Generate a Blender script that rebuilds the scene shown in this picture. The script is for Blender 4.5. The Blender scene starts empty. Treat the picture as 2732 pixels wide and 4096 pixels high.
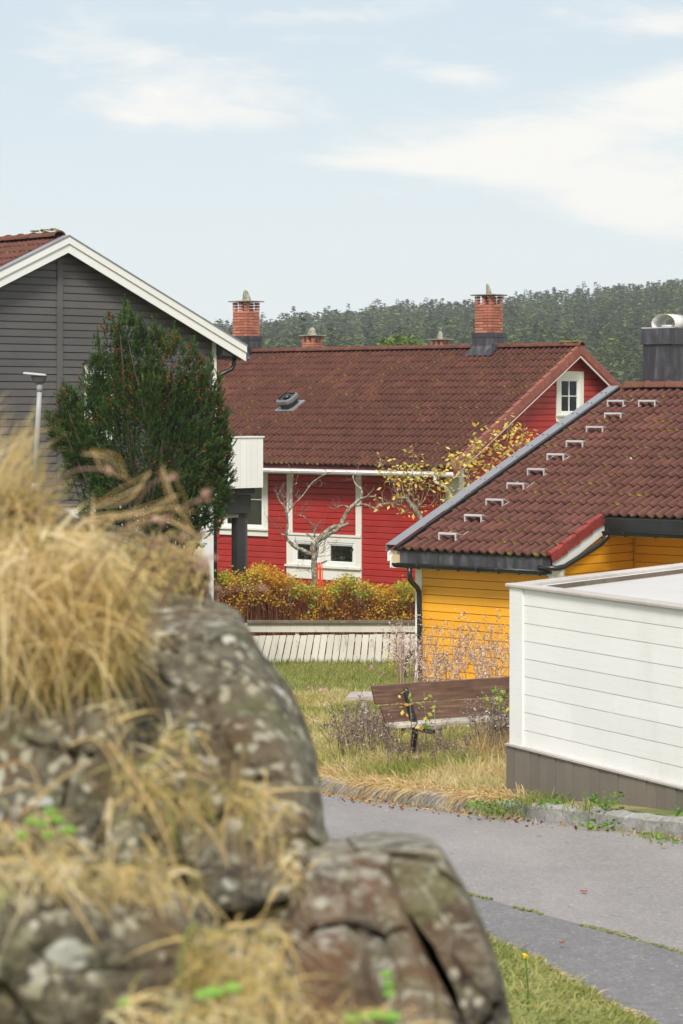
import bpy, math, random
import numpy as np
from mathutils import Vector, Matrix, noise
random.seed(7)
rng = np.random.default_rng(11)
PI = math.pi
R = math.radians
sc = bpy.context.scene
col = sc.collection

# ---------------------------------------------------------------- camera
FPX, HX, HY = 2419.0, 341.5, 405.0          # focal length, principal point, horizon (px of a 683x1024 frame)
cam_d = bpy.data.cameras.new("camera")
cam = bpy.data.objects.new("camera", cam_d); col.objects.link(cam)
cam.location = (0, 0, 0); cam.rotation_euler = (R(90), 0, 0)
cam_d.sensor_fit = 'VERTICAL'; cam_d.sensor_height = 36.0; cam_d.sensor_width = 24.0
cam_d.lens = FPX / 1024 * 36
cam_d.shift_y = -(512 - HY) / 1024.0
cam_d.clip_start = 0.1; cam_d.clip_end = 6000
cam_d.dof.use_dof = True; cam_d.dof.focus_distance = 50.0; cam_d.dof.aperture_fstop = 9.0
sc.camera = cam
sc.render.resolution_x, sc.render.resolution_y = 683, 1024

# ---------------------------------------------------------------- light
SUN_EL, SUN_AZ = 46, 188     # elevation, compass direction the sun stands in (camera looks along 0)
world = bpy.data.worlds.new("World"); sc.world = world; world.use_nodes = True
nt = world.node_tree; nt.nodes.clear()
def wn(t, **k):
    n = nt.nodes.new(t)
    for a, v in k.items(): setattr(n, a, v)
    return n
def wmath(op, a, b=None, c=None, clamp=False):
    n = wn('ShaderNodeMath', operation=op, use_clamp=clamp)
    for i, v in enumerate((a, b, c)):
        if v is None: continue
        if isinstance(v, (int, float)): n.inputs[i].default_value = v
        else: nt.links.new(v, n.inputs[i])
    return n.outputs[0]
tc = wn('ShaderNodeTexCoord'); sep = wn('ShaderNodeSeparateXYZ'); nt.links.new(tc.outputs['Generated'], sep.inputs[0])
dx, dy, dz = sep.outputs
sky = wn('ShaderNodeTexSky', sky_type='NISHITA'); sky.sun_disc = False
sky.sun_elevation = R(SUN_EL); sky.sun_rotation = R(SUN_AZ); sky.air_density = 1.0; sky.dust_density = 2.0; sky.ozone_density = 1.0
# high thin cloud: long soft wisps; u,v = place on the cloud sheet as seen in each direction
vclamp = wmath('MAXIMUM', dz, 0.0)
hyp = wmath('MAXIMUM', wmath('SQRT', wmath('ADD', wmath('MULTIPLY', dx, dx), wmath('MULTIPLY', dy, dy))), 0.02)
u = wmath('ARCTAN2', dx, dy); v = wmath('ARCTAN2', vclamp, hyp)
comb = wn('ShaderNodeCombineXYZ'); nt.links.new(wmath('MULTIPLY', u, 5.0), comb.inputs[0]); nt.links.new(wmath('MULTIPLY', v, 16.0), comb.inputs[1])
n1 = wn('ShaderNodeTexNoise'); n1.inputs['Scale'].default_value = 1.6; n1.inputs['Detail'].default_value = 9; n1.inputs['Roughness'].default_value = 0.56; n1.inputs['Distortion'].default_value = 0.7
nt.links.new(comb.outputs[0], n1.inputs['Vector'])
n2 = wn('ShaderNodeTexNoise'); n2.inputs['Scale'].default_value = 6.0; n2.inputs['Detail'].default_value = 8; n2.inputs['Roughness'].default_value = 0.6; n2.inputs['Distortion'].default_value = 0.9
nt.links.new(comb.outputs[0], n2.inputs['Vector'])
def blob(px, py, rx, ry, amp, tilt=0.0):
    """a bank of cloud round a direction of the sky"""
    u0 = math.atan((px - HX) / FPX); v0 = math.atan((HY - py) / FPX)
    du = wmath('SUBTRACT', u, u0); dv = wmath('SUBTRACT', wmath('SUBTRACT', v, v0), wmath('MULTIPLY', du, -tilt))
    a = wmath('DIVIDE', du, rx / FPX); b = wmath('DIVIDE', dv, ry / FPX)
    r2 = wmath('ADD', wmath('MULTIPLY', a, a), wmath('MULTIPLY', b, b))
    return wmath('MULTIPLY', wmath('EXPONENT', wmath('MULTIPLY', r2, -1.0)), amp)
blobs = [blob(175, 85, 115, 34, .75, .08), blob(220, 118, 110, 17, .65, .0), blob(150, 55, 70, 14, .4, .1),
         blob(455, 76, 75, 14, .7, .12), blob(560, 130, 150, 30, .6, -.12), blob(620, 180, 165, 50, .82, .12),
         blob(420, 163, 130, 16, .7, .05), blob(670, 225, 120, 28, .6, .2), blob(660, 28, 70, 18, .7, 0), blob(690, 80, 60, 16, .6, -.25),
         blob(330, 17, 90, 9, .45, 0), blob(320, 38, 60, 6, .3, 0), blob(330, 205, 90, 22, .12, 0)]
s = blobs[0]
for b in blobs[1:]: s = wmath('ADD', s, b)
# outside the banks in view the same sort of sky goes on: broken banks from the coarse noise
cov = wn('ShaderNodeTexNoise'); cov.inputs['Scale'].default_value = 0.55; cov.inputs['Detail'].default_value = 3
nt.links.new(comb.outputs[0], cov.inputs['Vector'])
away = wmath('SUBTRACT', 1.0, wmath('EXPONENT', wmath('MULTIPLY', wmath('ADD', wmath('MULTIPLY', wmath('MULTIPLY', u, u), 14.0), wmath('MULTIPLY', wmath('MULTIPLY', v, v), 14.0)), -1.0)))
farcl = wmath('MULTIPLY', wmath('MULTIPLY', wmath('SUBTRACT', cov.outputs['Fac'], 0.42, clamp=True), 6.0, clamp=True), away)
s = wmath('ADD', s, farcl)
mixn = wmath('ADD', wmath('MULTIPLY', n1.outputs['Fac'], 0.62), wmath('MULTIPLY', n2.outputs['Fac'], 0.38))
cm = wn('ShaderNodeMapRange', interpolation_type='SMOOTHSTEP'); cm.inputs['From Min'].default_value = 1.02; cm.inputs['From Max'].default_value = 1.60
nt.links.new(wmath('ADD', wmath('MULTIPLY', s, 0.62), wmath('MULTIPLY', mixn, 1.75)), cm.inputs['Value'])
SKY_STR = 0.10
bg1 = wn('ShaderNodeBackground'); bg1.inputs['Strength'].default_value = SKY_STR
nt.links.new(sky.outputs[0], bg1.inputs['Color'])
# thin high haze veil over the whole sky, thicker towards the horizon
veil = wn('ShaderNodeMapRange'); veil.inputs['From Min'].default_value = 0.0; veil.inputs['From Max'].default_value = 0.16
veil.inputs['To Min'].default_value = 0.93; veil.inputs['To Max'].default_value = 0.84
nt.links.new(v, veil.inputs['Value'])
vcol = wn('ShaderNodeMapRange', data_type='FLOAT_VECTOR'); vcol.inputs['From Min'].default_value = (0, 0, 0); vcol.inputs['From Max'].default_value = (.15, .15, .15)
vcol.inputs['To Min'].default_value = (.590, .625, .632) ; vcol.inputs['To Max'].default_value = (.455, .520, .560)
cv = wn('ShaderNodeCombineXYZ')
for i in range(3): nt.links.new(v, cv.inputs[i])
nt.links.new(cv.outputs[0], vcol.inputs['Vector'])
bgv = wn('ShaderNodeBackground'); bgv.inputs['Strength'].default_value = 1.0; nt.links.new(vcol.outputs['Vector'], bgv.inputs['Color'])
mx1 = wn('ShaderNodeMixShader'); nt.links.new(veil.outputs[0], mx1.inputs[0]); nt.links.new(bg1.outputs[0], mx1.inputs[1]); nt.links.new(bgv.outputs[0], mx1.inputs[2])
bgc = wn('ShaderNodeBackground'); bgc.inputs['Color'].default_value = (0.97, 0.955, 0.91, 1); bgc.inputs['Strength'].default_value = 0.665
mx2 = wn('ShaderNodeMixShader'); nt.links.new(cm.outputs[0], mx2.inputs[0]); nt.links.new(mx1.outputs[0], mx2.inputs[1]); nt.links.new(bgc.outputs[0], mx2.inputs[2])
out = wn('ShaderNodeOutputWorld'); nt.links.new(mx2.outputs[0], out.inputs['Surface'])

sun_d = bpy.data.lights.new("sun", 'SUN'); sun_d.energy = 2.8; sun_d.angle = R(15); sun_d.color = (1.0, 0.955, 0.88)
sun = bpy.data.objects.new("sun", sun_d); col.objects.link(sun)
_a, _e = R(SUN_AZ), R(SUN_EL)
sdir = Vector((math.sin(_a) * math.cos(_e), math.cos(_a) * math.cos(_e), math.sin(_e)))   # towards the sun
sun.rotation_euler = sdir.to_track_quat('Z', 'Y').to_euler()

sc.view_settings.view_transform = 'Standard'; sc.view_settings.look = 'None'
sc.view_settings.exposure = 0.64; sc.view_settings.gamma = 1.0; sc.view_settings.use_curve_mapping = False
sc.cycles.use_denoising = True
sc.cycles.max_bounces = 6; sc.cycles.transparent_max_bounces = 8; sc.cycles.diffuse_bounces = 3
sc.cycles.caustics_reflective = False; sc.cycles.caustics_refractive = False
sc.cycles.volume_bounces = 0

# ---------------------------------------------------------------- helpers
def at(px, py, Y):
    """world point at depth Y seen at a place of the photograph"""
    return Vector(((px - HX) / FPX * Y, Y, (HY - py) / FPX * Y))
def proj(p):
    return HX + FPX * p[0] / p[1], HY - FPX * p[2] / p[1]

def tag(o, label=None, cat=None, group=None, kind=None):
    if label: o['label'] = label
    if cat: o['category'] = cat
    if group: o['group'] = group
    if kind: o['kind'] = kind
    return o
def empty(name, loc, rz=0.0):
    o = bpy.data.objects.new(name, None); col.objects.link(o)
    o.location = loc; o.rotation_euler = (0, 0, rz); o.empty_display_size = .3
    return o

class MB:
    """collects vertices and faces and links them as ONE mesh object"""
    def __init__(self): self.v = []; self.f = []; self.r = []; self.smooth = []
    def add(self, vs, fs, rnd=None, smooth=False):
        n = len(self.v); self.v += [tuple(p) for p in vs]
        for f in fs:
            self.f.append(tuple(i + n for i in f)); self.r.append(random.random() if rnd is None else rnd); self.smooth.append(smooth)
    def hexa(self, p, rnd=None):
        """8 corners: 4 bottom (ccw), 4 top"""
        self.add(p, [(3, 2, 1, 0), (4, 5, 6, 7), (0, 1, 5, 4), (1, 2, 6, 5), (2, 3, 7, 6), (3, 0, 4, 7)], rnd)
    def box(self, a, b, rnd=None):
        x0, y0, z0 = (min(a[i], b[i]) for i in range(3)); x1, y1, z1 = (max(a[i], b[i]) for i in range(3))
        self.hexa([(x0, y0, z0), (x1, y0, z0), (x1, y1, z0), (x0, y1, z0), (x0, y0, z1), (x1, y0, z1), (x1, y1, z1), (x0, y1, z1)], rnd)
    def obox(self, c, ax, ay, az, rnd=None):
        """box by centre and three half-axes"""
        c = Vector(c); ax = Vector(ax); ay = Vector(ay); az = Vector(az)
        self.hexa([c - ax - ay - az, c + ax - ay - az, c + ax + ay - az, c - ax + ay - az,
                   c - ax - ay + az, c + ax - ay + az, c + ax + ay + az, c - ax + ay + az], rnd)
    def tube(self, pts, rad, n=8, rnd=None, cap=True, smooth=True, wob=0.0):
        pts = [Vector(p) for p in pts]; m = len(pts)
        if not hasattr(rad, '__len__'): rad = [rad] * m
        vs = []; t_prev = None; nrm = None
        for i, p in enumerate(pts):
            t = (pts[min(i + 1, m - 1)] - pts[max(i - 1, 0)])
            t = t.normalized() if t.length > 1e-9 else Vector((0, 0, 1))
            if nrm is None: nrm = t.orthogonal().normalized()
            else:
                nrm = (nrm - t * nrm.dot(t)); nrm = nrm.normalized() if nrm.length > 1e-6 else t.orthogonal().normalized()
            b = t.cross(nrm)
            for k in range(n):
                a = 2 * PI * k / n; rr = rad[i] * (1 + (random.uniform(-wob, wob) if wob else 0))
                vs.append(p + (nrm * math.cos(a) + b * math.sin(a)) * rr)
        fs = [(i * n + k, i * n + (k + 1) % n, (i + 1) * n + (k + 1) % n, (i + 1) * n + k) for i in range(m - 1) for k in range(n)]
        if cap: fs += [tuple(range(n - 1, -1, -1)), tuple((m - 1) * n + k for k in range(n))]
        self.add(vs, fs, rnd, smooth)
    def prism(self, poly, fn, a, b, rnd=None):
        """polygon (list of 2D) mapped by fn(p2, t) at t=a and t=b"""
        n = len(poly)
        vs = [fn(p, a) for p in poly] + [fn(p, b) for p in poly]
        fs = [tuple(range(n - 1, -1, -1)), tuple(range(n, 2 * n))] + [(i, (i + 1) % n, n + (i + 1) % n, n + i) for i in range(n)]
        self.add(vs, fs, rnd)
    def build(self, name, mat, parent=None, off=(0, 0, 0), zb=0.0, fix=True, bevel=0.0):
        me = bpy.data.meshes.new(name)
        me.from_pydata([(x - off[0], y - off[1], z - off[2] - zb) for x, y, z in self.v], [], self.f)
        at_ = me.attributes.new('rnd', 'FLOAT', 'FACE'); at_.data.foreach_set('value', self.r)
        me.polygons.foreach_set('use_smooth', self.smooth)
        me.materials.append(mat)
        if fix:
            import bmesh
            bm = bmesh.new(); bm.from_mesh(me); bmesh.ops.recalc_face_normals(bm, faces=bm.faces); bm.to_mesh(me); bm.free()
        me.update()
        o = bpy.data.objects.new(name, me); col.objects.link(o)
        o.location = off
        if parent: o.parent = parent
        if bevel:
            md = o.modifiers.new('bevel', 'BEVEL'); md.width = bevel; md.segments = 1; md.limit_method = 'ANGLE'
        return o

def mesh_np(name, V, F, mat, parent=None, rnd=None, smooth=False, off=(0, 0, 0), extra=None):
    """fast mesh from arrays; F is (n,3) or (n,4)"""
    me = bpy.data.meshes.new(name)
    V = np.asarray(V, dtype=np.float32) - np.asarray(off, dtype=np.float32); F = np.asarray(F, dtype=np.int32)
    k = F.shape[1]
    me.vertices.add(len(V)); me.vertices.foreach_set('co', V.ravel())
    me.loops.add(F.size); me.loops.foreach_set('vertex_index', F.ravel())
    me.polygons.add(len(F)); me.polygons.foreach_set('loop_start', np.arange(len(F), dtype=np.int32) * k)
    me.polygons.foreach_set('loop_total', np.full(len(F), k, dtype=np.int32))
    me.polygons.foreach_set('use_smooth', np.full(len(F), smooth))
    if rnd is None: rnd = rng.random(len(F))
    a = me.attributes.new('rnd', 'FLOAT', 'FACE'); a.data.foreach_set('value', np.asarray(rnd, dtype=np.float32))
    if extra:
        for nm, arr in extra.items():
            b = me.attributes.new(nm, 'FLOAT', 'POINT'); b.data.foreach_set('value', np.asarray(arr, dtype=np.float32))
    me.materials.append(mat); me.update(calc_edges=True); me.validate()
    o = bpy.data.objects.new(name, me); col.objects.link(o); o.location = off
    if parent: o.parent = parent
    return o

# ---------------------------------------------------------------- materials
class NT:
    def __init__(self, name):
        self.m = bpy.data.materials.new(name); self.m.use_nodes = True
        self.t = self.m.node_tree; self.t.nodes.clear()
        self.o = self.n('ShaderNodeOutputMaterial'); self.b = self.n('ShaderNodeBsdfPrincipled')
        self.l(self.b.outputs[0], self.o.inputs[0]); self.g = self.n('ShaderNodeNewGeometry')
        self.pos = self.g.outputs['Position']
    def n(self, t, **k):
        x = self.t.nodes.new(t)
        for a, v in k.items(): setattr(x, a, v)
        return x
    def l(self, a, b): self.t.links.new(a, b)
    def s(self, sock, v):
        if isinstance(v, bpy.types.NodeSocket): self.l(v, sock)
        elif isinstance(v, tuple) and len(v) == 3 and sock.type == 'RGBA': sock.default_value = (*v, 1)
        else: sock.default_value = v
    def math(self, op, a, b=0.0, c=None, clamp=False):
        x = self.n('ShaderNodeMath', operation=op, use_clamp=clamp); self.s(x.inputs[0], a); self.s(x.inputs[1], b)
        if c is not None: self.s(x.inputs[2], c)
        return x.outputs[0]
    def map(self, scale=(1, 1, 1), vec=None, rot=(0, 0, 0)):
        x = self.n('ShaderNodeMapping'); self.l(vec or self.pos, x.inputs[0]); x.inputs['Scale'].default_value = scale; x.inputs['Rotation'].default_value = rot
        return x.outputs[0]
    def noise(self, scale, detail=4, rough=.55, vec=None, dist=0.0):
        x = self.n('ShaderNodeTexNoise'); self.l(vec or self.pos, x.inputs['Vector']); x.inputs['Scale'].default_value = scale
        x.inputs['Detail'].default_value = detail; x.inputs['Roughness'].default_value = rough; x.inputs['Distortion'].default_value = dist
        return x.outputs['Fac']
    def voro(self, scale, vec=None, feature='F1', out='Distance', rand=1.0):
        x = self.n('ShaderNodeTexVoronoi', feature=feature); self.l(vec or self.pos, x.inputs['Vector']); x.inputs['Scale'].default_value = scale
        x.inputs['Randomness'].default_value = rand
        return x.outputs[out]
    def rmp(self, v, a, b, c=0.0, d=1.0, smooth=False):
        x = self.n('ShaderNodeMapRange', interpolation_type='SMOOTHSTEP' if smooth else 'LINEAR'); self.s(x.inputs['Value'], v)
        for k, y in zip(('From Min', 'From Max', 'To Min', 'To Max'), (a, b, c, d)): x.inputs[k].default_value = y
        return x.outputs[0]
    def mix(self, f, a, b, mode='MIX'):
        x = self.n('ShaderNodeMix', data_type='RGBA', blend_type=mode); self.s(x.inputs[0], f); self.s(x.inputs[6], a); self.s(x.inputs[7], b)
        return x.outputs[2]
    def ramp(self, v, stops):
        x = self.n('ShaderNodeValToRGB'); self.s(x.inputs[0], v); e = x.color_ramp.elements
        while len(e) < len(stops): e.new(0.5)
        for i, (p, c) in enumerate(stops): e[i].position = p; e[i].color = (*c, 1)
        return x.outputs[0]
    def attr(self, name):
        x = self.n('ShaderNodeAttribute', attribute_name=name); return x.outputs['Fac']
    def bump(self, h, strength=.3, dist=.01):
        x = self.n('ShaderNodeBump'); self.l(h, x.inputs['Height']); x.inputs['Strength'].default_value = strength; x.inputs['Distance'].default_value = dist
        self.l(x.outputs[0], self.b.inputs['Normal'])
    def fin(self, color=None, rough=.6, metal=0.0, spec=None):
        if color is not None: self.s(self.b.inputs['Base Color'], color)
        self.s(self.b.inputs['Roughness'], rough); self.s(self.b.inputs['Metallic'], metal)
        if spec is not None: self.b.inputs['Specular IOR Level'].default_value = spec
        return self.m

def painted(name, c, rough=.55, vary=.12, dirt=.10, dirtcol=(.16, .13, .09), grain=(3, 3, 60), bump=.15, scale=1.2, wear=0.0):
    n = NT(name)
    c2 = tuple(min(1, x * (1 - vary)) for x in c); c3 = tuple(min(1, x * (1 + vary)) for x in c)
    base = n.mix(n.rmp(n.noise(scale, 5), .3, .7), c2, c3)
    base = n.mix(n.math('MULTIPLY', n.rmp(n.noise(1.0, 4, vec=n.map(grain)), .55, .75), .25), base, tuple(x * .75 for x in c))
    obj = n.n('ShaderNodeObjectInfo')
    base = n.mix(n.rmp(obj.outputs['Random'], 0, 1, 0, .5 if vary > .04 else .22), base, tuple(x * .74 for x in c))
    base = n.mix(n.rmp(n.noise(.9, 4, .65), .48, .72, 0, vary * 2.2), base, tuple(min(.85, x * 1.25 + .03) for x in c))
    if dirt:
        d = n.math('MULTIPLY', n.rmp(n.noise(2.4, 6, .7, vec=n.map((1, 1, .35))), .52, .8), dirt * 3, clamp=True)
        base = n.mix(d, base, dirtcol)
    if wear:
        d = n.rmp(n.noise(9, 6, .75, vec=n.map((1, 1, .3))), .62 - wear * .1, .70)
        base = n.mix(d, base, (.23, .20, .16))
    n.bump(n.noise(1.0, 5, .6, vec=n.map(grain)), bump, .004)
    return n.fin(base, rough)

M = {}
M['red'] = painted('red_paint', (.37, .020, .015), .55, .14, .08, (.16, .018, .015), (4, 4, 70))
M['red_trim'] = painted('red_trim_paint', (.34, .035, .027), .5, .1, .08)
M['yellow'] = painted('yellow_paint', (.84, .385, .018), .5, .06, .06, (.42, .20, .03), (4, 4, 70))
M['grey'] = painted('grey_paint', (.100, .094, .097), .6, .10, .05, (.09, .08, .08), (3, 3, 90), .3)
M['white'] = painted('white_paint', (.80, .80, .78), .5, .03, .03, (.45, .42, .36))
M['shed_white'] = painted('weathered_white_shed_paint', (.81, .805, .785), .5, .03, .07, (.36, .35, .28), (4, 4, 80), .3, 1.5)
M['cream'] = painted('cream_paint', (.74, .73, .66), .5, .03, .04, (.4, .36, .28))
M['fence'] = painted('weathered_cream_paint', (.62, .59, .52), .7, .08, .12, (.27, .25, .20), wear=.5)
M['fence_top'] = painted('weathered_dark_timber', (.13, .10, .075), .85, .3, .3, (.30, .26, .20), (30, 4, 4))
M['taupe'] = painted('taupe_stained_timber', (.175, .150, .125), .7, .12, .1, (.25, .2, .14), (80, 80, 4))
M['capwood'] = painted('bare_grey_timber', (.46, .42, .39), .75, .2, .12, (.22, .19, .16), (20, 5, 20))
M['pvc'] = painted('white_plastic', (.82, .82, .82), .35, .02, .0)
M['shelter_roof'] = painted('pale_roof_sheet', (.58, .55, .53), .5, .07, .06, (.35, .3, .27))
M['render'] = painted('white_render', (.80, .81, .82), .8, .03, .03, (.5, .5, .5), (10, 10, 10))
M['blackmetal'] = painted('black_coated_steel', (.014, .015, .016), .3, .2, .05, (.1, .1, .1), (5, 5, 5), .02)
M['blackwood'] = painted('black_stained_timber', (.022, .022, .023), .55, .2, .1, (.05, .05, .05))
M['greymetal'] = painted('grey_flashing', (.22, .22, .24), .42, .08, .05, (.1, .1, .1), (5, 5, 5), .02)
M['lampgrey'] = painted('lamp_pole_grey', (.33, .34, .37), .45, .08, .05, (.25, .2, .15), (5, 5, 5), .02)
M['palezinc'] = painted('galvanised_steel', (.50, .50, .51), .4, .08, .05, (.25, .2, .15), (5, 5, 5), .02)
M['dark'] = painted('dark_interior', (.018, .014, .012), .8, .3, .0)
M['soffit'] = painted('dark_soffit_board', (.035, .033, .032), .7, .2, .0)
M['red_soffit'] = painted('dark_red_soffit', (.12, .012, .014), .7, .2, .0)
M['orange'] = painted('orange_hose_rubber', (.85, .11, .03), .4, .06, .0)
M['curtain'] = painted('curtain_cloth', (.45, .42, .38), .9, .2, .0, grain=(60, 60, 2))
M['plantgreen'] = painted('house_plant_green', (.13, .22, .05), .5, .3, .0)
M['pot'] = painted('white_pot', (.75, .73, .7), .4, .05, .0)

def flash_mat():
    n = NT('dark_flashing_with_runs')
    runs = n.rmp(n.noise(1.0, 3, .5, vec=n.map((9, 9, 1.2))), .42, .66)
    blot = n.rmp(n.noise(3.5, 4, .6), .35, .65)
    c = n.mix(n.math('MULTIPLY', runs, blot), (.030, .028, .034), (.115, .112, .128))
    return n.fin(c, .5, .0)
M['flashing'] = flash_mat()

def tile_mat(name, base, dark, moss_amt=.5, glaze=.62):
    n = NT(name)
    lip = n.attr('lip'); hi = n.attr('hi')
    oi = n.n('ShaderNodeObjectInfo'); tr = n.math('FRACT', n.math('ADD', n.attr('tr'), oi.outputs['Random']))
    c = n.mix(n.rmp(n.noise(4.0, 6, .65), .3, .72), dark, base)
    c = n.mix(n.rmp(tr, 0, .6, .55, 0), c, tuple(x * .55 for x in base)); c = n.mix(n.rmp(tr, .86, 1, 0, .35), c, tuple(min(1, x * 1.45) for x in base))
    c = n.mix(n.rmp(n.noise(1.0, 4, .7, vec=n.map((2.6, .5, .5), rot=(0, 0, R(-40)))), .50, .70, 0, .5), c, tuple(x * .6 for x in dark))
    c = n.mix(n.math('MULTIPLY', n.rmp(hi, .55, 1.0), .5), c, tuple(min(1, x * 1.55) for x in base))     # rolls lightened: the light they catch is put into the colour
    c = n.mix(n.math('MULTIPLY', n.rmp(hi, .35, .0), .40), c, tuple(x * .55 for x in dark))                # pans darkened: shade between the rolls put into the colour
    big = n.rmp(n.noise(.35, 3), .35, .65)
    c = n.mix(n.math('MULTIPLY', big, .25), c, tuple(x * .7 for x in dark))
    # black algae specks, pale lichen specks, bird lime
    sp = n.rmp(n.noise(38, 3, .7), .60, .68); c = n.mix(n.math('MULTIPLY', sp, .7), c, (.035, .02, .018))
    lic = n.math('MULTIPLY', n.rmp(n.noise(26, 4, .7), .63, .69), n.rmp(n.noise(1.1, 3), .4, .62)); c = n.mix(n.math('MULTIPLY', lic, .6), c, (.30, .24, .20))
    wh = n.rmp(n.voro(1.7), .045, .028); c = n.mix(n.math('MULTIPLY', wh, n.rmp(n.noise(3.3, 2), .45, .5)), c, (.50, .45, .42))
    # moss in the pans behind the lip of the tile above and on the lip
    lo = n.rmp(hi, .65, .15)
    near = n.rmp(lip, .1, .8)
    mo = n.math('MULTIPLY', n.math('MULTIPLY', near, lo), n.math('MULTIPLY', n.rmp(n.noise(5.5, 4, .65), .56 - moss_amt * .10, .66), n.rmp(n.noise(.9, 3, .6), .40, .56)))
    mcol = n.mix(n.rmp(n.noise(20, 3), .35, .65), (.12, .105, .016), (.32, .28, .035))
    c = n.mix(n.math('MULTIPLY', mo, 1.0, clamp=True), c, mcol)
    n.bump(n.noise(60, 4, .7), .35, .004)
    return n.fin(c, .8, 0, .2)
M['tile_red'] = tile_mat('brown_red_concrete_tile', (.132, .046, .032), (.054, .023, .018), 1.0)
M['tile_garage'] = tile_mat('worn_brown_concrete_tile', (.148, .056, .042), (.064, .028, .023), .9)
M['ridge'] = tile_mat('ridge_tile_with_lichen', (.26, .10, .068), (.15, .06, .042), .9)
def verge_mat(name, c):
    n = NT(name)
    b = n.mix(n.rmp(n.noise(6, 6, .7), .35, .7), tuple(x * .6 for x in c), c)
    b = n.mix(n.rmp(n.noise(30, 4, .7), .62, .70), b, (.5, .42, .38)); b = n.mix(n.math('MULTIPLY', n.rmp(n.noise(9, 5, .7), .56, .68), .6), b, (.09, .05, .03))
    n.bump(n.noise(50, 4, .7), .3, .004)
    return n.fin(b, .65)
M['verge'] = verge_mat('verge_tile_red', (.30, .090, .062))
M['verge_bright'] = verge_mat('verge_tile_painted_red', (.30, .034, .026))
def brick_mat():
    n = NT('orange_brick'); obj = n.n('ShaderNodeObjectInfo')
    c = n.ramp(n.math('ADD', n.math('MULTIPLY', obj.outputs['Random'], .7), n.math('MULTIPLY', n.noise(6, 4), .3)), [(0, (.25, .075, .05)), (.35, (.38, .125, .08)), (.75, (.50, .19, .125)), (1, (.27, .10, .08))])
    c = n.mix(n.rmp(n.noise(14, 5, .7), .62, .75), c, (.22, .10, .07))
    n.bump(n.noise(70, 3), .3, .003)
    return n.fin(c, .85)
M['brick'] = brick_mat()
M['mortar'] = painted('mortar', (.09, .055, .045), .95, .2, .0)
def stone_mat(name, a, b, spots, spotcol, sc_=1.0, moss=0.0):
    n = NT(name)
    c = n.mix(n.rmp(n.noise(3 * sc_, 6, .65), .32, .68), a, b)
    c = n.mix(n.rmp(n.noise(26 * sc_, 5, .7), .55, .66), c, tuple(x * .5 for x in a))
    if spots: c = n.mix(n.rmp(n.noise(11 * sc_, 5, .6), .56, .62, 0, spots), c, spotcol)
    if moss: c = n.mix(n.rmp(n.noise(4 * sc_, 5, .6), .52, .62, 0, moss), c, (.16, .15, .03))
    n.bump(n.noise(22 * sc_, 6, .7), .6, .02)
    return n.fin(c, .9)
M['capstone'] = stone_mat('mossy_stone', (.20, .185, .15), (.33, .31, .26), .8, (.46, .45, .38), 1.6, .5)
M['kerb'] = stone_mat('granite_kerb', (.24, .23, .22), (.38, .36, .34), .6, (.50, .49, .46), 1.4, .25)

def asphalt():
    n = NT('old_asphalt')
    f = n.noise(2.2, 6, .6); ag = n.voro(95, out='Distance'); ag2 = n.noise(160, 2)
    c = n.mix(n.rmp(f, .3, .7), (.245, .218, .207), (.345, .305, .293)); c = n.mix(n.rmp(n.noise(34, 6, .85), .44, .56, 0, .62), c, (.125, .115, .112)); c = n.mix(n.rmp(n.noise(27, 5, .8, vec=n.map((1, 1, 1), rot=(.4, .2, 1))), .54, .64, 0, .7), c, (.47, .44, .43))
    c = n.mix(n.rmp(ag2, .42, .6), c, (.185, .175, .175)); c = n.mix(n.rmp(ag2, .60, .70), c, (.44, .42, .40))
    c = n.mix(n.rmp(n.noise(34, 4, .8), .56, .66, 0, .6), c, (.19, .17, .16)); c = n.mix(n.rmp(n.noise(40, 3, .7), .60, .68, 0, .6), c, (.42, .40, .385)); c = n.mix(n.rmp(n.noise(.8, 4, .6, vec=n.map((2.2, .7, 1))), .45, .65, 0, .35), c, (.33, .30, .295))
    c = n.mix(n.rmp(n.noise(.55, 5, .7), .52, .66, 0, .45), c, (.150, .138, .132)); c = n.mix(n.rmp(n.noise(90, 2), .62, .70, 0, .9), c, (.10, .092, .09))
    wv = n.n('ShaderNodeVectorMath', operation='ADD'); nz = n.n('ShaderNodeTexNoise'); n.l(n.pos, nz.inputs['Vector']); nz.inputs['Scale'].default_value = 3; sv = n.n('ShaderNodeVectorMath', operation='SCALE'); n.l(nz.outputs['Color'], sv.inputs[0]); sv.inputs['Scale'].default_value = .5; n.l(n.pos, wv.inputs[0]); n.l(sv.outputs[0], wv.inputs[1])
    cr = n.voro(.36, vec=wv.outputs[0], feature='DISTANCE_TO_EDGE'); c = n.mix(n.math('MULTIPLY', n.rmp(cr, .005, .002), n.rmp(n.noise(1.8, 3), .56, .62, 0, .5)), c, (.10, .09, .08))
    n.bump(ag, .4, .004)
    return n.fin(c, .85)
M['asphalt'] = asphalt()
def asphalt2():
    n = NT('newer_asphalt_patch')
    ag2 = n.noise(70, 3, .7)
    c = n.mix(n.rmp(n.noise(4.2, 6, .6), .3, .7), (.172, .163, .163), (.26, .246, .245)); c = n.mix(n.rmp(n.noise(26, 6, .85), .44, .56, 0, .65), c, (.085, .08, .083)); c = n.mix(n.rmp(n.noise(21, 5, .8, vec=n.map((1, 1, 1), rot=(.4, .2, 1))), .55, .65, 0, .6), c, (.36, .34, .335))
    c = n.mix(n.rmp(ag2, .40, .62), c, (.13, .125, .13)); c = n.mix(n.rmp(n.noise(24, 3, .7), .62, .72), c, (.34, .32, .31))
    n.bump(ag2, .5, .006)
    return n.fin(c, .85)
M['asphalt2'] = asphalt2()
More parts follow.
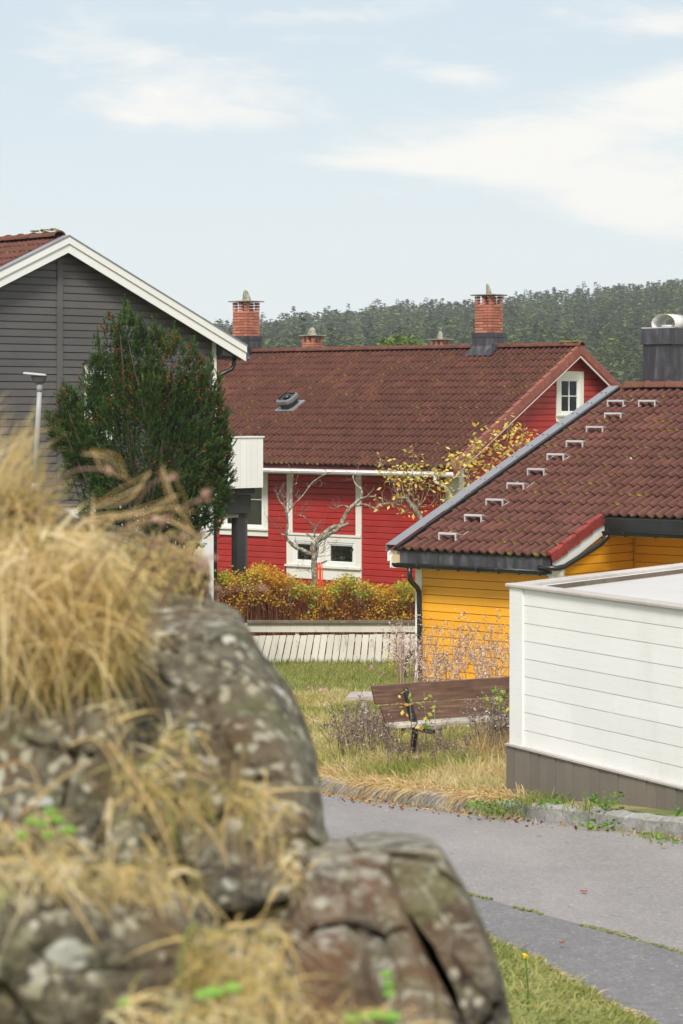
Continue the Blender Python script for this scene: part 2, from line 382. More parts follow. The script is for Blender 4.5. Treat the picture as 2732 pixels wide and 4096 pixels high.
def ground_mat():
    n = NT('grassy_ground')
    f = n.noise(1.3, 6, .65); f2 = n.noise(9, 5, .7)
    g = n.mix(n.rmp(f2, .35, .65), (.075, .11, .018), (.17, .20, .045))
    d = n.mix(n.rmp(f2, .35, .65), (.22, .17, .075), (.38, .30, .15))
    c = n.mix(n.rmp(f, .44, .60), g, d)
    n.bump(f2, .8, .05)
    return n.fin(c, .95)
M['ground'] = ground_mat()
def lawn_mat():
    n = NT('mown_lawn')
    f2 = n.noise(14, 6, .75)
    g = n.mix(n.rmp(f2, .35, .65), (.15, .17, .04), (.26, .27, .08))
    c = n.mix(n.rmp(n.noise(.9, 5, .7), .48, .68), g, (.30, .27, .10))
    n.bump(f2, .8, .03)
    return n.fin(c, .95)
M['lawn'] = lawn_mat()

def foliage(name, stops, trans=.35, rough=.6, big=0.0, spec=.3):
    n = NT(name)
    r = n.attr('rnd')
    if big: r = n.math('ADD', n.math('MULTIPLY', r, 1 - big), n.math('MULTIPLY', n.rmp(n.noise(1.6, 3), .3, .7), big))
    c = n.ramp(r, stops); n.fin(c, rough, 0, spec)
    if trans:
        tr = n.n('ShaderNodeBsdfTranslucent'); n.l(c, tr.inputs[0]); mx = n.n('ShaderNodeMixShader'); mx.inputs[0].default_value = trans
        n.l(n.b.outputs[0], mx.inputs[1]); n.l(tr.outputs[0], mx.inputs[2]); n.l(mx.outputs[0], n.o.inputs[0])
    return n.m
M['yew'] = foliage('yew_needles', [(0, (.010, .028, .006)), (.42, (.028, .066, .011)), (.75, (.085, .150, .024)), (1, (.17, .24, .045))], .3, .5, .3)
M['berry'] = foliage('yew_berries', [(0, (.28, .012, .010)), (.7, (.45, .03, .015)), (1, (.42, .10, .03))], .1, .35)
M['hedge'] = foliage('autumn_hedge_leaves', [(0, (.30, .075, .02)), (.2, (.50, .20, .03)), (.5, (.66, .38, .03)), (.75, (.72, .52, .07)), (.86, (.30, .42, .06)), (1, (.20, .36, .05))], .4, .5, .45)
M['hedge_green'] = foliage('green_hedge_leaves', [(0, (.16, .30, .04)), (.6, (.34, .50, .08)), (1, (.60, .52, .08))], .4)
M['hedge_stem'] = foliage('red_brown_hedge_stems', [(0, (.085, .022, .012)), (.5, (.17, .055, .025)), (1, (.27, .12, .05))], 0, .7)
M['appleleaf'] = foliage('yellow_apple_leaves', [(0, (.62, .30, .05)), (.35, (.78, .60, .10)), (.7, (.82, .70, .24)), (.9, (.55, .58, .14)), (1, (.80, .55, .33))], .4)
M['straw'] = foliage('straw_grass', [(0, (.32, .19, .055)), (.35, (.52, .33, .12)), (.65, (.66, .47, .22)), (.85, (.78, .62, .38)), (1, (.34, .33, .07))], .35, .7)
M['golden'] = foliage('golden_rock_grass', [(0, (.12, .08, .03)), (.14, (.40, .28, .09)), (.27, (.27, .29, .07)), (.40, (.60, .46, .21)), (.55, (.64, .46, .18)), (.70, (.78, .66, .42)), (.80, (.82, .71, .48)), (.88, (.36, .40, .10)), (1, (.17, .27, .05))], .35, .7, .2)
M['green_grass'] = foliage('green_grass', [(0, (.12, .145, .028)), (.4, (.23, .26, .065)), (.75, (.38, .37, .13)), (1, (.55, .47, .24))], .35, .6, .25)
M['mixgrass'] = foliage('meadow_grass', [(0, (.12, .16, .03)), (.25, (.26, .28, .06)), (.45, (.45, .40, .14)), (.7, (.66, .53, .28)), (1, (.80, .68, .45))], .35, .7, .5)
M['weed_green'] = foliage('green_weed_leaves', [(0, (.05, .14, .02)), (1, (.20, .36, .05))], .35)
M['drystalk'] = foliage('dry_weed_stalks', [(0, (.16, .09, .06)), (.5, (.34, .22, .17)), (.8, (.52, .38, .32)), (1, (.68, .58, .52))], .1, .8)
M['darkstalk'] = foliage('dark_weed_stalks', [(0, (.06, .04, .03)), (.5, (.15, .10, .08)), (.88, (.26, .19, .17)), (1, (.55, .50, .48))], .1, .8)
M['pink'] = foliage('pink_seed_heads', [(0, (.36, .19, .14)), (1, (.58, .40, .34))], .3, .8)
M['forest_a'] = foliage('pine_foliage', [(0, (.040, .062, .022)), (.5, (.105, .140, .040)), (1, (.24, .245, .070))], .15, .8, .5, .1)
M['forest_b'] = foliage('spruce_foliage', [(0, (.020, .040, .024)), (.6, (.048, .082, .040)), (1, (.09, .13, .05))], .15, .8, .2, .1)
M['forest_c'] = foliage('bare_birch_crown', [(0, (.10, .09, .065)), (.6, (.15, .14, .09)), (1, (.20, .20, .09))], .15, .8, .3, .1)
M['flower'] = foliage('yellow_petals', [(0, (.85, .60, .02)), (1, (.9, .7, .05))], .2)
M['purple'] = foliage('purple_petals', [(0, (.5, .12, .35)), (1, (.7, .35, .55))], .2)

def bark(name, a, b, lich):
    n = NT(name)
    c = n.mix(n.rmp(n.noise(14, 5, .7, vec=n.map((1, 1, .4))), .35, .65), a, b)
    c = n.mix(n.rmp(n.noise(17, 5, .65), .50, .58, 0, lich), c, (.46, .48, .37))
    n.bump(n.noise(30, 5, .7, vec=n.map((1, 1, .4))), .8, .02)
    return n.fin(c, .9)
M['bark'] = bark('lichened_bark', (.11, .088, .068), (.25, .205, .155), .75)
M['bark2'] = bark('apple_bark', (.10, .08, .055), (.22, .18, .12), .45)
M['twig'] = bark('twig_bark', (.12, .085, .075), (.26, .20, .17), .2)

def wood_mat():
    n = NT('brown_bench_planks')
    gr = n.noise(1.0, 6, .65, vec=n.map((2.2, 2.2, 38)), dist=.6)
    c = n.ramp(gr, [(.3, (.050, .022, .013)), (.5, (.105, .052, .030)), (.7, (.19, .105, .065))])
    c = n.mix(n.rmp(n.noise(3, 4), .55, .75, 0, .7), c, (.05, .022, .015))
    n.bump(gr, .4, .006)
    return n.fin(c, .55)
M['benchwood'] = wood_mat()
M['tablewood'] = painted('grey_weathered_table_wood', (.40, .34, .31), .8, .2, .2, (.2, .15, .13), (3, 40, 40))

def rock_mat():
    n = NT('lichened_rock')
    big = n.noise(5.5, 5, .6)
    c = n.mix(n.rmp(big, .35, .65), (.036, .030, .022), (.150, .120, .080)); c = n.mix(n.rmp(n.noise(26, 6, .75), .40, .58, 0, .85), c, (.290, .262, .180)); c = n.mix(n.rmp(n.noise(40, 5, .7), .55, .63, 0, .8), c, (.030, .028, .022))
    c = n.mix(n.rmp(n.noise(4.1, 4, .6), .48, .62, 0, .8), c, (.175, .105, .050))          # rust stained faces
    def spots(scale, lo, hi, mscale, mlo, mhi, amt):
        w = n.n('ShaderNodeVectorMath', operation='ADD'); nz = n.n('ShaderNodeTexNoise'); n.l(n.pos, nz.inputs['Vector']); nz.inputs['Scale'].default_value = scale * 1.3
        sc2 = n.n('ShaderNodeVectorMath', operation='SCALE'); n.l(nz.outputs['Color'], sc2.inputs[0]); sc2.inputs['Scale'].default_value = .9 / scale
        n.l(n.pos, w.inputs[0]); n.l(sc2.outputs[0], w.inputs[1])
        d = n.rmp(n.voro(scale, vec=w.outputs[0]), hi, lo)
        return n.math('MULTIPLY', n.math('MULTIPLY', d, n.rmp(n.noise(mscale, 3), mlo, mhi)), amt)
    c = n.mix(spots(30, .24, .40, 5, .46, .56, .7), c, (.30, .26, .15))
    c = n.mix(spots(34, .26, .38, 7, .36, .46, 1.0), c, (.54, .50, .36))
    c = n.mix(spots(22, .20, .28, 6, .40, .50, 1.0), c, (.74, .71, .59))
    c = n.mix(spots(9, .13, .18, 5, .46, .54, 1.0), c, (.74, .74, .68))
    c = n.mix(n.rmp(n.noise(7, 4, .6), .56, .64, 0, .55), c, (.13, .14, .04))                 # moss film
    c = n.mix(n.math('MULTIPLY', n.rmp(n.noise(9, 4, .6), .46, .54), n.rmp(n.noise(2.2, 3), .54, .60)), c, (.020, .020, .022))   # bare dark breaks
    n.bump(n.noise(34, 7, .72), 1.0, .03)
    return n.fin(c, .9)
M['rock'] = rock_mat()
def rock_mat2(name, rust):
    n = NT(name)
    st = n.map((1.2, 1.2, .8), rot=(0, R(22), 0))
    a = n.noise(7, 6, .65, vec=st)
    c = n.mix(n.rmp(a, .35, .65), (.026, .021, .016), (.105, .083, .060))
    c = n.mix(n.rmp(n.noise(5, 4, .6, vec=st), .54 - .14 * rust, .64, 0, .30 + .55 * rust), c, (.200, .095, .046))
    c = n.mix(n.rmp(n.noise(6.5, 5, .65), .52, .64, 0, .7), c, (.17, .17, .075))
    c = n.mix(n.rmp(n.noise(22, 4, .6), .60, .66, 0, .7), c, (.42, .39, .28)); c = n.mix(n.rmp(n.noise(13, 5, .7, vec=st), .58, .64, 0, .8), c, (.025, .022, .02))
    c = n.mix(n.rmp(n.voro(26), .26, .16), c, (.44, .41, .31))
    c = n.mix(n.rmp(n.noise(33, 6, .75), .46, .62, 0, .6), c, (.21, .185, .125))
    sp = n.n('ShaderNodeSeparateXYZ'); n.l(n.g.outputs['Normal'], sp.inputs[0]); c = n.mix(n.math('MULTIPLY', n.rmp(sp.outputs[2], .60, .95), n.rmp(n.noise(28, 5, .7), .44, .54, 0, .75)), c, (.46, .43, .36))  # upward faces paler: pale lichen, with sky light put into the colour
    n.bump(n.noise(26, 7, .7, vec=st), 1.0, .02)
    return n.fin(c, .85)
M['rock_rust'] = rock_mat2('rusty_cleft_rock', 1.0)
M['rock_grey'] = rock_mat2('grey_cleft_rock', .25)
M['rubble'] = stone_mat('broken_pinkish_rock', (.12, .085, .062), (.30, .215, .160), .8, (.50, .46, .40), 4.5)
M['peat'] = painted('peaty_soil', (.06, .042, .022), .95, .4, .2, (.12, .10, .03), (8, 8, 8), .6)

def glass_mat():
    n = NT('window_glass')
    gl = n.n('ShaderNodeBsdfGlossy'); gl.inputs['Roughness'].default_value = .02; gl.inputs['Color'].default_value = (.9, .95, 1, 1)
    tr = n.n('ShaderNodeBsdfTransparent'); tr.inputs[0].default_value = (.80, .82, .80, 1)
    fr = n.n('ShaderNodeFresnel'); fr.inputs[0].default_value = 1.32
    mx = n.n('ShaderNodeMixShader'); n.l(fr.outputs[0], mx.inputs[0]); n.l(tr.outputs[0], mx.inputs[1]); n.l(gl.outputs[0], mx.inputs[2])
    n.l(mx.outputs[0], n.o.inputs[0])
    return n.m
M['glass'] = glass_mat()
# ---------------------------------------------------------------- terrain
def g(Y):
    """height of the road side of the place, falling away from the camera"""
    return float(np.interp(Y, [-50, 0, 10.75, 16.3, 18.3, 22, 26.5, 36.6, 47, 60, 120, 350], [-2.7, -2.7, -2.75, -2.92, -3.13, -3.53, -3.82, -4.32, -5.17, -5.3, -6, -6]))
def gl(Y): return g(Y) + .12
KERB = [(6.6, 8.0), (5.4, 10.0), (2.30, 16.3), (1.31, 18.3), (.55, 20.1), (-.15, 22.0), (-1.6, 26.0), (-3.2, 30.5), (-9, 46)]   # road-side top edge of the kerb, near to far
def kerb_x(Y): return float(np.interp(Y, [p[1] for p in KERB], [p[0] for p in KERB]))
NEAR = [(3.4, 2.0), (2.2, 7.5), (1.26, 10.9), (.90, 12.2), (.1, 14.5), (-1.5, 18.0), (-4.5, 25), (-12, 43)]        # near edge of the road
def near_x(Y): return float(np.interp(Y, [p[1] for p in NEAR], [p[0] for p in NEAR]))

def sheet(name, xs, ys, zf, mat, kind='structure', keep=None):
    V = [(x, y, zf(x, y)) for y in ys for x in xs]; nx = len(xs); F = []
    for j in range(len(ys) - 1):
        for i in range(nx - 1): F.append((j * nx + i, j * nx + i + 1, (j + 1) * nx + i + 1, (j + 1) * nx + i))
    o = mesh_np(name, V, F, mat, smooth=True); o['kind'] = kind
    return o
def spaced(a, b, n, p=1.0): return [a + (b - a) * (i / (n - 1)) ** p for i in range(n)]
xs = [-900, -600, -300, -150, -80] + list(np.linspace(-50, 50, 41)) + [80, 150, 300, 600, 900]
ys = [-200, -60] + list(np.linspace(-20, 60, 81)) + [80, 120, 200, 350, 700, 1300]
sheet('ground', xs, ys, lambda x, y: g(y) - .03, M['ground'])
# land beyond the kerb, standing a kerb's height above the road
def strip(name, rows, mat, smooth=True):
    """rows: list of equally long lists of points"""
    V = [p for r_ in rows for p in r_]; k = len(rows[0])
    F = [(j * k + i, j * k + i + 1, (j + 1) * k + i + 1, (j + 1) * k + i) for j in range(len(rows) - 1) for i in range(k - 1)]
    o = mesh_np(name, V, F, mat, smooth=smooth); o['kind'] = 'structure'
    return o
rows = []
for y in list(np.linspace(6, 60, 109)) + [80, 120, 200, 340]:
    x0 = kerb_x(y) + .13
    rows.append([(x0 + d, y, gl(y) + (.03 * noise.noise(Vector((x0 + d, y, 0)) * .8) if y < 40 else 0)) for d in (0, .6, 1.3, 2, 3, 4, 5, 7, 9, 12, 16, 22, 30, 60, 150)])
strip('verge_land', rows, M['ground'])
rows = []
for y in np.linspace(33.5, 49.5, 65):
    rows.append([(x, y, gl(y) + .006 + .02 * noise.noise(Vector((x, y, 0)) * .8)) for x in np.linspace(-2.2, 5, 30)])
strip('lawn', rows, M['lawn'])
# road between the near edge and the kerb
rows = []
for y in list(np.linspace(-8, 46, 109)):
    a, b = near_x(y), kerb_x(y)
    rows.append([(a + (b - a) * t, y, g(y) + .02 * math.sin(t * PI)) for t in np.linspace(0, 1, 9)])
strip('road', rows, M['asphalt'])
# newer patch of asphalt on the near side with its mossy seam (px of the seam in the photo -> road plane)
SEAM = [(-.1, 15.6), (.2, 15.0), (.853, 13.8), (1.437, 12.8), (1.73, 12.27), (2.4, 11.2), (3.6, 9.2), (4.6, 5.0)]
def seam_x(Y): return float(np.interp(Y, [p[1] for p in SEAM[::-1]], [p[0] for p in SEAM[::-1]]))
rows = []
for y in np.linspace(2, 15.0, 80):
    a, b = near_x(y), seam_x(y) + .03 * noise.noise(Vector((y * 3, 0, 0)))
    b = max(b, a + .01)
    def zz(x, y=y):
        t = (x - near_x(y)) / (kerb_x(y) - near_x(y)); return g(y) + .02 * math.sin(min(1, max(0, t)) * PI) + .006
    rows.append([(a + (b - a) * t, y, zz(a + (b - a) * t)) for t in np.linspace(0, 1, 9)])
strip('asphalt_patch', rows, M['asphalt2'])
mbs = MB()
for i in range(1500):
    y = random.uniform(10.5, 14.9); x = seam_x(y) + .03 * noise.noise(Vector((y * 3, 0, 0))) + random.gauss(0, .012); z = g(y) + .018
    a = random.uniform(0, PI); s_ = random.uniform(.003, .010)
    if noise.noise(Vector((x * 2, y * 2, 1))) > -.15 + .3 * random.random():
        mbs.obox((x, y, z), (s_ * 1.6 * math.cos(a), s_ * 1.6 * math.sin(a), 0), (-s_ * math.sin(a), s_ * math.cos(a), 0), (0, 0, .005), random.random())
seam = mbs.build('seam_moss', foliage('seam_moss_green', [(0, (.05, .045, .03)), (.4, (.10, .10, .03)), (1, (.26, .27, .07))], 0)); seam['kind'] = 'stuff'; seam['label'] = 'line of moss and grit in the joint across the asphalt'
# roadside strip between the rock and the road
rows = []
for y in np.linspace(2, 20, 60):
    b = near_x(y) + .05 * noise.noise(Vector((y * 1.7, 3, 0)))
    rows.append([(b - d, y, g(y) + .03 + .10 * min(1, d / .5)) for d in (0, .12, .3, .6, 1.2, 2.5, 5)])
strip('roadside_strip', rows, M['lawn'])

# kerb: each granite stone a part
kerb = empty('kerb', (0, 0, 0)); tag(kerb, None, None, kind='structure')
pts = [Vector((kerb_x(y), y, 0)) for y in np.linspace(9, 34, 400)]
acc = 0; last = pts[0]; lens = 1.0
for p in pts[1:]:
    if (p - last).length >= lens:
        d = (p - last).normalized(); nrm = Vector((-d.y, d.x, 0)); nrm = nrm if nrm.x > 0 else -nrm
        mb = MB(); L = (p - last).length - .018; mid = (p + last) / 2
        z0, z1 = g(last.y), g(p.y); n_ = 7; rows_ = []
        for k in range(n_):
            t = k / (n_ - 1); q = last + d * (.009 + L * t); zt = z0 + (z1 - z0) * t + .125 + random.uniform(-.008, .008); jit = random.uniform(-.012, .012)
            rows_.append([q + nrm * (-.01 + jit) + Vector((0, 0, zt - .30)), q + nrm * (jit * .5) + Vector((0, 0, zt - .022)), q + nrm * (.022) + Vector((0, 0, zt)), q + nrm * .13 + Vector((0, 0, zt + .004)), q + nrm * .15 + Vector((0, 0, zt - .3))])
        V = [tuple(x) for r_ in rows_ for x in r_]; F = [(j * 5 + i, j * 5 + i + 1, (j + 1) * 5 + i + 1, (j + 1) * 5 + i) for j in range(n_ - 1) for i in range(4)] + [(0, 1, 2, 3, 4), tuple((n_ - 1) * 5 + i for i in (4, 3, 2, 1, 0))]
        mb.add(V, F); o = mb.build('kerb_stone', M['kerb'], kerb, off=tuple(mid))
        last = p; lens = random.uniform(.85, 1.15)

# wooded hill
HILL_K = [(-.6, 8), (-.2, 10), (-.05, 11), (-.03, 12), (.01, 15.5), (.05, 17.5), (.078, 19.5), (.12, 22.5), (.145, 25.5), (.3, 30), (.7, 26)]
def hill_z(k, Y):
    h = float(np.interp(k, [a for a, b in HILL_K], [b for a, b in HILL_K]))
    t = min(1, max(0, (Y - 330) / 500)); t = t * t * (3 - 2 * t)
    return -6.2 + (h + 6.2) * t - max(0, Y - 850) * .03
rows = []
for Y in list(np.linspace(330, 900, 30)) + [1000, 1100]:
    rows.append([(k * Y, Y, hill_z(k, Y)) for k in np.linspace(-.6, .7, 66)])
strip('hill', rows, stone_mat('forest_floor', (.04, .045, .02), (.07, .065, .03), 0, (0, 0, 0), .05))

# ---------------------------------------------------------------- house helpers
class House:
    def __init__(self, name, O, ex, zb, label, cat):
        self.O = Vector((O[0], O[1], 0)); self.ex = Vector((ex[0], ex[1], 0)).normalized(); self.ey = Vector((-self.ex.y, self.ex.x, 0))
        self.zb = zb; rz = math.atan2(self.ex.y, self.ex.x)
        self.root = empty(name, (O[0], O[1], zb), rz); tag(self.root, label, cat)
    def w(self, x, y, z): return self.O + self.ex * x + self.ey * y + Vector((0, 0, z))
    def x_at(self, px, y):
        k = (px - HX) / FPX; b = self.O + self.ey * y
        return (k * b.y - b.x) / (self.ex.x - k * self.ex.y)
    def y_at(self, px, x):
        k = (px - HX) / FPX; b = self.O + self.ex * x
        return (k * b.y - b.x) / (self.ey.x - k * self.ey.y)
    def z_at(self, py, x, y): return (HY - py) / FPX * self.w(x, y, 0).y
    def build(self, mb, name, mat, parent=None, **k):
        return mb.build(name, mat, parent or self.root, zb=self.zb if parent is None or k.pop('abs', True) else 0, **k)

class Face:
    """a wall plane: u runs along it, z up, d out of it"""
    def __init__(self, o, u, d): self.o = Vector(o); self.u = Vector(u); self.d = Vector(d)
    def p(self, u, z, d): return tuple(self.o + self.u * u + self.d * d + Vector((0, 0, z)))
def fbox(mb, F, u0, u1, z0, z1, d0, d1, rnd=None):
    mb.hexa([F.p(u0, z0, d0), F.p(u1, z0, d0), F.p(u1, z0, d1), F.p(u0, z0, d1), F.p(u0, z1, d0), F.p(u1, z1, d0), F.p(u1, z1, d1), F.p(u0, z1, d1)], rnd)
def board(H, F, parent, u0, u1, z, pitch, mat, u0t=None, u1t=None, gap=.010, ch=.014, name='board'):
    """one cladding board with a shadow groove under it and a top edge chamfered to catch the sky as a bright line"""
    u0t = u0 if u0t is None else u0t; u1t = u1 if u1t is None else u1t
    zt = z + pitch - gap; f = (pitch - gap - ch) / (pitch - gap); um0 = u0 + (u0t - u0) * f; um1 = u1 + (u1t - u1) * f
    mb = MB(); db = .030 + random.uniform(-.0015, .0015)
    V = [F.p(u0, z, .001), F.p(u0, z, db), F.p(um0, zt - ch, db - .003), F.p(u0t, zt, .008), F.p(u0t, zt, .001),
         F.p(u1, z, .001), F.p(u1, z, db), F.p(um1, zt - ch, db - .003), F.p(u1t, zt, .008), F.p(u1t, zt, .001)]
    mb.add(V, [(0, 1, 2, 3, 4), (9, 8, 7, 6, 5)] + [(i, (i + 1) % 5, 5 + (i + 1) % 5, 5 + i) for i in range(5)])
    return mb.build(name, mat, parent, zb=H.zb)
def clad(H, F, parent, u0, u1, z0, z1, pitch, mat, holes=(), phase=None, top=None, gap=.010, ch=.014):
    """boards from z0 to z1 between u0 and u1, cut round holes (u0,u1,z0,z1); top(u) = roof line for gables"""
    z = phase if phase is not None else z0
    while z > z0: z -= pitch
    while z < z1 - .004:
        segs = [(u0, u1)]
        for h in holes:
            if h[2] < z + pitch * .6 and h[3] > z + pitch * .4:
                ns = []
                for a, b in segs:
                    if h[1] <= a or h[0] >= b: ns.append((a, b)); continue
                    if h[0] > a: ns.append((a, h[0]))
                    if h[1] < b: ns.append((h[1], b))
                segs = ns
        for a, b in segs:
            at_, bt = a, b
            if top:
                zt = z + pitch + .012
                la, lb = top(zt); at_, bt = max(a, la), min(b, lb)
                la, lb = top(max(z, z0)); a, b = max(a, la), min(b, lb)
                if bt - at_ < .02:
                    if b - a < .1: continue
                    m_ = (a + b) / 2; at_, bt = m_ - .005, m_ + .005
            if b - a > 3.2 and not top:
                c_ = a + (b - a) * random.uniform(.25, .75); board(H, F, parent, a, c_ - .002, z, pitch, mat, None, None, gap, ch); board(H, F, parent, c_ + .002, b, z, pitch, mat, None, None, gap, ch)
            elif b - a > .03: board(H, F, parent, a, b, z, pitch, mat, at_, bt, gap, ch)
        z += pitch

def make_tile_mesh(name, mat, w=.157 * 2, L=.36, lap=.05, amp=.050, lift=.034, seg=10):
    wave = [0.0, .0, .35, 1.0, .62]                # flat pan, then a roll
    us = [0, .26, .46, .66, .84]
    xs_ = []; hs = []
    for k in range(2):
        for u_, h in zip(us, [.0, .04, .42, 1.0, .45]): xs_.append((k + u_) * w / 2); hs.append(h)
    xs_.append(w); hs.append(0.0)
    rows = [(-.012, lift, 1.0), (.085, lift * .80, .0), (L + lap, 0.004, .0)]
    V = []; lip = []; hi = []
    nx = len(xs_)
    for (y, zz_, lp) in rows:
        for x, h in zip(xs_, hs): V.append((x, y, zz_ + h * amp)); lip.append(lp); hi.append(h)
    for x, h in zip(xs_, hs): V.append((x, -.010, lift - .026 + h * amp)); lip.append(1.0); hi.append(h * .4)
    F = []
    for j in (0, 1):
        for i in range(nx - 1): F.append((j * nx + i, j * nx + i + 1, (j + 1) * nx + i + 1, (j + 1) * nx + i))
    for i in range(nx - 1): F.append((3 * nx + i, 3 * nx + i + 1, i + 1, i))
    me = bpy.data.meshes.new(name); me.from_pydata(V, [], F)
    a = me.attributes.new('lip', 'FLOAT', 'POINT'); a.data.foreach_set('value', lip)
    a = me.attributes.new('hi', 'FLOAT', 'POINT'); a.data.foreach_set('value', hi)
    sm = [True] * (2 * (nx - 1)) + [False] * (nx - 1); me.polygons.foreach_set('use_smooth', sm)
    me.materials.append(mat); me.update()
    return me, np.array(V), np.array(F), np.array(lip), np.array(hi)

def lay_tiles(H, roof, O, ux, us, ncol, nrow, gauge, tm, inside=lambda c, r: True, limit=296, w=.314):
    """tiles on a slope. O: local low corner; ux along the eave; us up the slope (unit, local frame, absolute z)"""
    me, V, F, lip, hi = tm
    ux = Vector(ux); us = Vector(us); nn = ux.cross(us).normalized()
    cells = []
    for r_ in range(nrow):
        for c in range(ncol):
            if not inside(c, r_): continue
            p = Vector(O) + ux * (c * w) + us * (r_ * gauge)
            wp = H.w(p.x, p.y, p.z); q = proj(wp)
            vis = (-6 < q[0] < 689) and (-5 < q[1] < 1030)
            cells.append((0 if vis else 1, wp.length, p, r_, c))
    cells.sort(key=lambda t: (t[0], t[1]))
    restV = []; restF = []; rl = []; rh = []; rt_ = []; n = 0
    for i, (vis, dist, p, r_, c) in enumerate(cells):
        jx, jn, ja = random.uniform(-.004, .004), random.uniform(-.002, .005), random.uniform(-.008, .008)
        a = (ux + us * ja).normalized(); b = nn.cross(a).normalized()
        q = p + a * jx + nn * jn; q = Vector((q.x, q.y, q.z - H.zb))
        if i < limit and vis == 0:
            o = bpy.data.objects.new('roof_tile', me); col.objects.link(o); o.parent = roof
            o.matrix_local = Matrix(((a.x, b.x, nn.x, q.x), (a.y, b.y, nn.y, q.y), (a.z, b.z, nn.z, q.z), (0, 0, 0, 1)))
        else:
            W = V @ np.array([tuple(a), tuple(b), tuple(nn)]) + np.array(tuple(q))
            restV.append(W); restF.append(F + n); rl.append(lip); rh.append(hi); rt_.append(np.full(len(V), random.random())); n += len(V)
    if restV:
        o = mesh_np('roof_tiles', np.concatenate(restV), np.concatenate(restF), me.materials[0], parent=roof, smooth=True,
                    extra={'lip': np.concatenate(rl), 'hi': np.concatenate(rh), 'tr': np.concatenate(rt_)}); o['kind'] = 'stuff'
def ridge_tiles(H, roof, p0, p1, mat, L=.42, rad=.115, limp=0.0):
    p0 = Vector(p0); p1 = Vector(p1); d = (p1 - p0); n = max(1, int(d.length / L)); d /= n
    side = Vector((0, 0, 1)).cross(d).normalized()
    for i in range(n):
        mb = MB(); a = p0 + d * i; b = p0 + d * (i + 1) + d.normalized() * .05
        V = []
        for q, rr in ((a, rad + .012), (a + d * .14, rad + .010), (a + d * .16, rad), (b, rad - .010)):
            for k in range(9):
                t = PI * k / 8; V.append(q + side * math.cos(t) * rr * 1.05 + Vector((0, 0, math.sin(t) * rr * .80 - .028 + (.01 if q is a else 0))))
        for q, rr in ((a, rad - .012),):
            for k in range(9):
                t = PI * k / 8; V.append(q + side * math.cos(t) * rr * 1.05 + Vector((0, 0, math.sin(t) * rr * .80 - .028)))
        F = [(j * 9 + k, j * 9 + k + 1, (j + 1) * 9 + k + 1, (j + 1) * 9 + k) for j in range(3) for k in range(8)] + [(36 + k, 36 + k + 1, k + 1, k) for k in range(8)]
        mb.add([(v.x + random.uniform(-.003, .003), v.y, v.z) for v in V], F, smooth=True)
        mb.build('ridge_tile', mat, roof, zb=H.zb, fix=False)
def verge_tiles(H, roof, p0, us, out, n, L, mat, drop=.14, top=.10):
    """L-shaped tiles down a verge; p0 low end at the roof edge, us up-slope unit, out = outward"""
    p0 = Vector(p0); us = Vector(us); out = Vector(out); nn = us.cross(out).normalized(); nn = nn if nn.z > 0 else -nn
    for i in range(n):
        a = p0 + us * (i * L); mb = MB()
        poly = [(-top, .045), (-top * .5, .070), (0, .066), (.022, .045), (.030, -drop), (.008, -drop), (.0, .02), (-top, .01)]
        def fn(p, t, a=a): return tuple(a + us * (t * (L + .045) - .02) + out * (p[0] * (1 - .10 * t)) + nn * (p[1] + .026 * (1 - t) + random.uniform(-.002, .002)))
        mb.prism(poly, fn, 0, 1); mb.build('verge_tile', mat, roof, zb=H.zb)
def gutter(mb, a, b, r=.065, th=.008):
    a = Vector(a); b = Vector(b); d = (b - a).normalized(); s_ = Vector((0, 0, 1)).cross(d).normalized()
    V = []
    for q in (a, b):
        for rr in (r, r - th):
            for k in range(9):
                t = PI + PI * k / 8; V.append(q + s_ * math.cos(t) * rr + Vector((0, 0, math.sin(t) * rr)))
    F = [(k, k + 1, 18 + k + 1, 18 + k) for k in range(8)] + [(9 + k, 9 + k + 1, 27 + k + 1, 27 + k) for k in range(8)]
    F += [(0, 9, 27, 18), (8, 17, 35, 26)] + [(k, k + 1, 9 + k + 1, 9 + k) for k in range(8)] + [(18 + k, 18 + k + 1, 27 + k + 1, 27 + k) for k in range(8)]
    mb.add(V, F, smooth=True)
    mb.tube([a + s_ * r, b + s_ * r], .009, 6); mb.tube([a - s_ * r, b - s_ * r], .009, 6)
    for q in (a, b): mb.add([q + s_ * math.cos(PI + PI * k / 8) * r + Vector((0, 0, math.sin(PI + PI * k / 8) * r)) for k in range(9)], [tuple(range(9))])
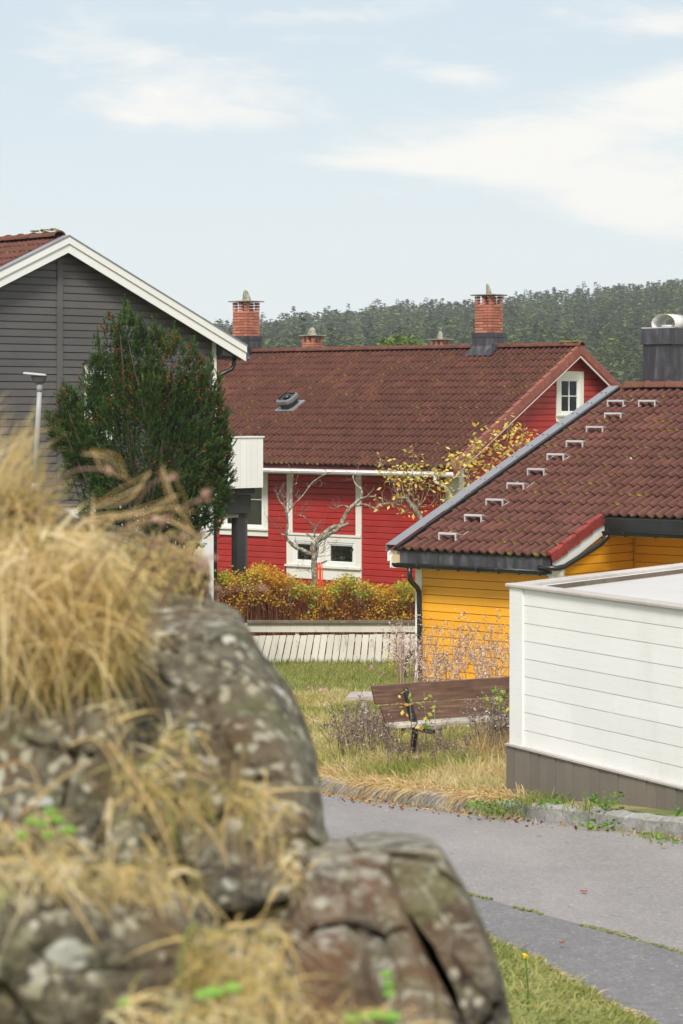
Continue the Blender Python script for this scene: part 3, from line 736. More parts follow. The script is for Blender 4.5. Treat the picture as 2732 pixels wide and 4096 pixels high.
def chimney(H, cx, cy, wx, wy, zbot, zbrick, ztop, cap_over, parent, open_h=.25, stone=None, course=.0715, flash_top=None, cone=False):
    """brick chimney with pillars, slab and a stone on it. wx, wy sizes along the house axes"""
    mb = MB(); mb.box((cx - wx / 2 + .012, cy - wy / 2 + .012, zbrick - .35), (cx + wx / 2 - .012, cy + wy / 2 - .012, ztop - open_h - .01))
    ch = mb.build('chimney', M['mortar'], parent, zb=H.zb)
    fl = MB(); f = .045
    ft = flash_top or zbrick
    fl.box((cx - wx / 2 - f, cy - wy / 2 - f, zbot), (cx + wx / 2 + f, cy + wy / 2 + f, ft - .10))
    fl.box((cx - wx / 2 - f - .012, cy - wy / 2 - f - .012, ft - .11), (cx + wx / 2 + f + .012, cy + wy / 2 + f + .012, ft))
    fl.build('flashing', M['flashing'], ch, zb=H.zb)
    def brick(x0, y0, x1, y1, z):
        m = MB(); j = random.uniform(-.003, .003)
        m.box((x0, y0, z), (x1, y1, z + course - .015)); return m.build('brick', M['brick'], ch, off=(j, 0, 0), zb=H.zb)
    z = zbrick; k = 0; bl = .24; bw = .105
    ncol_x = max(2, round(wx / .25)); ncol_y = max(1, round(wy / .25))
    zt_open = ztop - open_h
    while z < ztop - .03:
        if z < zt_open - .02:
            o_ = .5 if k % 2 else 0
            for s_ in (-1, 1):            # faces along x, at y = cy -+ wy/2
                y0 = cy + s_ * wy / 2; y1 = y0 - s_ * bw; n = ncol_x; st = wx / n
                e = [cx - wx / 2] + [cx - wx / 2 + st * (i + (0 if k % 2 else .5)) for i in range(0 if not k % 2 else 1, n)] + [cx + wx / 2]
                for a, b in zip(e[:-1], e[1:]):
                    if b - a > .04: brick(a + .007, min(y0, y1), b - .007, max(y0, y1), z)
                x0 = cx + s_ * wx / 2; x1 = x0 - s_ * bw; n = ncol_y; st = (wy - 2 * bw) / max(1, n)
                e = [cy - wy / 2 + bw] + [cy - wy / 2 + bw + st * (i + (.5 if k % 2 else 0)) for i in range(0 if k % 2 else 1, n)] + [cy + wy / 2 - bw]
                for a, b in zip(e[:-1], e[1:]):
                    if b - a > .04: brick(min(x0, x1), a + .007, max(x0, x1), b - .007, z)
        else:                              # open top: pillars at the corners and the middle of the long side
            for sx in (-1, 0, 1):
                for sy in (-1, 1):
                    px = cx + sx * (wx / 2 - bw * .45); py_ = cy + sy * (wy / 2 - bw / 2)
                    brick(px - bw * .45, py_ - bw / 2, px + bw * .45, py_ + bw / 2, z)
        z += course; k += 1
    m = MB()
    for i in range(3): m.box((cx - wx / 2 - cap_over + i * .0, cy - wy / 2 - cap_over, ztop + .003), (cx + wx / 2 + cap_over, cy + wy / 2 + cap_over, ztop + .035)) if i == 0 else None
    m.build('slab', M['capstone'], ch, zb=H.zb, bevel=.008)
    if stone:
        sx_, sz_, tall, lean = stone
        m = MB(); V = []; F = []; nr, ns = 7, 8
        for i in range(nr):
            t = i / (nr - 1); wdt = sx_ * (1 - .62 * t ** 1.6) if i < nr - 1 else .02
            for j in range(ns):
                a = 2 * PI * j / ns; rr = 1 + .22 * noise.noise(Vector((cx * 3 + math.cos(a), math.sin(a) + cy, t * 2.2)))
                V.append((cx + lean * t * t + math.cos(a) * wdt * rr, cy + math.sin(a) * wdt * .7 * rr, ztop + .03 + tall * t))
        F = [(i * ns + j, i * ns + (j + 1) % ns, (i + 1) * ns + (j + 1) % ns, (i + 1) * ns + j) for i in range(nr - 1) for j in range(ns)] + [tuple((nr - 1) * ns + j for j in range(ns))]
        m.add(V, F); m.build('ballast_stone', M['capstone'], ch, zb=H.zb)
    return ch
def blob_clumps(name, pts, mat, parent, zb):
    """small cushions of moss"""
    mb = MB()
    for (x, y, z, r_) in pts:
        for q in range(6):
            c = Vector((x + random.uniform(-r_, r_) * .8, y + random.uniform(-r_, r_) * .5, z + random.uniform(-.01, .015))); rr = r_ * random.uniform(.35, .7); V = []
            for i in range(3):
                for j in range(6):
                    a = 2 * PI * j / 6 + i * .4; e = (i) / 2 * PI / 2
                    V.append(c + Vector((math.cos(a) * math.cos(e), math.sin(a) * math.cos(e), math.sin(e) * .55)) * rr * random.uniform(.8, 1.15))
            F = [(i * 6 + j, i * 6 + (j + 1) % 6, (i + 1) * 6 + (j + 1) % 6, (i + 1) * 6 + j) for i in range(2) for j in range(6)]
            mb.add(V, F, random.random())
    o = mb.build(name, mat, parent, zb=zb); return o
M['moss'] = foliage('yellow_green_moss', [(0, (.09, .085, .015)), (.5, (.21, .20, .02)), (1, (.36, .33, .04))], 0, .95, .3)

def window(H, F, u0, u1, z0, z1, parent, casing=.11, panes=(1, 1), mat='cream', sill=True, transom=None, recess=.5, head=0.0, apron=.10, fw=.05, curtain=None):
    """casing outer box u0..u1, z0..z1 (incl. apron). returns the window part and the glass rectangle"""
    zs = z0 + (apron + .035 if sill else 0)
    c = casing; mb = MB()
    fbox(mb, F, u0, u0 + c, zs, z1 - c, .03, .052); fbox(mb, F, u1 - c, u1, zs, z1 - c, .03, .052); fbox(mb, F, u0, u1, z1 - c, z1, .03, .054)
    if sill: fbox(mb, F, u0, u1, z0, z0 + apron, .03, .052)
    else: fbox(mb, F, u0, u1, z0, z0 + c, .03, .054); zs = z0 + c
    wo = mb.build('window', M[mat], parent, zb=H.zb)
    if sill:
        m = MB(); fbox(m, F, u0 - .015, u1 + .015, z0 + apron + .002, z0 + apron + .033, .03, .095); m.build('sill', M[mat], wo, zb=H.zb)
    a0, a1, b0, b1 = u0 + c + .002, u1 - c - .002, zs + .002, z1 - c - .002
    m = MB(); f = fw
    fbox(m, F, a0, a0 + f, b0, b1, -.02, .040); fbox(m, F, a1 - f, a1, b0, b1, -.02, .040); fbox(m, F, a0 + f, a1 - f, b0, b0 + f * 1.2, -.02, .044); fbox(m, F, a0 + f, a1 - f, b1 - f, b1, -.02, .040)
    s_ = .030; q0, q1, r0, r1 = a0 + f + .002, a1 - f - .002, b0 + f * 1.2 + .002, b1 - f - .002
    fbox(m, F, q0, q0 + s_, r0, r1, -.02, .022); fbox(m, F, q1 - s_, q1, r0, r1, -.02, .022); fbox(m, F, q0 + s_, q1 - s_, r0, r0 + s_, -.02, .024); fbox(m, F, q0 + s_, q1 - s_, r1 - s_, r1, -.02, .024)
    m.build('frame', M['white'], wo, zb=H.zb)
    q0 += s_; q1 -= s_; r0 += s_; r1 -= s_
    nx, nz = panes; bw = .022
    zsplit = [r0 + (r1 - r0) * j / nz for j in range(1, nz)]
    if transom is not None: zsplit = [transom]; nz = 2
    usplit = [q0 + (q1 - q0) * i / nx for i in range(1, nx)]
    for uu in usplit:
        m = MB(); fbox(m, F, uu - bw / 2, uu + bw / 2, r0 + .001, r1 - .001, -.012, .018); m.build('glazing_bar', M['white'], wo, zb=H.zb)
    for zz_ in zsplit:
        m = MB(); fbox(m, F, q0 + .001, q1 - .001, zz_ - bw / 2, zz_ + bw / 2, -.010, .020); m.build('glazing_bar', M['white'], wo, zb=H.zb)
    ue = [q0] + usplit + [q1]; ze = [r0] + zsplit + [r1]
    for i in range(len(ue) - 1):
        for j in range(len(ze) - 1):
            m = MB(); fbox(m, F, ue[i], ue[i + 1], ze[j], ze[j + 1], -.006, -.001); m.build('pane', M['glass'], wo, zb=H.zb)
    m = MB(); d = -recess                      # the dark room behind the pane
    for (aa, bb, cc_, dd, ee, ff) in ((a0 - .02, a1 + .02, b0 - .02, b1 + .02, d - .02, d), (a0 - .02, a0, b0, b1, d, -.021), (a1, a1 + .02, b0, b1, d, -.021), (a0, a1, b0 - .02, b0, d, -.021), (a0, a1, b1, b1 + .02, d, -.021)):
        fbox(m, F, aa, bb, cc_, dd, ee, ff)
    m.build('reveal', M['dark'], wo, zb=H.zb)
    if curtain:
        for (c0, c1) in curtain:
            m = MB(); n = 14
            V = []; 
            for i in range(n + 1):
                uu = q0 + (q1 - q0) * (c0 + (c1 - c0) * i / n); dd = -.09 + .02 * math.sin(i * 2.1)
                V += [F.p(uu, r0, dd), F.p(uu, r1, dd), ]
            m.add(V, [(2 * i, 2 * i + 2, 2 * i + 3, 2 * i + 1) for i in range(n)], smooth=True)
            m.build('curtain', M['curtain'], wo, zb=H.zb, fix=False)
    return wo, (q0, q1, r0, r1)
def wall_core(H, name, x0, x1, y0, y1, z0, z1, mat, holes_front=()):
    mb = MB(); mb.box((x0, y0, z0), (x1, y1, z1)); return mb.build(name, mat, H.root, zb=H.zb)
def wall_plane(H, name, F, outline, holes, mat, th=.10):
    """wall slab: built from vertical strips so windows stay open. outline: list of (u, ztop) breakpoints; holes (u0,u1,z0,z1)"""
    zbot = H.zb - .2; us_ = sorted(set([p[0] for p in outline] + [h[0] for h in holes] + [h[1] for h in holes]))
    mb = MB(); top = lambda u: float(np.interp(u, [p[0] for p in outline], [p[1] for p in outline]))
    for a, b in zip(us_[:-1], us_[1:]):
        if b - a < 1e-4: continue
        hs = sorted([h for h in holes if h[0] <= a + 1e-6 and h[1] >= b - 1e-6], key=lambda h: h[2]); z = zbot
        for h in hs:
            fbox(mb, F, a, b, z, h[2], -th, 0); z = h[3]
        mb.hexa([F.p(a, z, -th), F.p(b, z, -th), F.p(b, z, 0), F.p(a, z, 0), F.p(a, top(a), -th), F.p(b, top(b), -th), F.p(b, top(b), 0), F.p(a, top(a), 0)])
    return mb.build(name, mat, H.root, zb=H.zb, fix=False)
# ================================================================ RED HOUSE
def slope_board(mb, fn, a, b, top, bot, t0, t1):
    """board following a roof edge. a,b = (u,z) ends; fn(u,z,d)->point"""
    (u0, z0), (u1, z1) = a, b
    mb.hexa([fn(u0, z0 + bot, t0), fn(u1, z1 + bot, t0), fn(u1, z1 + bot, t1), fn(u0, z0 + bot, t1),
             fn(u0, z0 + top, t0), fn(u1, z1 + top, t0), fn(u1, z1 + top, t1), fn(u0, z0 + top, t1)])
RH = House('red_house', (2.621, 53.967), (.768, -.6406), -5.35, "red boarded house with cream window trim and long mossy brown tiled roof", "house")
RT = math.tan(R(28.9)); RC, RS = math.cos(R(28.9)), math.sin(R(28.9))
RZ0 = -1.395                       # underside level of the tiles at the eave (y = -.58)
def rz(y): return RZ0 + RT * ((y if y < 4.4 else 8.8 - y) + .58)
XL = -13.4
Ff = Face((0, 0, 0), (1, 0, 0), (0, -1, 0)); Fg = Face((0, 0, 0), (0, 1, 0), (1, 0, 0))
xa, xb, xc, xd = [RH.x_at(p, 0) for p in (287.9, 293.4, 356.8, 362.5)]
zat = lambda py, x: RH.z_at(py, x, 0)
# openings
wl = (RH.x_at(294.2, 0), RH.x_at(321.6, 0)); wr = (RH.x_at(327.2, 0), RH.x_at(356.9, 0))
wz0, wz1 = zat(567.6, xc), zat(541.6, xc)
wu = (RH.x_at(221, 0), RH.x_at(269, 0)); wuz0 = zat(535.2, wu[0] + .7); wuz1 = zat(472, wu[1]) 
hole = lambda u0, u1, z0, z1, c=.05: (u0 + c, u1 - c, z0 + c, z1 - c)
holes = [hole(*wl, wz0, wz1), hole(*wr, wz0, wz1), hole(*wu, wuz0 + .15, wuz1, .10)]
fw_ = wall_plane(RH, 'front_wall', Ff, [(XL, -1.12), (-.02, -1.12)], holes, M['red'])
gy0, gy1 = RH.y_at(555, 0), RH.y_at(582, 0); gz0, gz1 = RH.z_at(421.5, 0, (gy0 + gy1) / 2), RH.z_at(371.3, 0, (gy0 + gy1) / 2)
gw = wall_plane(RH, 'gable_wall', Fg, [(0, rz(0) - .06), (4.4, rz(4.4) - .06), (8.8, rz(8.8) - .06)], [hole(gy0, gy1, gz0 + .14, gz1, .09)], M['red'])
mb = MB(); mb.box((XL, 8.7, -5.5), (-.11, 8.8, -1.2)); mb.box((XL, .01, -5.5), (XL + .1, 8.69, -1.2)); RH.build(mb, 'back_wall', M['red'])
# cladding
s1 = zat(450 + 660 * .0957, xd); s2 = zat(450 + 1305 * .0957, RH.x_at(363, 0)); pitch = (s1 - zat(450 + 1175 * .0957, xd)) / 8
TOPZ = -1.45
trimh = [(xa, xb, -9, 9), (xc, xd, -9, 9)]
grp = (xa, xd, zat(577.5, xb), zat(532.5, xb) )
clad(RH, Ff, fw_, XL, -.13, -5.4, TOPZ, pitch, M['red'], gap=.010, ch=.020, holes=[(xa, xb, -9, 9), (xc, xd, -9, 9), (xa, xd, grp[2], grp[3]), (wu[0], wu[1], wuz0, wuz1)], phase=s1)
clad(RH, Fg, gw, .0, 8.8, -5.4, 1.3, pitch, M['red'], gap=.010, ch=.020, holes=[(gy0, gy1, gz0, gz1), (-.1, .13, -9, -1)], phase=s1,
     top=lambda z: (max(0, (z + .05 - RZ0) / RT - .58), 8.8 - max(0, (z + .05 - RZ0) / RT - .58)))
# trim boards
for (p0_, p1_, q0_, q1_x) in ((xa, xb, -5.3, grp[2] - .002), (xa, xb, grp[3] + .002, TOPZ), (xc, xd, -5.3, grp[2] - .002), (xc, xd, grp[3] + .002, TOPZ)):
    mb = MB(); fbox(mb, Ff, p0_, p1_, q0_, q1_x, .001, .045); RH.build(mb, 'trim_board', M['cream'])
xk = RH.x_at(447, 0)
mb = MB(); fbox(mb, Ff, xk, .045, -5.3, TOPZ, .001, .048); RH.build(mb, 'corner_board', M['cream'])
mb = MB(); fbox(mb, Fg, .002, .13, -5.3, -1.3, .001, .045); RH.build(mb, 'corner_board', M['cream'])
mb = MB(); fbox(mb, Ff, xa, xd, grp[3] - .05, grp[3], .001, .075); RH.build(mb, 'drip_board', M['cream'])
mb = MB(); fbox(mb, Ff, xa, xd, wz1 + .004, grp[3] - .052, .001, .05); RH.build(mb, 'trim_board', M['cream'])
mb = MB(); fbox(mb, Ff, xa - .03, xd + .01, wz0 - .045, wz0 - .004, .001, .10); RH.build(mb, 'sill', M['cream'])
mb = MB(); fbox(mb, Ff, xa, xd, grp[2], wz0 - .047, .001, .05); RH.build(mb, 'trim_board', M['cream'])
for (p0_, p1_) in ((xa, wl[0] - .002), (wl[1] + .002, wr[0] - .002), (wr[1] + .002, xd)):
    mb = MB(); fbox(mb, Ff, p0_, p1_, wz0 - .002, wz1 + .002, .001, .05); RH.build(mb, 'trim_board', M['cream'])
w1_, q1_ = window(RH, Ff, *wl, wz0, wz1, RH.root, casing=.035, sill=False, mat='white', fw=.045, recess=.9)
w2_, q2_ = window(RH, Ff, *wr, wz0, wz1, RH.root, casing=.035, sill=False, mat='white', fw=.045, recess=.9)
w3_, q3_ = window(RH, Ff, *wu, wuz0, wuz1, RH.root, casing=.13, transom=zat(499, wu[0] + .7), curtain=[(.02, .98)], apron=.14, recess=.5)
w4_, q4_ = window(RH, Fg, gy0, gy1, gz0, gz1, RH.root, casing=.15, panes=(2, 2), curtain=[(.0, .13), (.72, 1)], apron=.12, recess=.5)
# roof
mb = MB(); xr, xl = .30, XL
for (y0, y1) in ((-.55, 4.4), (4.4, 9.35)):
    mb.hexa([(xl, y0, rz(y0) - .10), (xr - .03, y0, rz(y0) - .10), (xr - .03, y1, rz(y1) - .10), (xl, y1, rz(y1) - .10), (xl, y0, rz(y0) - .004), (xr - .03, y0, rz(y0) - .004), (xr - .03, y1, rz(y1) - .004), (xl, y1, rz(y1) - .004)])
roof = RH.build(mb, 'roof', M['red_soffit'])
tm = make_tile_mesh('roof_tile', M['tile_red'], L=.335)
ncol = 43; x0t = .28 - ncol * .314
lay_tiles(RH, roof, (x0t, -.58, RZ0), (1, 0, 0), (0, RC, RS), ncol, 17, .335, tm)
mb = MB(); mb.hexa([(xl, 4.42, rz(4.4) + .0), (xr - .03, 4.42, rz(4.4)), (xr - .03, 9.38, rz(9.38)), (xl, 9.38, rz(9.38)), (xl, 4.42, rz(4.4) + .05), (xr - .03, 4.42, rz(4.4) + .05), (xr - .03, 9.38, rz(9.38) + .05), (xl, 9.38, rz(9.38) + .05)])
mb.build('back_slope', M['tile_red'], roof, zb=RH.zb)
ridge_tiles(RH, roof, (.33, 4.4, rz(4.4) + .075), (XL, 4.4, rz(4.4) + .075), M['ridge'], L=.40)
verge_tiles(RH, roof, (.27, -.58, RZ0 + .01), (0, RC, RS), (1, 0, 0), 17, .335, M['verge'])
verge_tiles(RH, roof, (.27, 9.38, RZ0 + .01), (0, -RC, RS), (1, 0, 0), 17, .335, M['verge'])
gfn = lambda u, z, d: (d, u, z)
for (ya, yb, nm) in ((-.56, 4.4, 0), (9.36, 4.4, 1)):
    mb = MB(); slope_board(mb, gfn, (ya, RZ0 + .01), (yb, rz(4.4) + .01), -.03, -.20, .262, .286); mb.build('barge_board', M['red_trim'], roof, zb=RH.zb)
    mb = MB(); slope_board(mb, gfn, (ya, RZ0 + .01), (yb, rz(4.4) + .01), -.202, -.235, .245, .280); mb.build('barge_trim', M['white'], roof, zb=RH.zb)
blob_clumps('moss', [(.25 - i * .075, 4.36 + random.uniform(-.05, .05), rz(4.4) + .14, .055) for i in range(7)] + [(.12 - i * .02, 4.15 - i * .15, rz(4.1 - i * .15) + .07, .038) for i in range(6)] + [(-.3 - .5 * i, 4.33, rz(4.4) + .13, .03) for i in range(5)], M['moss'], roof, RH.zb)
mb = MB(); fbox(mb, Ff, XL, .26, RZ0 - .21, RZ0 - .005, .52, .545); RH.build(mb, 'fascia', M['white'])
mb = MB(); fbox(mb, Ff, XL, .24, RZ0 - .20, RZ0 - .17, .05, .519); RH.build(mb, 'soffit', M['white'])
mb = MB(); gutter(mb, (XL, -.60, RZ0 - .135), (.28, -.60, RZ0 - .135), .052); gt = RH.build(mb, 'gutter', M['pvc'], fix=False)
for i in range(16):
    mb = MB(); xx = .1 - i * .85; mb.tube([(xx, -.60 + math.cos(a) * .058, RZ0 - .135 + math.sin(a) * .058) for a in np.linspace(PI, 2 * PI, 8)], .009, 5); mb.build('gutter_bracket', M['pvc'], gt, zb=RH.zb)
xdp = RH.x_at(447.5, -.6)
mb = MB(); mb.tube([(xdp - .35, -.60, RZ0 - .18), (xdp - .35, -.60, RZ0 - .30), (xdp - .20, -.42, RZ0 - .42), (-.12, -.16, RZ0 - .60), (-.06, -.10, RZ0 - .75), (-.06, -.10, -5.3)], .038, 10); RH.build(mb, 'downpipe', M['pvc'])
# chimneys
yc = 4.42
cx = (RH.x_at(474.2, yc - .25) + RH.x_at(491.2, yc - .25)) / 2
zc = lambda py: RH.z_at(py, cx, yc - .25)
chimney(RH, cx, yc, RH.x_at(491.2, yc - .25) - RH.x_at(474.2, yc - .25), .46, rz(3.9) - .1, zc(332.6), zc(295.6), .085, RH.root, stone=(.085, .09, .27, -.05), course=(zc(295.6) - zc(332.6)) / 13)
mb = MB(); wf = .60
mb.hexa([(cx - .40, yc - .44, rz(yc - .44) + .075), (cx + .40, yc - .44, rz(yc - .44) + .075), (cx + .30, yc - .27, rz(4.2) + .14), (cx - .30, yc - .27, rz(4.2) + .16), (cx - .40, yc - .44, rz(yc - .44) + .085), (cx + .40, yc - .44, rz(yc - .44) + .085), (cx + .27, yc - .27, rz(4.2) + .20), (cx - .27, yc - .27, rz(4.2) + .20)])
mb.box((cx - .36, yc - .25, rz(4.3) + .02), (cx + .36, yc + .3, rz(4.4) + .11)); RH.build(mb, 'chimney_apron', M['flashing'])
cx2 = (RH.x_at(232.6, yc - .25) + RH.x_at(247, yc - .25)) / 2; zc2 = lambda py: RH.z_at(py, cx2, yc - .25)
chimney(RH, cx2, yc, RH.x_at(247, yc - .25) - RH.x_at(232.6, yc - .25), .50, rz(3.9) - .1, zc2(336), zc2(302), .09, RH.root, stone=(.13, .12, .30, -.02), course=(zc2(302) - zc2(336)) / 12)
mb = MB(); mb.hexa([(cx2 - .4, yc - .44, rz(yc - .44) + .075), (cx2 + .55, yc - .44, rz(yc - .44) + .075), (cx2 + .30, yc - .27, rz(4.2) + .16), (cx2 - .30, yc - .27, rz(4.2) + .16), (cx2 - .4, yc - .44, rz(yc - .44) + .085), (cx2 + .55, yc - .44, rz(yc - .44) + .085), (cx2 + .27, yc - .27, rz(4.2) + .26), (cx2 - .27, yc - .27, rz(4.2) + .26)]); RH.build(mb, 'chimney_apron', M['flashing'])
# vent cowl on the slope (px 279-298, y 393-411)
def on_roof(H, px, py, z_of_y, off=0.0):
    lo, hi_ = -.6, 12.0
    for _ in range(60):
        m = (lo + hi_) / 2; x = H.x_at(px, m); zr = z_of_y(m) + off
        if H.z_at(py, x, m) > zr: lo = m
        else: hi_ = m
    return H.x_at(px, lo), lo
vx, vy = on_roof(RH, 287, 409, rz, .06)
usR = Vector((0, RC, RS)); nR = Vector((0, -RS, RC)); base = Vector((vx, vy + .12, rz(vy + .12) + .05))
mb = MB()
mb.obox(base + nR * .05, (.13, 0, 0), usR * .19, nR * .09)
vent = RH.build(mb, 'roof_vent', painted('grey_plastic_vent', (.06, .062, .066), .6, .2, .1))
mb = MB()
mb.obox(base + nR * .015, (.30, 0, 0), usR * .27, nR * .022); mb.build('vent_base', M['greymetal'], vent, zb=RH.zb)
poly = [(-.16, -.24), (.16, -.24), (.23, -.14), (.23, .14), (.16, .24), (-.16, .24), (-.23, .14), (-.23, -.14)]
mb = MB(); top_c = base + nR * .145
V = []
for h_, s_ in ((0, .92), (.05, 1.05), (.12, 1.0), (.145, .80)): V += [top_c + Vector((p[0] * s_, 0, 0)) + usR * p[1] * s_ + nR * h_ for p in poly]
mb.add(V, [(j * 8 + i, j * 8 + (i + 1) % 8, (j + 1) * 8 + (i + 1) % 8, (j + 1) * 8 + i) for j in range(3) for i in range(8)] + [tuple(range(7, -1, -1))])
mb.build('vent_hood', painted('weathered_grey_vent_hood', (.16, .16, .155), .7, .25, .3, (.30, .29, .26)), vent, zb=RH.zb)
mb = MB(); mb.tube([top_c + nR * .10, top_c + nR * .17], .10, 12, cap=True); mb.obox(top_c + nR * .12, (.17, 0, 0), usR * .18, nR * .003); mb.build('vent_cap', M['blackmetal'], vent, zb=RH.zb)
# house plants behind the panes
def pot_plant(H, F, u, z, d, kind, label):
    m = MB(); base_ = Vector(F.p(u, z, d))
    wb = H.w(base_.x, base_.y, base_.z)
    root = empty('potted_plant', tuple(wb)); tag(root, label, 'house plant', 'house plants in the red house windows')
    m.tube([(0, 0, 0), (0, 0, .10)], [.05, .065], 12); m.build('pot', M['pot'], root)
    m = MB()
    for i in range(26 if kind else 9):
        a = random.uniform(0, 2 * PI); L = random.uniform(.12, .3); p0 = Vector((0, 0, .09)); dr = Vector((math.cos(a) * .75, math.sin(a) * .75, 1.2)).normalized(); wd = .012 if kind else .03
        pts_ = []
        for k in range(5):
            t = k / 4; pts_.append(p0 + dr * L * t + Vector((math.cos(a), math.sin(a), 0)) * .10 * t * t - Vector((0, 0, .14 * t * t if kind else 0)))
        sd = Vector((-math.sin(a), math.cos(a), .3)).normalized(); V = []
        for k, q in enumerate(pts_): ww = wd * (1 - abs(k / 4 - .4)); V += [q - sd * ww, q + sd * ww]
        m.add(V, [(2 * k, 2 * k + 1, 2 * k + 3, 2 * k + 2) for k in range(4)])
    m.build('leaves', M['plantgreen'], root, fix=False)
pot_plant(RH, Ff, RH.x_at(339.5, 0), q2_[2] + .01, -.12, 1, "small spider-leaved plant in white pot, left of the two in the right-hand low window")
pot_plant(RH, Ff, RH.x_at(350.5, 0), q2_[2] + .01, -.12, 0, "upright cactus-like plant in white pot, right of the two in the right-hand low window")
pot_plant(RH, Ff, RH.x_at(303.5, 0), q1_[2] + .01, -.12, 1, "leafy plant inside the left-hand low window behind the bare tree")

# ================================================================ YELLOW HOUSE
YH = House('yellow_house', (1.147, 36.80), (.768, -.6406), -4.25, "yellow boarded house with stepped eave, black gutters and roof steps on brown tiles", "house")
YA = R(22.0); YT, YC, YS = math.tan(YA), math.cos(YA), math.sin(YA); YZ0 = -2.196
def yz(y): return YZ0 + YT * ((y if y < 5.69 else 11.38 - y) + .35)
Fy = Face((0, 0, 0), (1, 0, 0), (0, -1, 0)); Fs = Face((2.62, 0, 0), (0, 1, 0), (1, 0, 0)); Fr = Face((0, 1.97, 0), (1, 0, 0), (0, -1, 0)); Fl = Face((0, 0, 0), (0, 1, 0), (-1, 0, 0))
XR = 8.0
fw2 = wall_plane(YH, 'front_wall', Fy, [(0, -2.30), (2.62, -2.30)], [], M['yellow'])
sw2 = wall_plane(YH, 'side_wall', Fs, [(.101, yz(.1) - .12), (1.87, yz(1.87) - .12)], [], M['yellow'])
rw2 = wall_plane(YH, 'recessed_wall', Fr, [(2.51, yz(1.97) - .12), (XR, yz(1.97) - .12)], [], M['yellow'])
lw2 = wall_plane(YH, 'end_wall', Fl, [(.101, yz(.1) - .1), (5.69, yz(5.69) - .1), (11.3, yz(11.3) - .1)], [], M['yellow'])
mb = MB(); mb.box((.1, 11.2, -4.4), (XR, 11.3, -2.3)); mb.box((XR - .1, 2.1, -4.4), (XR, 11.15, -2.3)); YH.build(mb, 'back_wall', M['yellow'])
ph = YH.z_at(525 + 543 * .0957, YH.x_at(424, 0), 0); pt = (ph - YH.z_at(525 + 1237 * .0957, YH.x_at(424, 0), 0)) / 8
xk = YH.x_at(423.5, 0)
clad(YH, Fy, fw2, xk, 2.52, -4.4, -2.42, pt, M['yellow'], gap=.009, ch=.004, phase=ph)
mb = MB(); fbox(mb, Fy, 0, xk - .002, -4.35, -2.42, .001, .04); YH.build(mb, 'corner_board', M['white'])
mb = MB(); fbox(mb, Fy, 2.522, 2.66, -4.35, -2.42, .001, .04); YH.build(mb, 'corner_board', M['white'])
mb = MB(); fbox(mb, Fs, .002, .10, -4.35, -2.32, .001, .038); YH.build(mb, 'corner_board', M['white'])
hx0, hx1 = YH.y_at(566.5, 2.62), YH.y_at(597, 2.62); hz = YH.z_at(589.5, 2.62, (hx0 + hx1) / 2)
clad(YH, Fs, sw2, .103, 1.93, -4.4, -1.4, pt, M['yellow'], gap=.009, ch=.004, phase=YH.z_at(400 + 545, 2.62, 1.0) if False else ph + .02, holes=[(hx0, hx1, -5, hz)],
     top=lambda z: (max(.103, (z + .12 - YZ0) / YT - .35), 1.93))
n_ = 8
for i in range(n_):
    mb = MB(); w_ = (hx1 - hx0) / n_; fbox(mb, Fs, hx0 + i * w_ + .004, hx0 + (i + 1) * w_ - .004, -4.3, hz - .01, .001, .03); YH.build(mb, 'hatch_board', M['yellow'], parent=sw2)
xcn = YH.x_at(637, 1.97)
ph2 = YH.z_at((1950 + 490 * .4668) / 4, YH.x_at(638, 1.97), 1.97)
clad(YH, Fr, rw2, xcn, XR, -4.4, -1.6, pt, M['yellow'], gap=.009, ch=.004, phase=ph2)
mb = MB(); fbox(mb, Fr, 2.661, xcn - .002, -4.3, -1.5, .001, .045); YH.build(mb, 'corner_board', M['yellow'])
# roof
mb = MB()
def slab(x0, x1, y0, y1, t=.09): mb.hexa([(x0, y0, yz(y0) - t), (x1, y0, yz(y0) - t), (x1, y1, yz(y1) - t), (x0, y1, yz(y1) - t), (x0, y0, yz(y0) - .004), (x1, y0, yz(y0) - .004), (x1, y1, yz(y1) - .004), (x0, y1, yz(y1) - .004)])
slab(-.22, 2.75, -.30, .97); slab(-.22, XR + .1, .971, 5.69); slab(-.22, XR + .1, 5.691, 11.6)
yroof = YH.build(mb, 'roof', M['soffit'])
tm2 = make_tile_mesh('roof_tile', M['tile_garage'], L=.36)
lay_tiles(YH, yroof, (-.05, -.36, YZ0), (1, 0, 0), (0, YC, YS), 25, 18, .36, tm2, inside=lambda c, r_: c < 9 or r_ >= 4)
mb = MB(); mb.hexa([(-.05, 5.72, yz(5.69)), (XR, 5.72, yz(5.69)), (XR, 11.6, yz(11.6)), (-.05, 11.6, yz(11.6)), (-.05, 5.72, yz(5.69) + .05), (XR, 5.72, yz(5.69) + .05), (XR, 11.6, yz(11.6) + .05), (-.05, 11.6, yz(11.6) + .05)]); mb.build('back_slope', M['tile_garage'], yroof, zb=YH.zb)
ridge_tiles(YH, yroof, (.06, 5.70, yz(5.69) + .085), (XR, 5.70, yz(5.69) + .085), M['ridge'], L=.40, rad=.125)
verge_tiles(YH, yroof, (2.755, -.38, YZ0 + .005), (0, YC, YS), (1, 0, 0), 4, .345, M['verge_bright'], drop=.095, top=.07)
sfn = lambda u, z, d: (d, u, z)
mb = MB(); slope_board(mb, sfn, (-.38, YZ0), (5.72, yz(5.69)), .085, .078, -.30, -.105); slope_board(mb, sfn, (-.38, YZ0), (5.72, yz(5.69)), .077, -.03, -.30, -.292); mb.build('verge_flashing', M['greymetal'], yroof, zb=YH.zb)
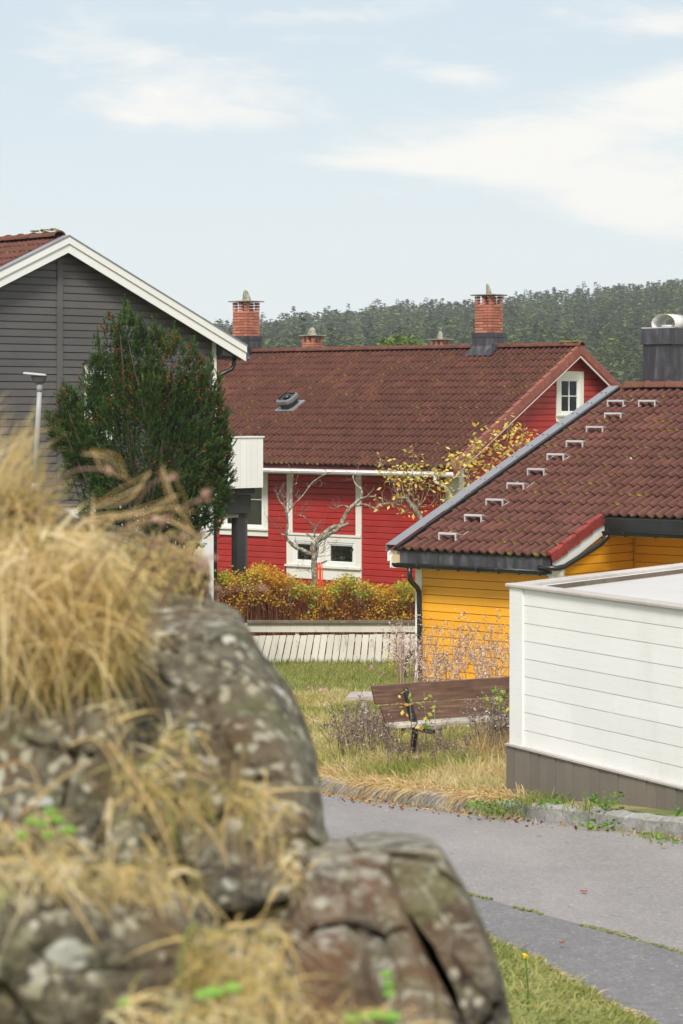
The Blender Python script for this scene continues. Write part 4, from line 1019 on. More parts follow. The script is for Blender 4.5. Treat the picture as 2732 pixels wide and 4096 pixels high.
mb = MB(); slope_board(mb, sfn, (-.36, YZ0), (5.70, yz(5.69)), .075, .02, -.104, -.060); mb.build('verge_flashing_lip', M['blackmetal'], yroof, zb=YH.zb)
for i in range(14):
    yy = -.2 + i * .43; 
    for xx in (-.24, -.15):
        mb = MB(); mb.tube([(xx, yy, yz(yy) + .08), (xx, yy, yz(yy) + .094)], .011, 6); mb.build('screw', M['blackmetal'], yroof, zb=YH.zb)
mb = MB(); slope_board(mb, sfn, (-.36, YZ0), (5.69, yz(5.69)), -.035, -.17, -.285, -.262); slope_board(mb, sfn, (-.33, YZ0), (5.69, yz(5.69)), -.10, -.27, -.261, -.240); mb.build('barge_board', M['white'], yroof, zb=YH.zb)
mb = MB(); fbox(mb, Fy, -.235, -.07, YZ0 - .22, YZ0 - .0, .28, .30); mb.build('eave_end', painted('bare_pine_end', (.55, .42, .27), .7, .2, .1), yroof, zb=YH.zb)
mb = MB(); fbox(mb, Fy, -.068, 2.70, YZ0 - .235, YZ0 - .012, .302, .330); YH.build(mb, 'fascia', M['flashing'])
mb = MB(); fbox(mb, Fy, .66, .672, YZ0 - .235, YZ0 - .012, .3305, .334); YH.build(mb, 'fascia_seam', M['blackmetal'])
mb = MB(); fbox(mb, Fy, -.22, 2.66, YZ0 - .27, YZ0 - .238, .05, .33); YH.build(mb, 'soffit', M['cream'])
mb = MB(); gutter(mb, (-.12, -.40, YZ0 - .195), (2.66, -.40, YZ0 - .195), .060); gt = YH.build(mb, 'gutter', M['blackmetal'], fix=False)
for i in range(7):
    mb = MB(); xx = .35 + i * .37; mb.tube([(xx, -.40 + math.cos(a) * .066, YZ0 - .195 + math.sin(a) * .066) for a in np.linspace(PI, 2 * PI, 8)], .010, 5); mb.build('gutter_bracket', M['blackmetal'], gt, zb=YH.zb)
def lp(px, py, y): x = YH.x_at(px, y); return (x, y, YH.z_at(py, x, y))
mb = MB(); mb.tube([lp(409.6, 567, -.40), lp(409.4, 575, -.40), lp(410.4, 580, -.37), lp(413.5, 584, -.27), lp(417, 587.5, -.15), lp(419, 592, -.09), lp(419.3, 597, -.085), lp(419.9, 664, -.085), lp(420.4, 673, -.085)], .040, 12)
dp = YH.build(mb, 'downpipe', M['blackmetal'])
mb = MB(); mb.tube([lp(420.4, 673, -.085), lp(420.8, 680, -.10), lp(421.6, 686, -.20)], .042, 12); mb.build('downpipe_shoe', painted('rusty_pipe_end', (.10, .05, .04), .8, .3, .2), dp, zb=YH.zb)
# step side: white barge, long pipe down to the lower gutter, upper fascia and gutter
mb = MB(); slope_board(mb, sfn, (-.33, YZ0), (.97, yz(.97)), -.03, -.24, 2.735, 2.760); YH.build(mb, 'barge_board', M['white'])
mb = MB(); fbox(mb, Fs, -.30, -.05, YZ0 - .30, YZ0 - .2, .02, .11); YH.build(mb, 'eave_box', M['white'])
y2 = .97
mb = MB(); fbox(mb, Face((0, 0, 0), (1, 0, 0), (0, -1, 0)), 2.80, XR + .1, yz(y2) - .22, yz(y2) - .012, -y2 + .0, -y2 + .028); YH.build(mb, 'fascia', M['blackmetal'])
mb = MB(); fbox(mb, Face((0, 0, 0), (1, 0, 0), (0, -1, 0)), 2.80, XR + .1, yz(y2) - .27, yz(y2) - .225, -1.92, -y2 + .026); YH.build(mb, 'soffit', M['cream'])
mb = MB(); gutter(mb, (2.82, y2 - .10, yz(y2) - .20), (XR + .1, y2 - .10, yz(y2) - .20), .060); gt2 = YH.build(mb, 'gutter', M['blackmetal'], fix=False)
for i in range(10):
    mb = MB(); xx = 3.2 + i * .52; mb.tube([(xx, y2 - .10 + math.cos(a) * .066, yz(y2) - .20 + math.sin(a) * .066) for a in np.linspace(PI, 2 * PI, 8)], .010, 5); mb.build('gutter_bracket', M['blackmetal'], gt2, zb=YH.zb)
def lpx(px, py, x): y = YH.y_at(px, x); return (x, y, YH.z_at(py, x, y))
mb = MB(); mb.tube([(2.88, y2 - .10, yz(y2) - .22), (2.88, y2 - .11, yz(y2) - .29), (2.87, .70, yz(.70) - .27), (2.86, -.20, yz(-.2) - .19), (2.82, -.36, YZ0 - .15), (2.70, -.42, YZ0 - .14), (2.56, -.42, YZ0 - .15)], .040, 12); YH.build(mb, 'downpipe', M['blackmetal'])
# roof steps
stepmb = []
for i, (px, py) in enumerate([(d[0] / 2.2957, d[1] / 2.2957) for d in ((1413, 918), (1485, 918), (1407, 947), (1365, 978), (1319, 1011), (1275, 1041), (1230, 1075), (1183, 1108), (1135, 1145), (1086, 1181), (1027, 1223))]):
    sx, sy = on_roof(YH, px, py + 1.2, yz, .15)
    us_ = Vector((0, YC, YS)); nn_ = Vector((0, -YS, YC)); o_ = Vector((sx, sy, yz(sy) + .055)); hw = .155
    if i == 0:
        m = MB(); z_ = Vector((0, 0, 1))
        for s_ in (-1, 1):
            a = Vector((s_ * hw, 0, 0)); t = a + z_ * .105
            m.obox((a + t) / 2, (.008, 0, 0), (0, .012, 0), z_ * .053)
            m.tube([a, a + us_ * .34], .007, 5); m.tube([t, a + us_ * .20], .007, 5)
        m.obox(z_ * .108 + Vector((0, .025, 0)), (hw + .01, 0, 0), (0, .030, 0), z_ * .006); m.obox(z_ * .098 + Vector((0, -.006, 0)), (hw + .01, 0, 0), (0, .004, 0), z_ * .012)
        step0 = m.build('roof_step', M['palezinc'], yroof); st = step0
    else:
        st = step0.copy(); col.objects.link(st); st.parent = yroof
    st.location = (o_.x, o_.y, o_.z - YH.zb)
blob_clumps('moss', [(.12 + i * .07, 5.62, yz(5.6) + .11, .05) for i in range(5)] + [(.3 + random.uniform(0, 5), .4 + random.uniform(0, 4.8), 0, .018) for _ in range(0)], M['moss'], yroof, YH.zb)
# sheet-metal chimney with arched cowl
cyY = 5.85; c0, c1 = YH.x_at(643, cyY), YH.x_at(670.8, cyY); cD = .60; cz = lambda py: YH.z_at(py, c1, cyY)
mb = MB(); mb.box((c0, cyY, yz(5.6) - .3), (c1, cyY + cD, cz(343))); ych = YH.build(mb, 'chimney', M['flashing'])
mb = MB(); zt_, zb_ = cz(328), cz(344); i0 = .035
mb.hexa([(c0 - i0, cyY - i0, zb_), (c1 + i0, cyY - i0, zb_), (c1 + i0, cyY + cD + i0, zb_), (c0 - i0, cyY + cD + i0, zb_), (c0 - .012, cyY - .012, zt_), (c1 + .012, cyY - .012, zt_), (c1 + .012, cyY + cD + .012, zt_), (c0 - .012, cyY + cD + .012, zt_)]); mb.build('hood', M['flashing'], ych, zb=YH.zb)
mb = MB(); mb.box((c0 - .02, cyY - .02, zt_ + .001), (c1 + .02, cyY + cD + .02, zt_ + .018)); mb.build('lid', M['palezinc'], ych, zb=YH.zb)
mb = MB(); ccx = YH.x_at(664.5, cyY + .1); rr = .235; V = []; zz0 = zt_ + .02 + .02
angs = np.linspace(-.12 * PI, 1.12 * PI, 22)
for yy in (cyY + .06, cyY + .50):
    for r_ in (rr, rr - .006):
        for a in angs: V.append((ccx + math.cos(a) * r_, yy, zz0 + .05 + math.sin(a) * r_ * .70 - .01))
n = len(angs); F = []
for k in range(n - 1): F += [(k, k + 1, 2 * n + k + 1, 2 * n + k), (n + k, n + k + 1, 3 * n + k + 1, 3 * n + k), (k, k + 1, n + k + 1, n + k), (2 * n + k, 2 * n + k + 1, 3 * n + k + 1, 3 * n + k)]
mb.add(V, F, smooth=True); mb.build('cowl', painted('white_coated_cowl', (.72, .70, .67), .35, .05, .15, (.3, .25, .2)), ych, zb=YH.zb)
mb = MB(); mb.tube([(ccx, cyY + .28, zt_ + .018), (ccx, cyY + .28, zt_ + .06)], .15, 16); mb.build('flue', M['palezinc'], ych, zb=YH.zb)

# ================================================================ GREY HOUSE
GH = House('grey_house', (-2.516, 47.733), (.74, .673), -5.2, "dark grey boarded gable house with white barge boards and white balcony", "house")
GX = -3.735; GT = .457; GA = math.atan(GT); GC, GS = math.cos(GA), math.sin(GA)
def gz(x): return 3.16 - GT * abs(x - GX)
Fq = Face((0, 0, 0), (1, 0, 0), (0, -1, 0)); Fe = Face((0, 0, 0), (0, 1, 0), (1, 0, 0))
gx0, gx1 = GH.x_at(83.4, 0), GH.x_at(112.2, 0); gzz0, gzz1 = GH.z_at(440, gx0, 0), GH.z_at(364, gx0, 0)
zfd = GH.z_at(499.5, 0, 0)
gwall = wall_plane(GH, 'gable_wall', Fq, [(2 * GX, gz(2 * GX) - .14), (GX, gz(GX) - .14), (0, gz(0) - .14)], [hole(gx0, gx1, gzz0, gzz1, .05)], M['grey'])
mb = MB(); fbox(mb, Fe, .101, 9, zfd, gz(0) - .16, -.1, 0); mb.box((2 * GX + .01, .101, -5.4), (2 * GX + .1, 8.9, gz(0) - .15)); mb.box((2 * GX + .1, 8.9, -5.4), (-.1, 9, gz(0) - .15)); GH.build(mb, 'side_wall', M['grey'])
gseam = GH.z_at((1000 + 535 * .3189) / 4, GH.x_at(775 * .3189 / 4, 0), 0); gseam2 = GH.z_at((1000 + 1092 * .3189) / 4, GH.x_at(775 * .3189 / 4, 0), 0); gp = (gseam - gseam2) / 6
post0, post1 = GH.x_at(55.8, 0), GH.x_at(61.5, 0); kx = GH.x_at(211.3, 0)
clad(GH, Fq, gwall, 2 * GX, kx, zfd + .02, 3.0, gp, M['grey'], phase=gseam, gap=.017, ch=.006, holes=[(post0, post1, -9, 9), (gx0, gx1, gzz0, gzz1)],
     top=lambda z: (GX - (3.16 - .14 - z) / GT, min(kx, GX + (3.16 - .14 - z) / GT)))
mb = MB(); fbox(mb, Fq, post0 + .002, post1 - .002, zfd, gz(GX) - .2, .001, .055); GH.build(mb, 'trim_board', M['grey'])
mb = MB(); fbox(mb, Fq, kx + .002, .03, zfd - .02, gz(0) - .16, .001, .045); GH.build(mb, 'corner_board', M['white'])
mb = MB(); fbox(mb, Fe, .0, .12, zfd - .02, gz(0) - .16, .001, .03); GH.build(mb, 'corner_board', M['white'])
mb = MB(); fbox(mb, Fq, 2 * GX, -.02, -5.4, zfd - .004, .002, .012); fbox(mb, Fe, .0, 9, -5.4, zfd - .022, -.05, -.022); GH.build(mb, 'foundation', M['render'])
mb = MB(); fbox(mb, Fq, 2 * GX, .035, zfd - .02, zfd + .0, .046, .06); GH.build(mb, 'base_flashing', M['greymetal'])
gwin, gq = window(GH, Fq, gx0, gx1, gzz0, gzz1, GH.root, casing=.105, sill=False, mat='white', curtain=[(.0, .3), (.6, 1)], recess=.5)
mb = MB(); fbox(mb, Fq, gx0 - .04, gx1 + .04, gzz1 + .003, gzz1 + .02, .03, .12); mb.build('drip_cap', M['blackmetal'], gwin, zb=GH.zb)
mb = MB()
for sgn in (-1, 1):
    xe = GX + sgn * 4.26
    mb.hexa([(GX, -.27, gz(GX) - .15), (xe, -.27, gz(xe) - .15), (xe, 9.2, gz(xe) - .15), (GX, 9.2, gz(GX) - .15), (GX, -.27, gz(GX) - .07), (xe, -.27, gz(xe) - .07), (xe, 9.2, gz(xe) - .07), (GX, 9.2, gz(GX) - .07)])
groof = GH.build(mb, 'roof', M['soffit'])
tm3 = make_tile_mesh('roof_tile', M['tile_garage'], L=.34)
xe = GX - 4.30
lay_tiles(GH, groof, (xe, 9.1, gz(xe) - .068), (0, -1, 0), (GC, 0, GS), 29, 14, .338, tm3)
xe2 = GX + 4.30
mb = MB(); mb.hexa([(GX, -.2, gz(GX) - .069), (xe2, -.2, gz(xe2) - .069), (xe2, 9.1, gz(xe2) - .069), (GX, 9.1, gz(GX) - .069), (GX, -.2, gz(GX) - .03), (xe2, -.2, gz(xe2) - .03), (xe2, 9.1, gz(xe2) - .03), (GX, 9.1, gz(GX) - .03)]); mb.build('right_slope', M['tile_garage'], groof, zb=GH.zb)
ridge_tiles(GH, groof, (GX, -.02, gz(GX) + .02), (GX, 9.1, gz(GX) + .02), M['ridge'], L=.40, rad=.125)
for sgn in (-1, 1):
    xe = GX + sgn * 4.31; f1 = lambda u, z, d: (u, -d, z)
    mb = MB(); slope_board(mb, f1, (GX, gz(GX)), (xe, gz(xe)), -.012, -.155, .302, .328); mb.build('barge_board', M['white'], groof, zb=GH.zb)
    mb = MB(); slope_board(mb, f1, (GX, gz(GX)), (xe, gz(xe)), -.15, -.325, .276, .301); mb.build('barge_board', M['white'], groof, zb=GH.zb)
    mb = MB(); slope_board(mb, f1, (GX, gz(GX)), (xe + sgn * .02, gz(xe + sgn * .02)), .004, -.011, .13, .335); slope_board(mb, f1, (GX, gz(GX)), (xe + sgn * .02, gz(xe + sgn * .02)), -.0115, -.030, .3285, .335); mb.build('verge_flashing', M['greymetal'], groof, zb=GH.zb)
blob_clumps('moss', [(GX + random.uniform(-.05, .05), .1 + i * .11, gz(GX) + .12, .06) for i in range(8)], M['moss'], groof, GH.zb)
# boxed eave, gutter and pipe on the right
xe = GX + 4.31
mb = MB(); mb.hexa([(.02, -.26, gz(0) - .48), (.50, -.26, gz(0) - .48), (.50, 9, gz(0) - .48), (.02, 9, gz(0) - .48), (.02, -.26, gz(0) - .155), (.50, -.26, gz(.50) - .155), (.50, 9, gz(.50) - .155), (.02, 9, gz(0) - .155)]); GH.build(mb, 'eave_box', M['soffit'])
mb = MB(); mb.box((.502, -.26, gz(0) - .49), (.525, 9, gz(.5) - .16)); GH.build(mb, 'fascia', M['white'])
mb = MB(); gutter(mb, (.59, -.24, gz(.59) - .22), (.59, 9, gz(.59) - .22), .055); GH.build(mb, 'gutter', M['blackmetal'], fix=False)
def gp_(px, py, y): x = GH.x_at(px, y); return (x, y, GH.z_at(py, x, y))
mb = MB(); mb.tube([gp_(234.2, 356, -.1), gp_(234.2, 364, -.1), gp_(232, 369, -.08), gp_(221, 374.5, 0), (.075, .06, GH.z_at(382, .07, .06)), (.075, .06, GH.z_at(520, .07, .06)), (.075, .06, -5.1)], .042, 12); GH.build(mb, 'downpipe', M['blackmetal'])
# balcony on the side
by = .22; bx1 = GH.x_at(263.2, by); bz1, bz0 = GH.z_at(436.5, .6, by), GH.z_at(488.5, .6, by)
mb = MB(); mb.box((.14, by + .03, bz0 + .02), (bx1 - .03, 3.2, bz0 + .10)); bal = GH.build(mb, 'balcony', M['blackwood'])
nb = 9; w_ = (bx1 - .125) / nb
for i in range(nb):
    mb = MB(); mb.box((.125 + i * w_ + .003, by, bz0), (.125 + (i + 1) * w_ - .003, by + .024 - (.012 if i % 2 else 0), bz1 - .03)); mb.build('board', M['white'], bal, zb=GH.zb)
for i in range(16):
    mb = MB(); mb.box((bx1 - (.012 if i % 2 else 0) - .02, by + .03 + i * .18, bz0), (bx1, by + .03 + i * .18 + .175, bz1 - .03)); mb.build('board', M['white'], bal, zb=GH.zb)
mb = MB(); mb.box((.125, by - .02, bz1 - .028), (bx1 + .02, by + .09, bz1)); mb.box((bx1 - .07, by + .091, bz1 - .028), (bx1 + .02, 3.0, bz1)); mb.build('rail', M['white'], bal, zb=GH.zb)
mb = MB(); mb.box((.13, by + .12, bz0 - .12), (bx1 - .12, by + .2, bz0 - .002)); GH.build(mb, 'beam', M['blackwood'])
px0, px1 = GH.x_at(239.4, by + .25), GH.x_at(247.2, by + .25)
mb = MB(); mb.box((.13, by + .25, bz0 - .52), (px1 + .10, by + .31, bz0 - .14)); GH.build(mb, 'beam', M['blackwood'])
mb = MB(); mb.box((.13, by + .30, bz0 - .60), (px0 + .02, by + 2.9, bz0 - .535)); GH.build(mb, 'beam', painted('pale_joist', (.33, .31, .28), .7))
for (a, b) in ((px0, px1), ):
    mb = MB(); mb.box((a, by + .315, -5.3), (b, by + .50, bz0 - .14)); GH.build(mb, 'post', M['blackwood'])
    mb = MB(); mb.box((b + .002, by + .33, -5.3), (b + .075, by + .47, bz0 - .14)); GH.build(mb, 'post', painted('dark_grey_post', (.06, .06, .062), .5))
mb = MB(); mb.box((px0, 2.7, -5.3), (px1, 2.88, bz0 - .002)); GH.build(mb, 'post', M['blackwood'])

# ================================================================ houses behind the red roof, their chimneys showing over the ridge
def far_house(px, Y, slab_py, label, stone):
    c = at(px, slab_py, Y); H = House('neighbour_house', (c.x, c.y), (.768, -.6406), -5.6, label, 'house')
    zr = min(1.55, c.z - .55); mb = MB(); mb.box((-3, -.2 - 4.2, -5.7), (3.0, 4.2, zr - 2.35)); H.build(mb, 'wall', M['red'])
    mb = MB()
    mb.add([(-3.3, -4.8, zr - 2.65), (3.3, -4.8, zr - 2.65), (3.3, 0, zr), (-3.3, 0, zr), (-3.3, 4.8, zr - 2.65), (3.3, 4.8, zr - 2.65)], [(0, 1, 2, 3), (3, 2, 5, 4), (0, 3, 4), (1, 5, 2), (0, 4, 5, 1)]); H.build(mb, 'roof', M['tile_red'])
    chimney(H, 0, 0, .5, .46, zr - .5, c.z - .55, c.z, .085, H.root, open_h=.20, stone=stone)
far_house(312.3, 78, 336.3, "house hidden behind the red ridge, its chimney capped with a round pale stone", (.17, .15, .26, -.02))
far_house(440.3, 84, 340.2, "house hidden behind the red ridge, only a low chimney top with small stone showing", (.12, .12, .30, 0))
# ================================================================ WHITE SHED in the near right
W0 = Vector((1.391, 19.4, 0)); w1 = Vector((.4414, -.8973, 0)); v2 = Vector((.568, .823, 0)).normalized()
shed = empty('white_shed', (W0.x, W0.y, -3.25)); tag(shed, "low white boarded flat-roofed shed with taupe plank skirt, beside the kerb", "shed")
class _S: zb = 0.0
SH = _S(); SH.zb = -3.25
dN = Vector((-.8973, -.4414, 0)); dV = Vector((-v2.y, v2.x, 0))
Fw = Face((0, 0, 0), w1, dN); Fv = Face((0, 0, 0), v2, dV)
def su(px):
    k = (px - HX) / FPX; return (W0.x - k * W0.y) / (k * w1.y - w1.x)
def sz(py, u_): return (HY - py) / FPX * (W0.y + w1.y * u_)
zcap = -1.43; zsk = -2.725; LU, LV = 5.2, 4.6
mb = MB(); fbox(mb, Fw, .02, LU, -3.5, zcap - .03, -.10, 0); fbox(mb, Fv, .0, LV, -3.5, zcap - .03, -.10, -.002)
Fw2 = Face(tuple(v2 * LV), w1, -dN); Fv2 = Face(tuple(w1 * LU), v2, -dV)
fbox(mb, Fw2, 0, LU, -3.5, zcap - .03, -.10, 0); fbox(mb, Fv2, 0, LV, -3.5, zcap - .03, -.10, 0)
swall = mb.build('wall', M['shed_white'], shed, zb=SH.zb)
u0 = su(526.3); spitch = .1417; zph = sz(604.9, u0)
z = zph
while z - spitch > zsk - .1: z -= spitch
zs_ = [z + i * spitch for i in range(14)]
for zq in zs_:
    za, zb_ = max(zq, zsk), min(zq + spitch - .0042, zcap - .034)
    if zb_ - za > .02:
        cut = random.choice((.9, 1.5, 2.1, 2.9)); e_ = random.uniform(-.0012, .0012)
        for (ua, ub) in ((u0 + .003, cut - .0015), (cut + .0015, LU)):
            m = MB(); fbox(m, Fw, ua, ub, za, zb_, .001, .022 + e_); m.build('board', M['shed_white'], swall, zb=SH.zb)
        m = MB(); fbox(m, Fv, .05, LV, za, zb_, .001, .022); m.build('board', M['shed_white'], swall, zb=SH.zb)
mb = MB(); fbox(mb, Fw, -.025, u0, zsk, zcap - .034, .001, .036); mb.build('corner_board', M['shed_white'], shed, zb=SH.zb)
n = int(LU / .127)
for i in range(n):
    m = MB(); a = -.045 + i * .127; fbox(m, Fw, a + .003, a + .124, -3.6 if i else -3.6, zsk - .004, .001, .055 + random.uniform(-.003, .003)); m.build('skirt_plank', M['taupe'], swall, zb=SH.zb)
mb = MB(); fbox(mb, Fw, -.05, LU, zsk - .003, zsk + .012, .024, .070); mb.build('skirt_drip', M['capwood'], shed, zb=SH.zb)
mb = MB(); fbox(mb, Fw, -.07, LU, zcap - .032, zcap, -.09, .055); mb.build('rim_board', M['capwood'], shed, zb=SH.zb, bevel=.008)
mb = MB(); fbox(mb, Fv, .10, LV, zcap - .034, zcap - .002, -.085, .055); mb.build('rim_board', M['capwood'], shed, zb=SH.zb, bevel=.008)
mb = MB(); a = w1 * .05 + v2 * .05; b = w1 * (LU - .1) + v2 * .05; c = w1 * (LU - .1) + v2 * (LV - .1); d = w1 * .05 + v2 * (LV - .1); zr0 = zcap - .075
mb.hexa([(p.x, p.y, zr0 - .04) for p in (a, b, c, d)] + [(p.x, p.y, zr0) for p in (a, b, c, d)]); mb.build('roof', M['shelter_roof'], shed, zb=SH.zb)
bm_ = MB(); fbox(bm_, Fv, .12, LV, zr0, zcap - .035, -.087, -.101); bm_.build('rim_shadow_strip', M['fence_top'], shed, zb=SH.zb)  # dark strip painted in for the thin shadow inside the rim

# ================================================================ PICKET FENCE
FY = 47.0; fx = lambda px: (px - HX) / FPX * FY; fz = lambda py: (HY - py) / FPX * FY
fence = empty('wooden_fence', (fx(325), FY, gl(FY))); tag(fence, "weathered cream plank fence with leaning pickets and dark capped rail, below the hedge", "fence")
fo = (fx(325), FY, gl(FY))
def fbuild(mb, nm, mat, **k):
    o = mb.build(nm, mat, fence, **k); o.location = (-fo[0], -fo[1], -fo[2]); return o
def fpart(x0, x1, y0, y1, z0, z1, nm, mat): m = MB(); m.box((x0, y0, z0), (x1, y1, z1)); return fbuild(m, nm, mat)
px = 205.0
while px < 432:
    s_ = max(0.0, min(1.0, 1 - (px - 246) / 165)); lean = .26 * s_ ** .9
    x0 = fx(px) + random.uniform(-.004, .004); x1 = fx(px + 6.1) + random.uniform(-.004, .004); zt = fz(635.6 - 1.6 * min(1, max(0, (px - 250) / 150)) + random.uniform(-.35, .35)); zb_ = fz(669.5); h = zt - zb_; sh = -lean * h
    m = MB(); y0 = FY + random.uniform(-.008, .008); t_ = .018; sg = random.uniform(-.006, .006)
    m.hexa([(x0 + sh, y0 - .05, zb_), (x1 + sh - .004, y0 - .05, zb_), (x1 + sh - .004, y0 - .05 + t_, zb_), (x0 + sh, y0 - .05 + t_, zb_),
            (x0, y0 + sg, zt), (x1, y0 + sg, zt), (x1, y0 + sg + t_, zt), (x0, y0 + sg + t_, zt)])
    fbuild(m, 'picket', M['fence']); px += 6.86
fpart(fx(200), fx(432), FY + .02, FY + .05, fz(632.2), fz(623.2), 'rail', M['fence'])
fpart(fx(200), fx(432), FY + .03, FY + .06, fz(662), fz(655), 'rail', M['fence'])
fpart(fx(200), fx(432), FY + .03, FY + .06, fz(642), fz(638), 'rail', M['fence'])
fpart(fx(247), fx(432), FY - .04, FY + .12, fz(623.2) + .003, fz(620.6), 'cap', M['fence_top'])
for p in (218, 297, 375.5, 428): fpart(fx(p - 1.8), fx(p + 1.8), FY + .061, FY + .14, fz(672), fz(624), 'post', M['fence'])

# ================================================================ bulk vegetation helpers
def leaves_np(P, size, up=.0, asp=.55, drop=0.0, rs=.4):
    """rhombic leaves at points P, random orientation; returns V,F"""
    n = len(P); P = np.asarray(P, float)
    a = rng.normal(size=(n, 3)); a[:, 2] = a[:, 2] * .6 - drop + up; a /= np.linalg.norm(a, axis=1)[:, None]
    b = rng.normal(size=(n, 3)); b -= (b * a).sum(1)[:, None] * a; b /= np.linalg.norm(b, axis=1)[:, None]
    s = size * (1 + rng.uniform(-rs, rs, n))[:, None]
    V = np.stack([P, P + a * s * .5 + b * s * asp * .5, P + a * s, P + a * s * .5 - b * s * asp * .5], 1).reshape(-1, 3)
    return V, np.arange(4 * n).reshape(n, 4)
def blades_np(root, d, L, w, droop, seg=4, curl=None):
    """curved tapering blades. root (n,3), d (n,3) unit, L,w,droop (n,)"""
    n = len(root); d = d / np.linalg.norm(d, axis=1)[:, None]
    side = np.cross(d, rng.normal(size=(n, 3))); side /= np.linalg.norm(side, axis=1)[:, None] + 1e-9
    V = []; g_ = np.array([0, 0, -1.0])
    for k in range(seg + 1):
        t = k / seg
        p = root + d * (L * t)[:, None] + g_ * (droop * L * t * t)[:, None]
        if curl is not None: p = p + curl * (L * t * t)[:, None]
        ww = (w * (1 - t ** 1.6) * .5 + w * .04)[:, None]
        V += [p - side * ww, p + side * ww]
    V = np.stack(V, 1).reshape(-1, 3); m = 2 * (seg + 1)
    base = (np.arange(n) * m)[:, None]
    F = np.concatenate([base + np.array([[2 * k, 2 * k + 1, 2 * k + 3, 2 * k + 2]]) for k in range(seg)], 1).reshape(-1, 4)
    return V, F, seg
class Bulk:
    def __init__(self): self.V = []; self.F = []; self.R = []; self.n = 0
    def add(self, V, F, r=None):
        self.V.append(V); self.F.append(F + self.n); self.n += len(V); self.R.append(rng.random(len(F)) if r is None else r)
    def build(self, name, mat, parent=None, off=(0, 0, 0), smooth=False):
        return mesh_np(name, np.concatenate(self.V), np.concatenate(self.F), mat, parent, np.concatenate(self.R), smooth, off)
def blades(bk, root, d, L, w, droop, seg=4, curl=None, rlo=0, rhi=1):
    V, F, s = blades_np(root, d, L, w, droop, seg, curl); r = np.repeat(rng.uniform(rlo, rhi, len(root)), s); bk.add(V, F, r)

# ================================================================ HEDGE
hb = (fx(325), 48.4, gl(48.4)); hedge = empty('hedge', hb); tag(hedge, "autumn hedge of yellow, orange and green leaves on red-brown stems behind the fence", "hedge")
topx = [200, 213, 220, 232, 246, 262, 276, 288, 300, 320, 335, 345, 360, 376, 388, 402, 416, 435]
topy = [590, 580, 573, 578, 573, 566, 574, 577, 584, 589, 585, 577, 583, 588, 591, 583, 586, 590]
def hz_top(x, y): return (HY - np.interp(x / y * FPX + HX, topx, topy)) / FPX * y
n = 4200; X = rng.uniform(fx(200), fx(436), n); Y = rng.uniform(47.9, 49.2, n)
zt = np.array([hz_top(a, b) for a, b in zip(X, Y)]) - rng.uniform(.0, .6, n) ** 1.2; root = np.stack([X, Y, np.full(n, gl(48.4))], 1)
d = np.stack([rng.normal(0, .07, n), rng.normal(0, .07, n), np.ones(n)], 1)
bk = Bulk(); blades(bk, root, d, zt - root[:, 2], np.full(n, .017), np.zeros(n), 3, curl=np.stack([rng.normal(0, .06, n), rng.normal(0, .05, n), np.zeros(n)], 1))
n2_ = 2600; X2 = rng.uniform(fx(200), fx(436), n2_); Y2 = rng.uniform(47.8, 49.2, n2_); Z2 = np.array([hz_top(a, b) for a, b in zip(X2, Y2)]) - rng.uniform(.1, .95, n2_)
blades(bk, np.stack([X2, Y2, Z2], 1), np.stack([rng.normal(0, .6, n2_), rng.normal(0, .4, n2_), rng.uniform(.5, 1.2, n2_)], 1), rng.uniform(.15, .4, n2_), np.full(n2_, .009), rng.uniform(-.2, .3, n2_), 3)
bk.build('stems', M['hedge_stem'], hedge, off=(0, 0, 0)).location = tuple(-c for c in hb)
bk = Bulk(); bg_ = Bulk()
for k in range(3600):
    x = random.uniform(fx(200), fx(436)); y = random.uniform(47.75, 49.1); zt_ = float(hz_top(x, y)); pxx = x / y * FPX + HX
    dep = random.random() ** 1.5 * .85; den = noise.noise(Vector((x * 1.6, y, dep * 2.2)))
    if den < -.10 - .25 * (dep < .3) + dep * .22: continue
    c = np.array([x, y, zt_ - dep]); m = random.randint(4, 9)
    P = c + rng.normal(0, .055, (m, 3))
    isg = (290 < pxx < 318 or 332 < pxx < 374 or pxx < 232 or 396 < pxx < 420) and dep < .45 and random.random() < .5
    V, F = leaves_np(P, .052, asp=.6)
    if isg: bg_.add(V, F)
    else:
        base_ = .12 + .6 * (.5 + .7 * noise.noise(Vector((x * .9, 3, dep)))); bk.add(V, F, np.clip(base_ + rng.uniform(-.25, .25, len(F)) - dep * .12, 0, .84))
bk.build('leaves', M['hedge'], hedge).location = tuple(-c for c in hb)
bg_.build('green_leaves', M['hedge_green'], hedge).location = tuple(-c for c in hb)

# ================================================================ BARE TREE
def limb_px(pl, Y, sx=.0957, ox=275, oy=450, dy=0.0):
    return [at(ox + p[0] * sx, oy + p[1] * sx, Y + dy * i) for i, p in enumerate(pl)], [p[2] * sx / FPX * Y * .5 for p in pl]
def smooth_line(pts, rad, sub=4, wob=.0):
    out_, ro = [], []
    for i in range(len(pts) - 1):
        p0 = pts[max(0, i - 1)]; p1 = pts[i]; p2 = pts[i + 1]; p3 = pts[min(len(pts) - 1, i + 2)]
        for k in range(sub):
            t = k / sub; q = .5 * ((2 * p1) + (-p0 + p2) * t + (2 * p0 - 5 * p1 + 4 * p2 - p3) * t * t + (-p0 + 3 * p1 - 3 * p2 + p3) * t ** 3)
            r_ = rad[i] + (rad[i + 1] - rad[i]) * t
            out_.append(q + Vector((random.uniform(-1, 1), random.uniform(-1, 1), random.uniform(-1, 1))) * wob * r_); ro.append(r_ * random.uniform(.9, 1.12))
    return out_ + [pts[-1]], ro + [rad[-1]]
TY = 50.2
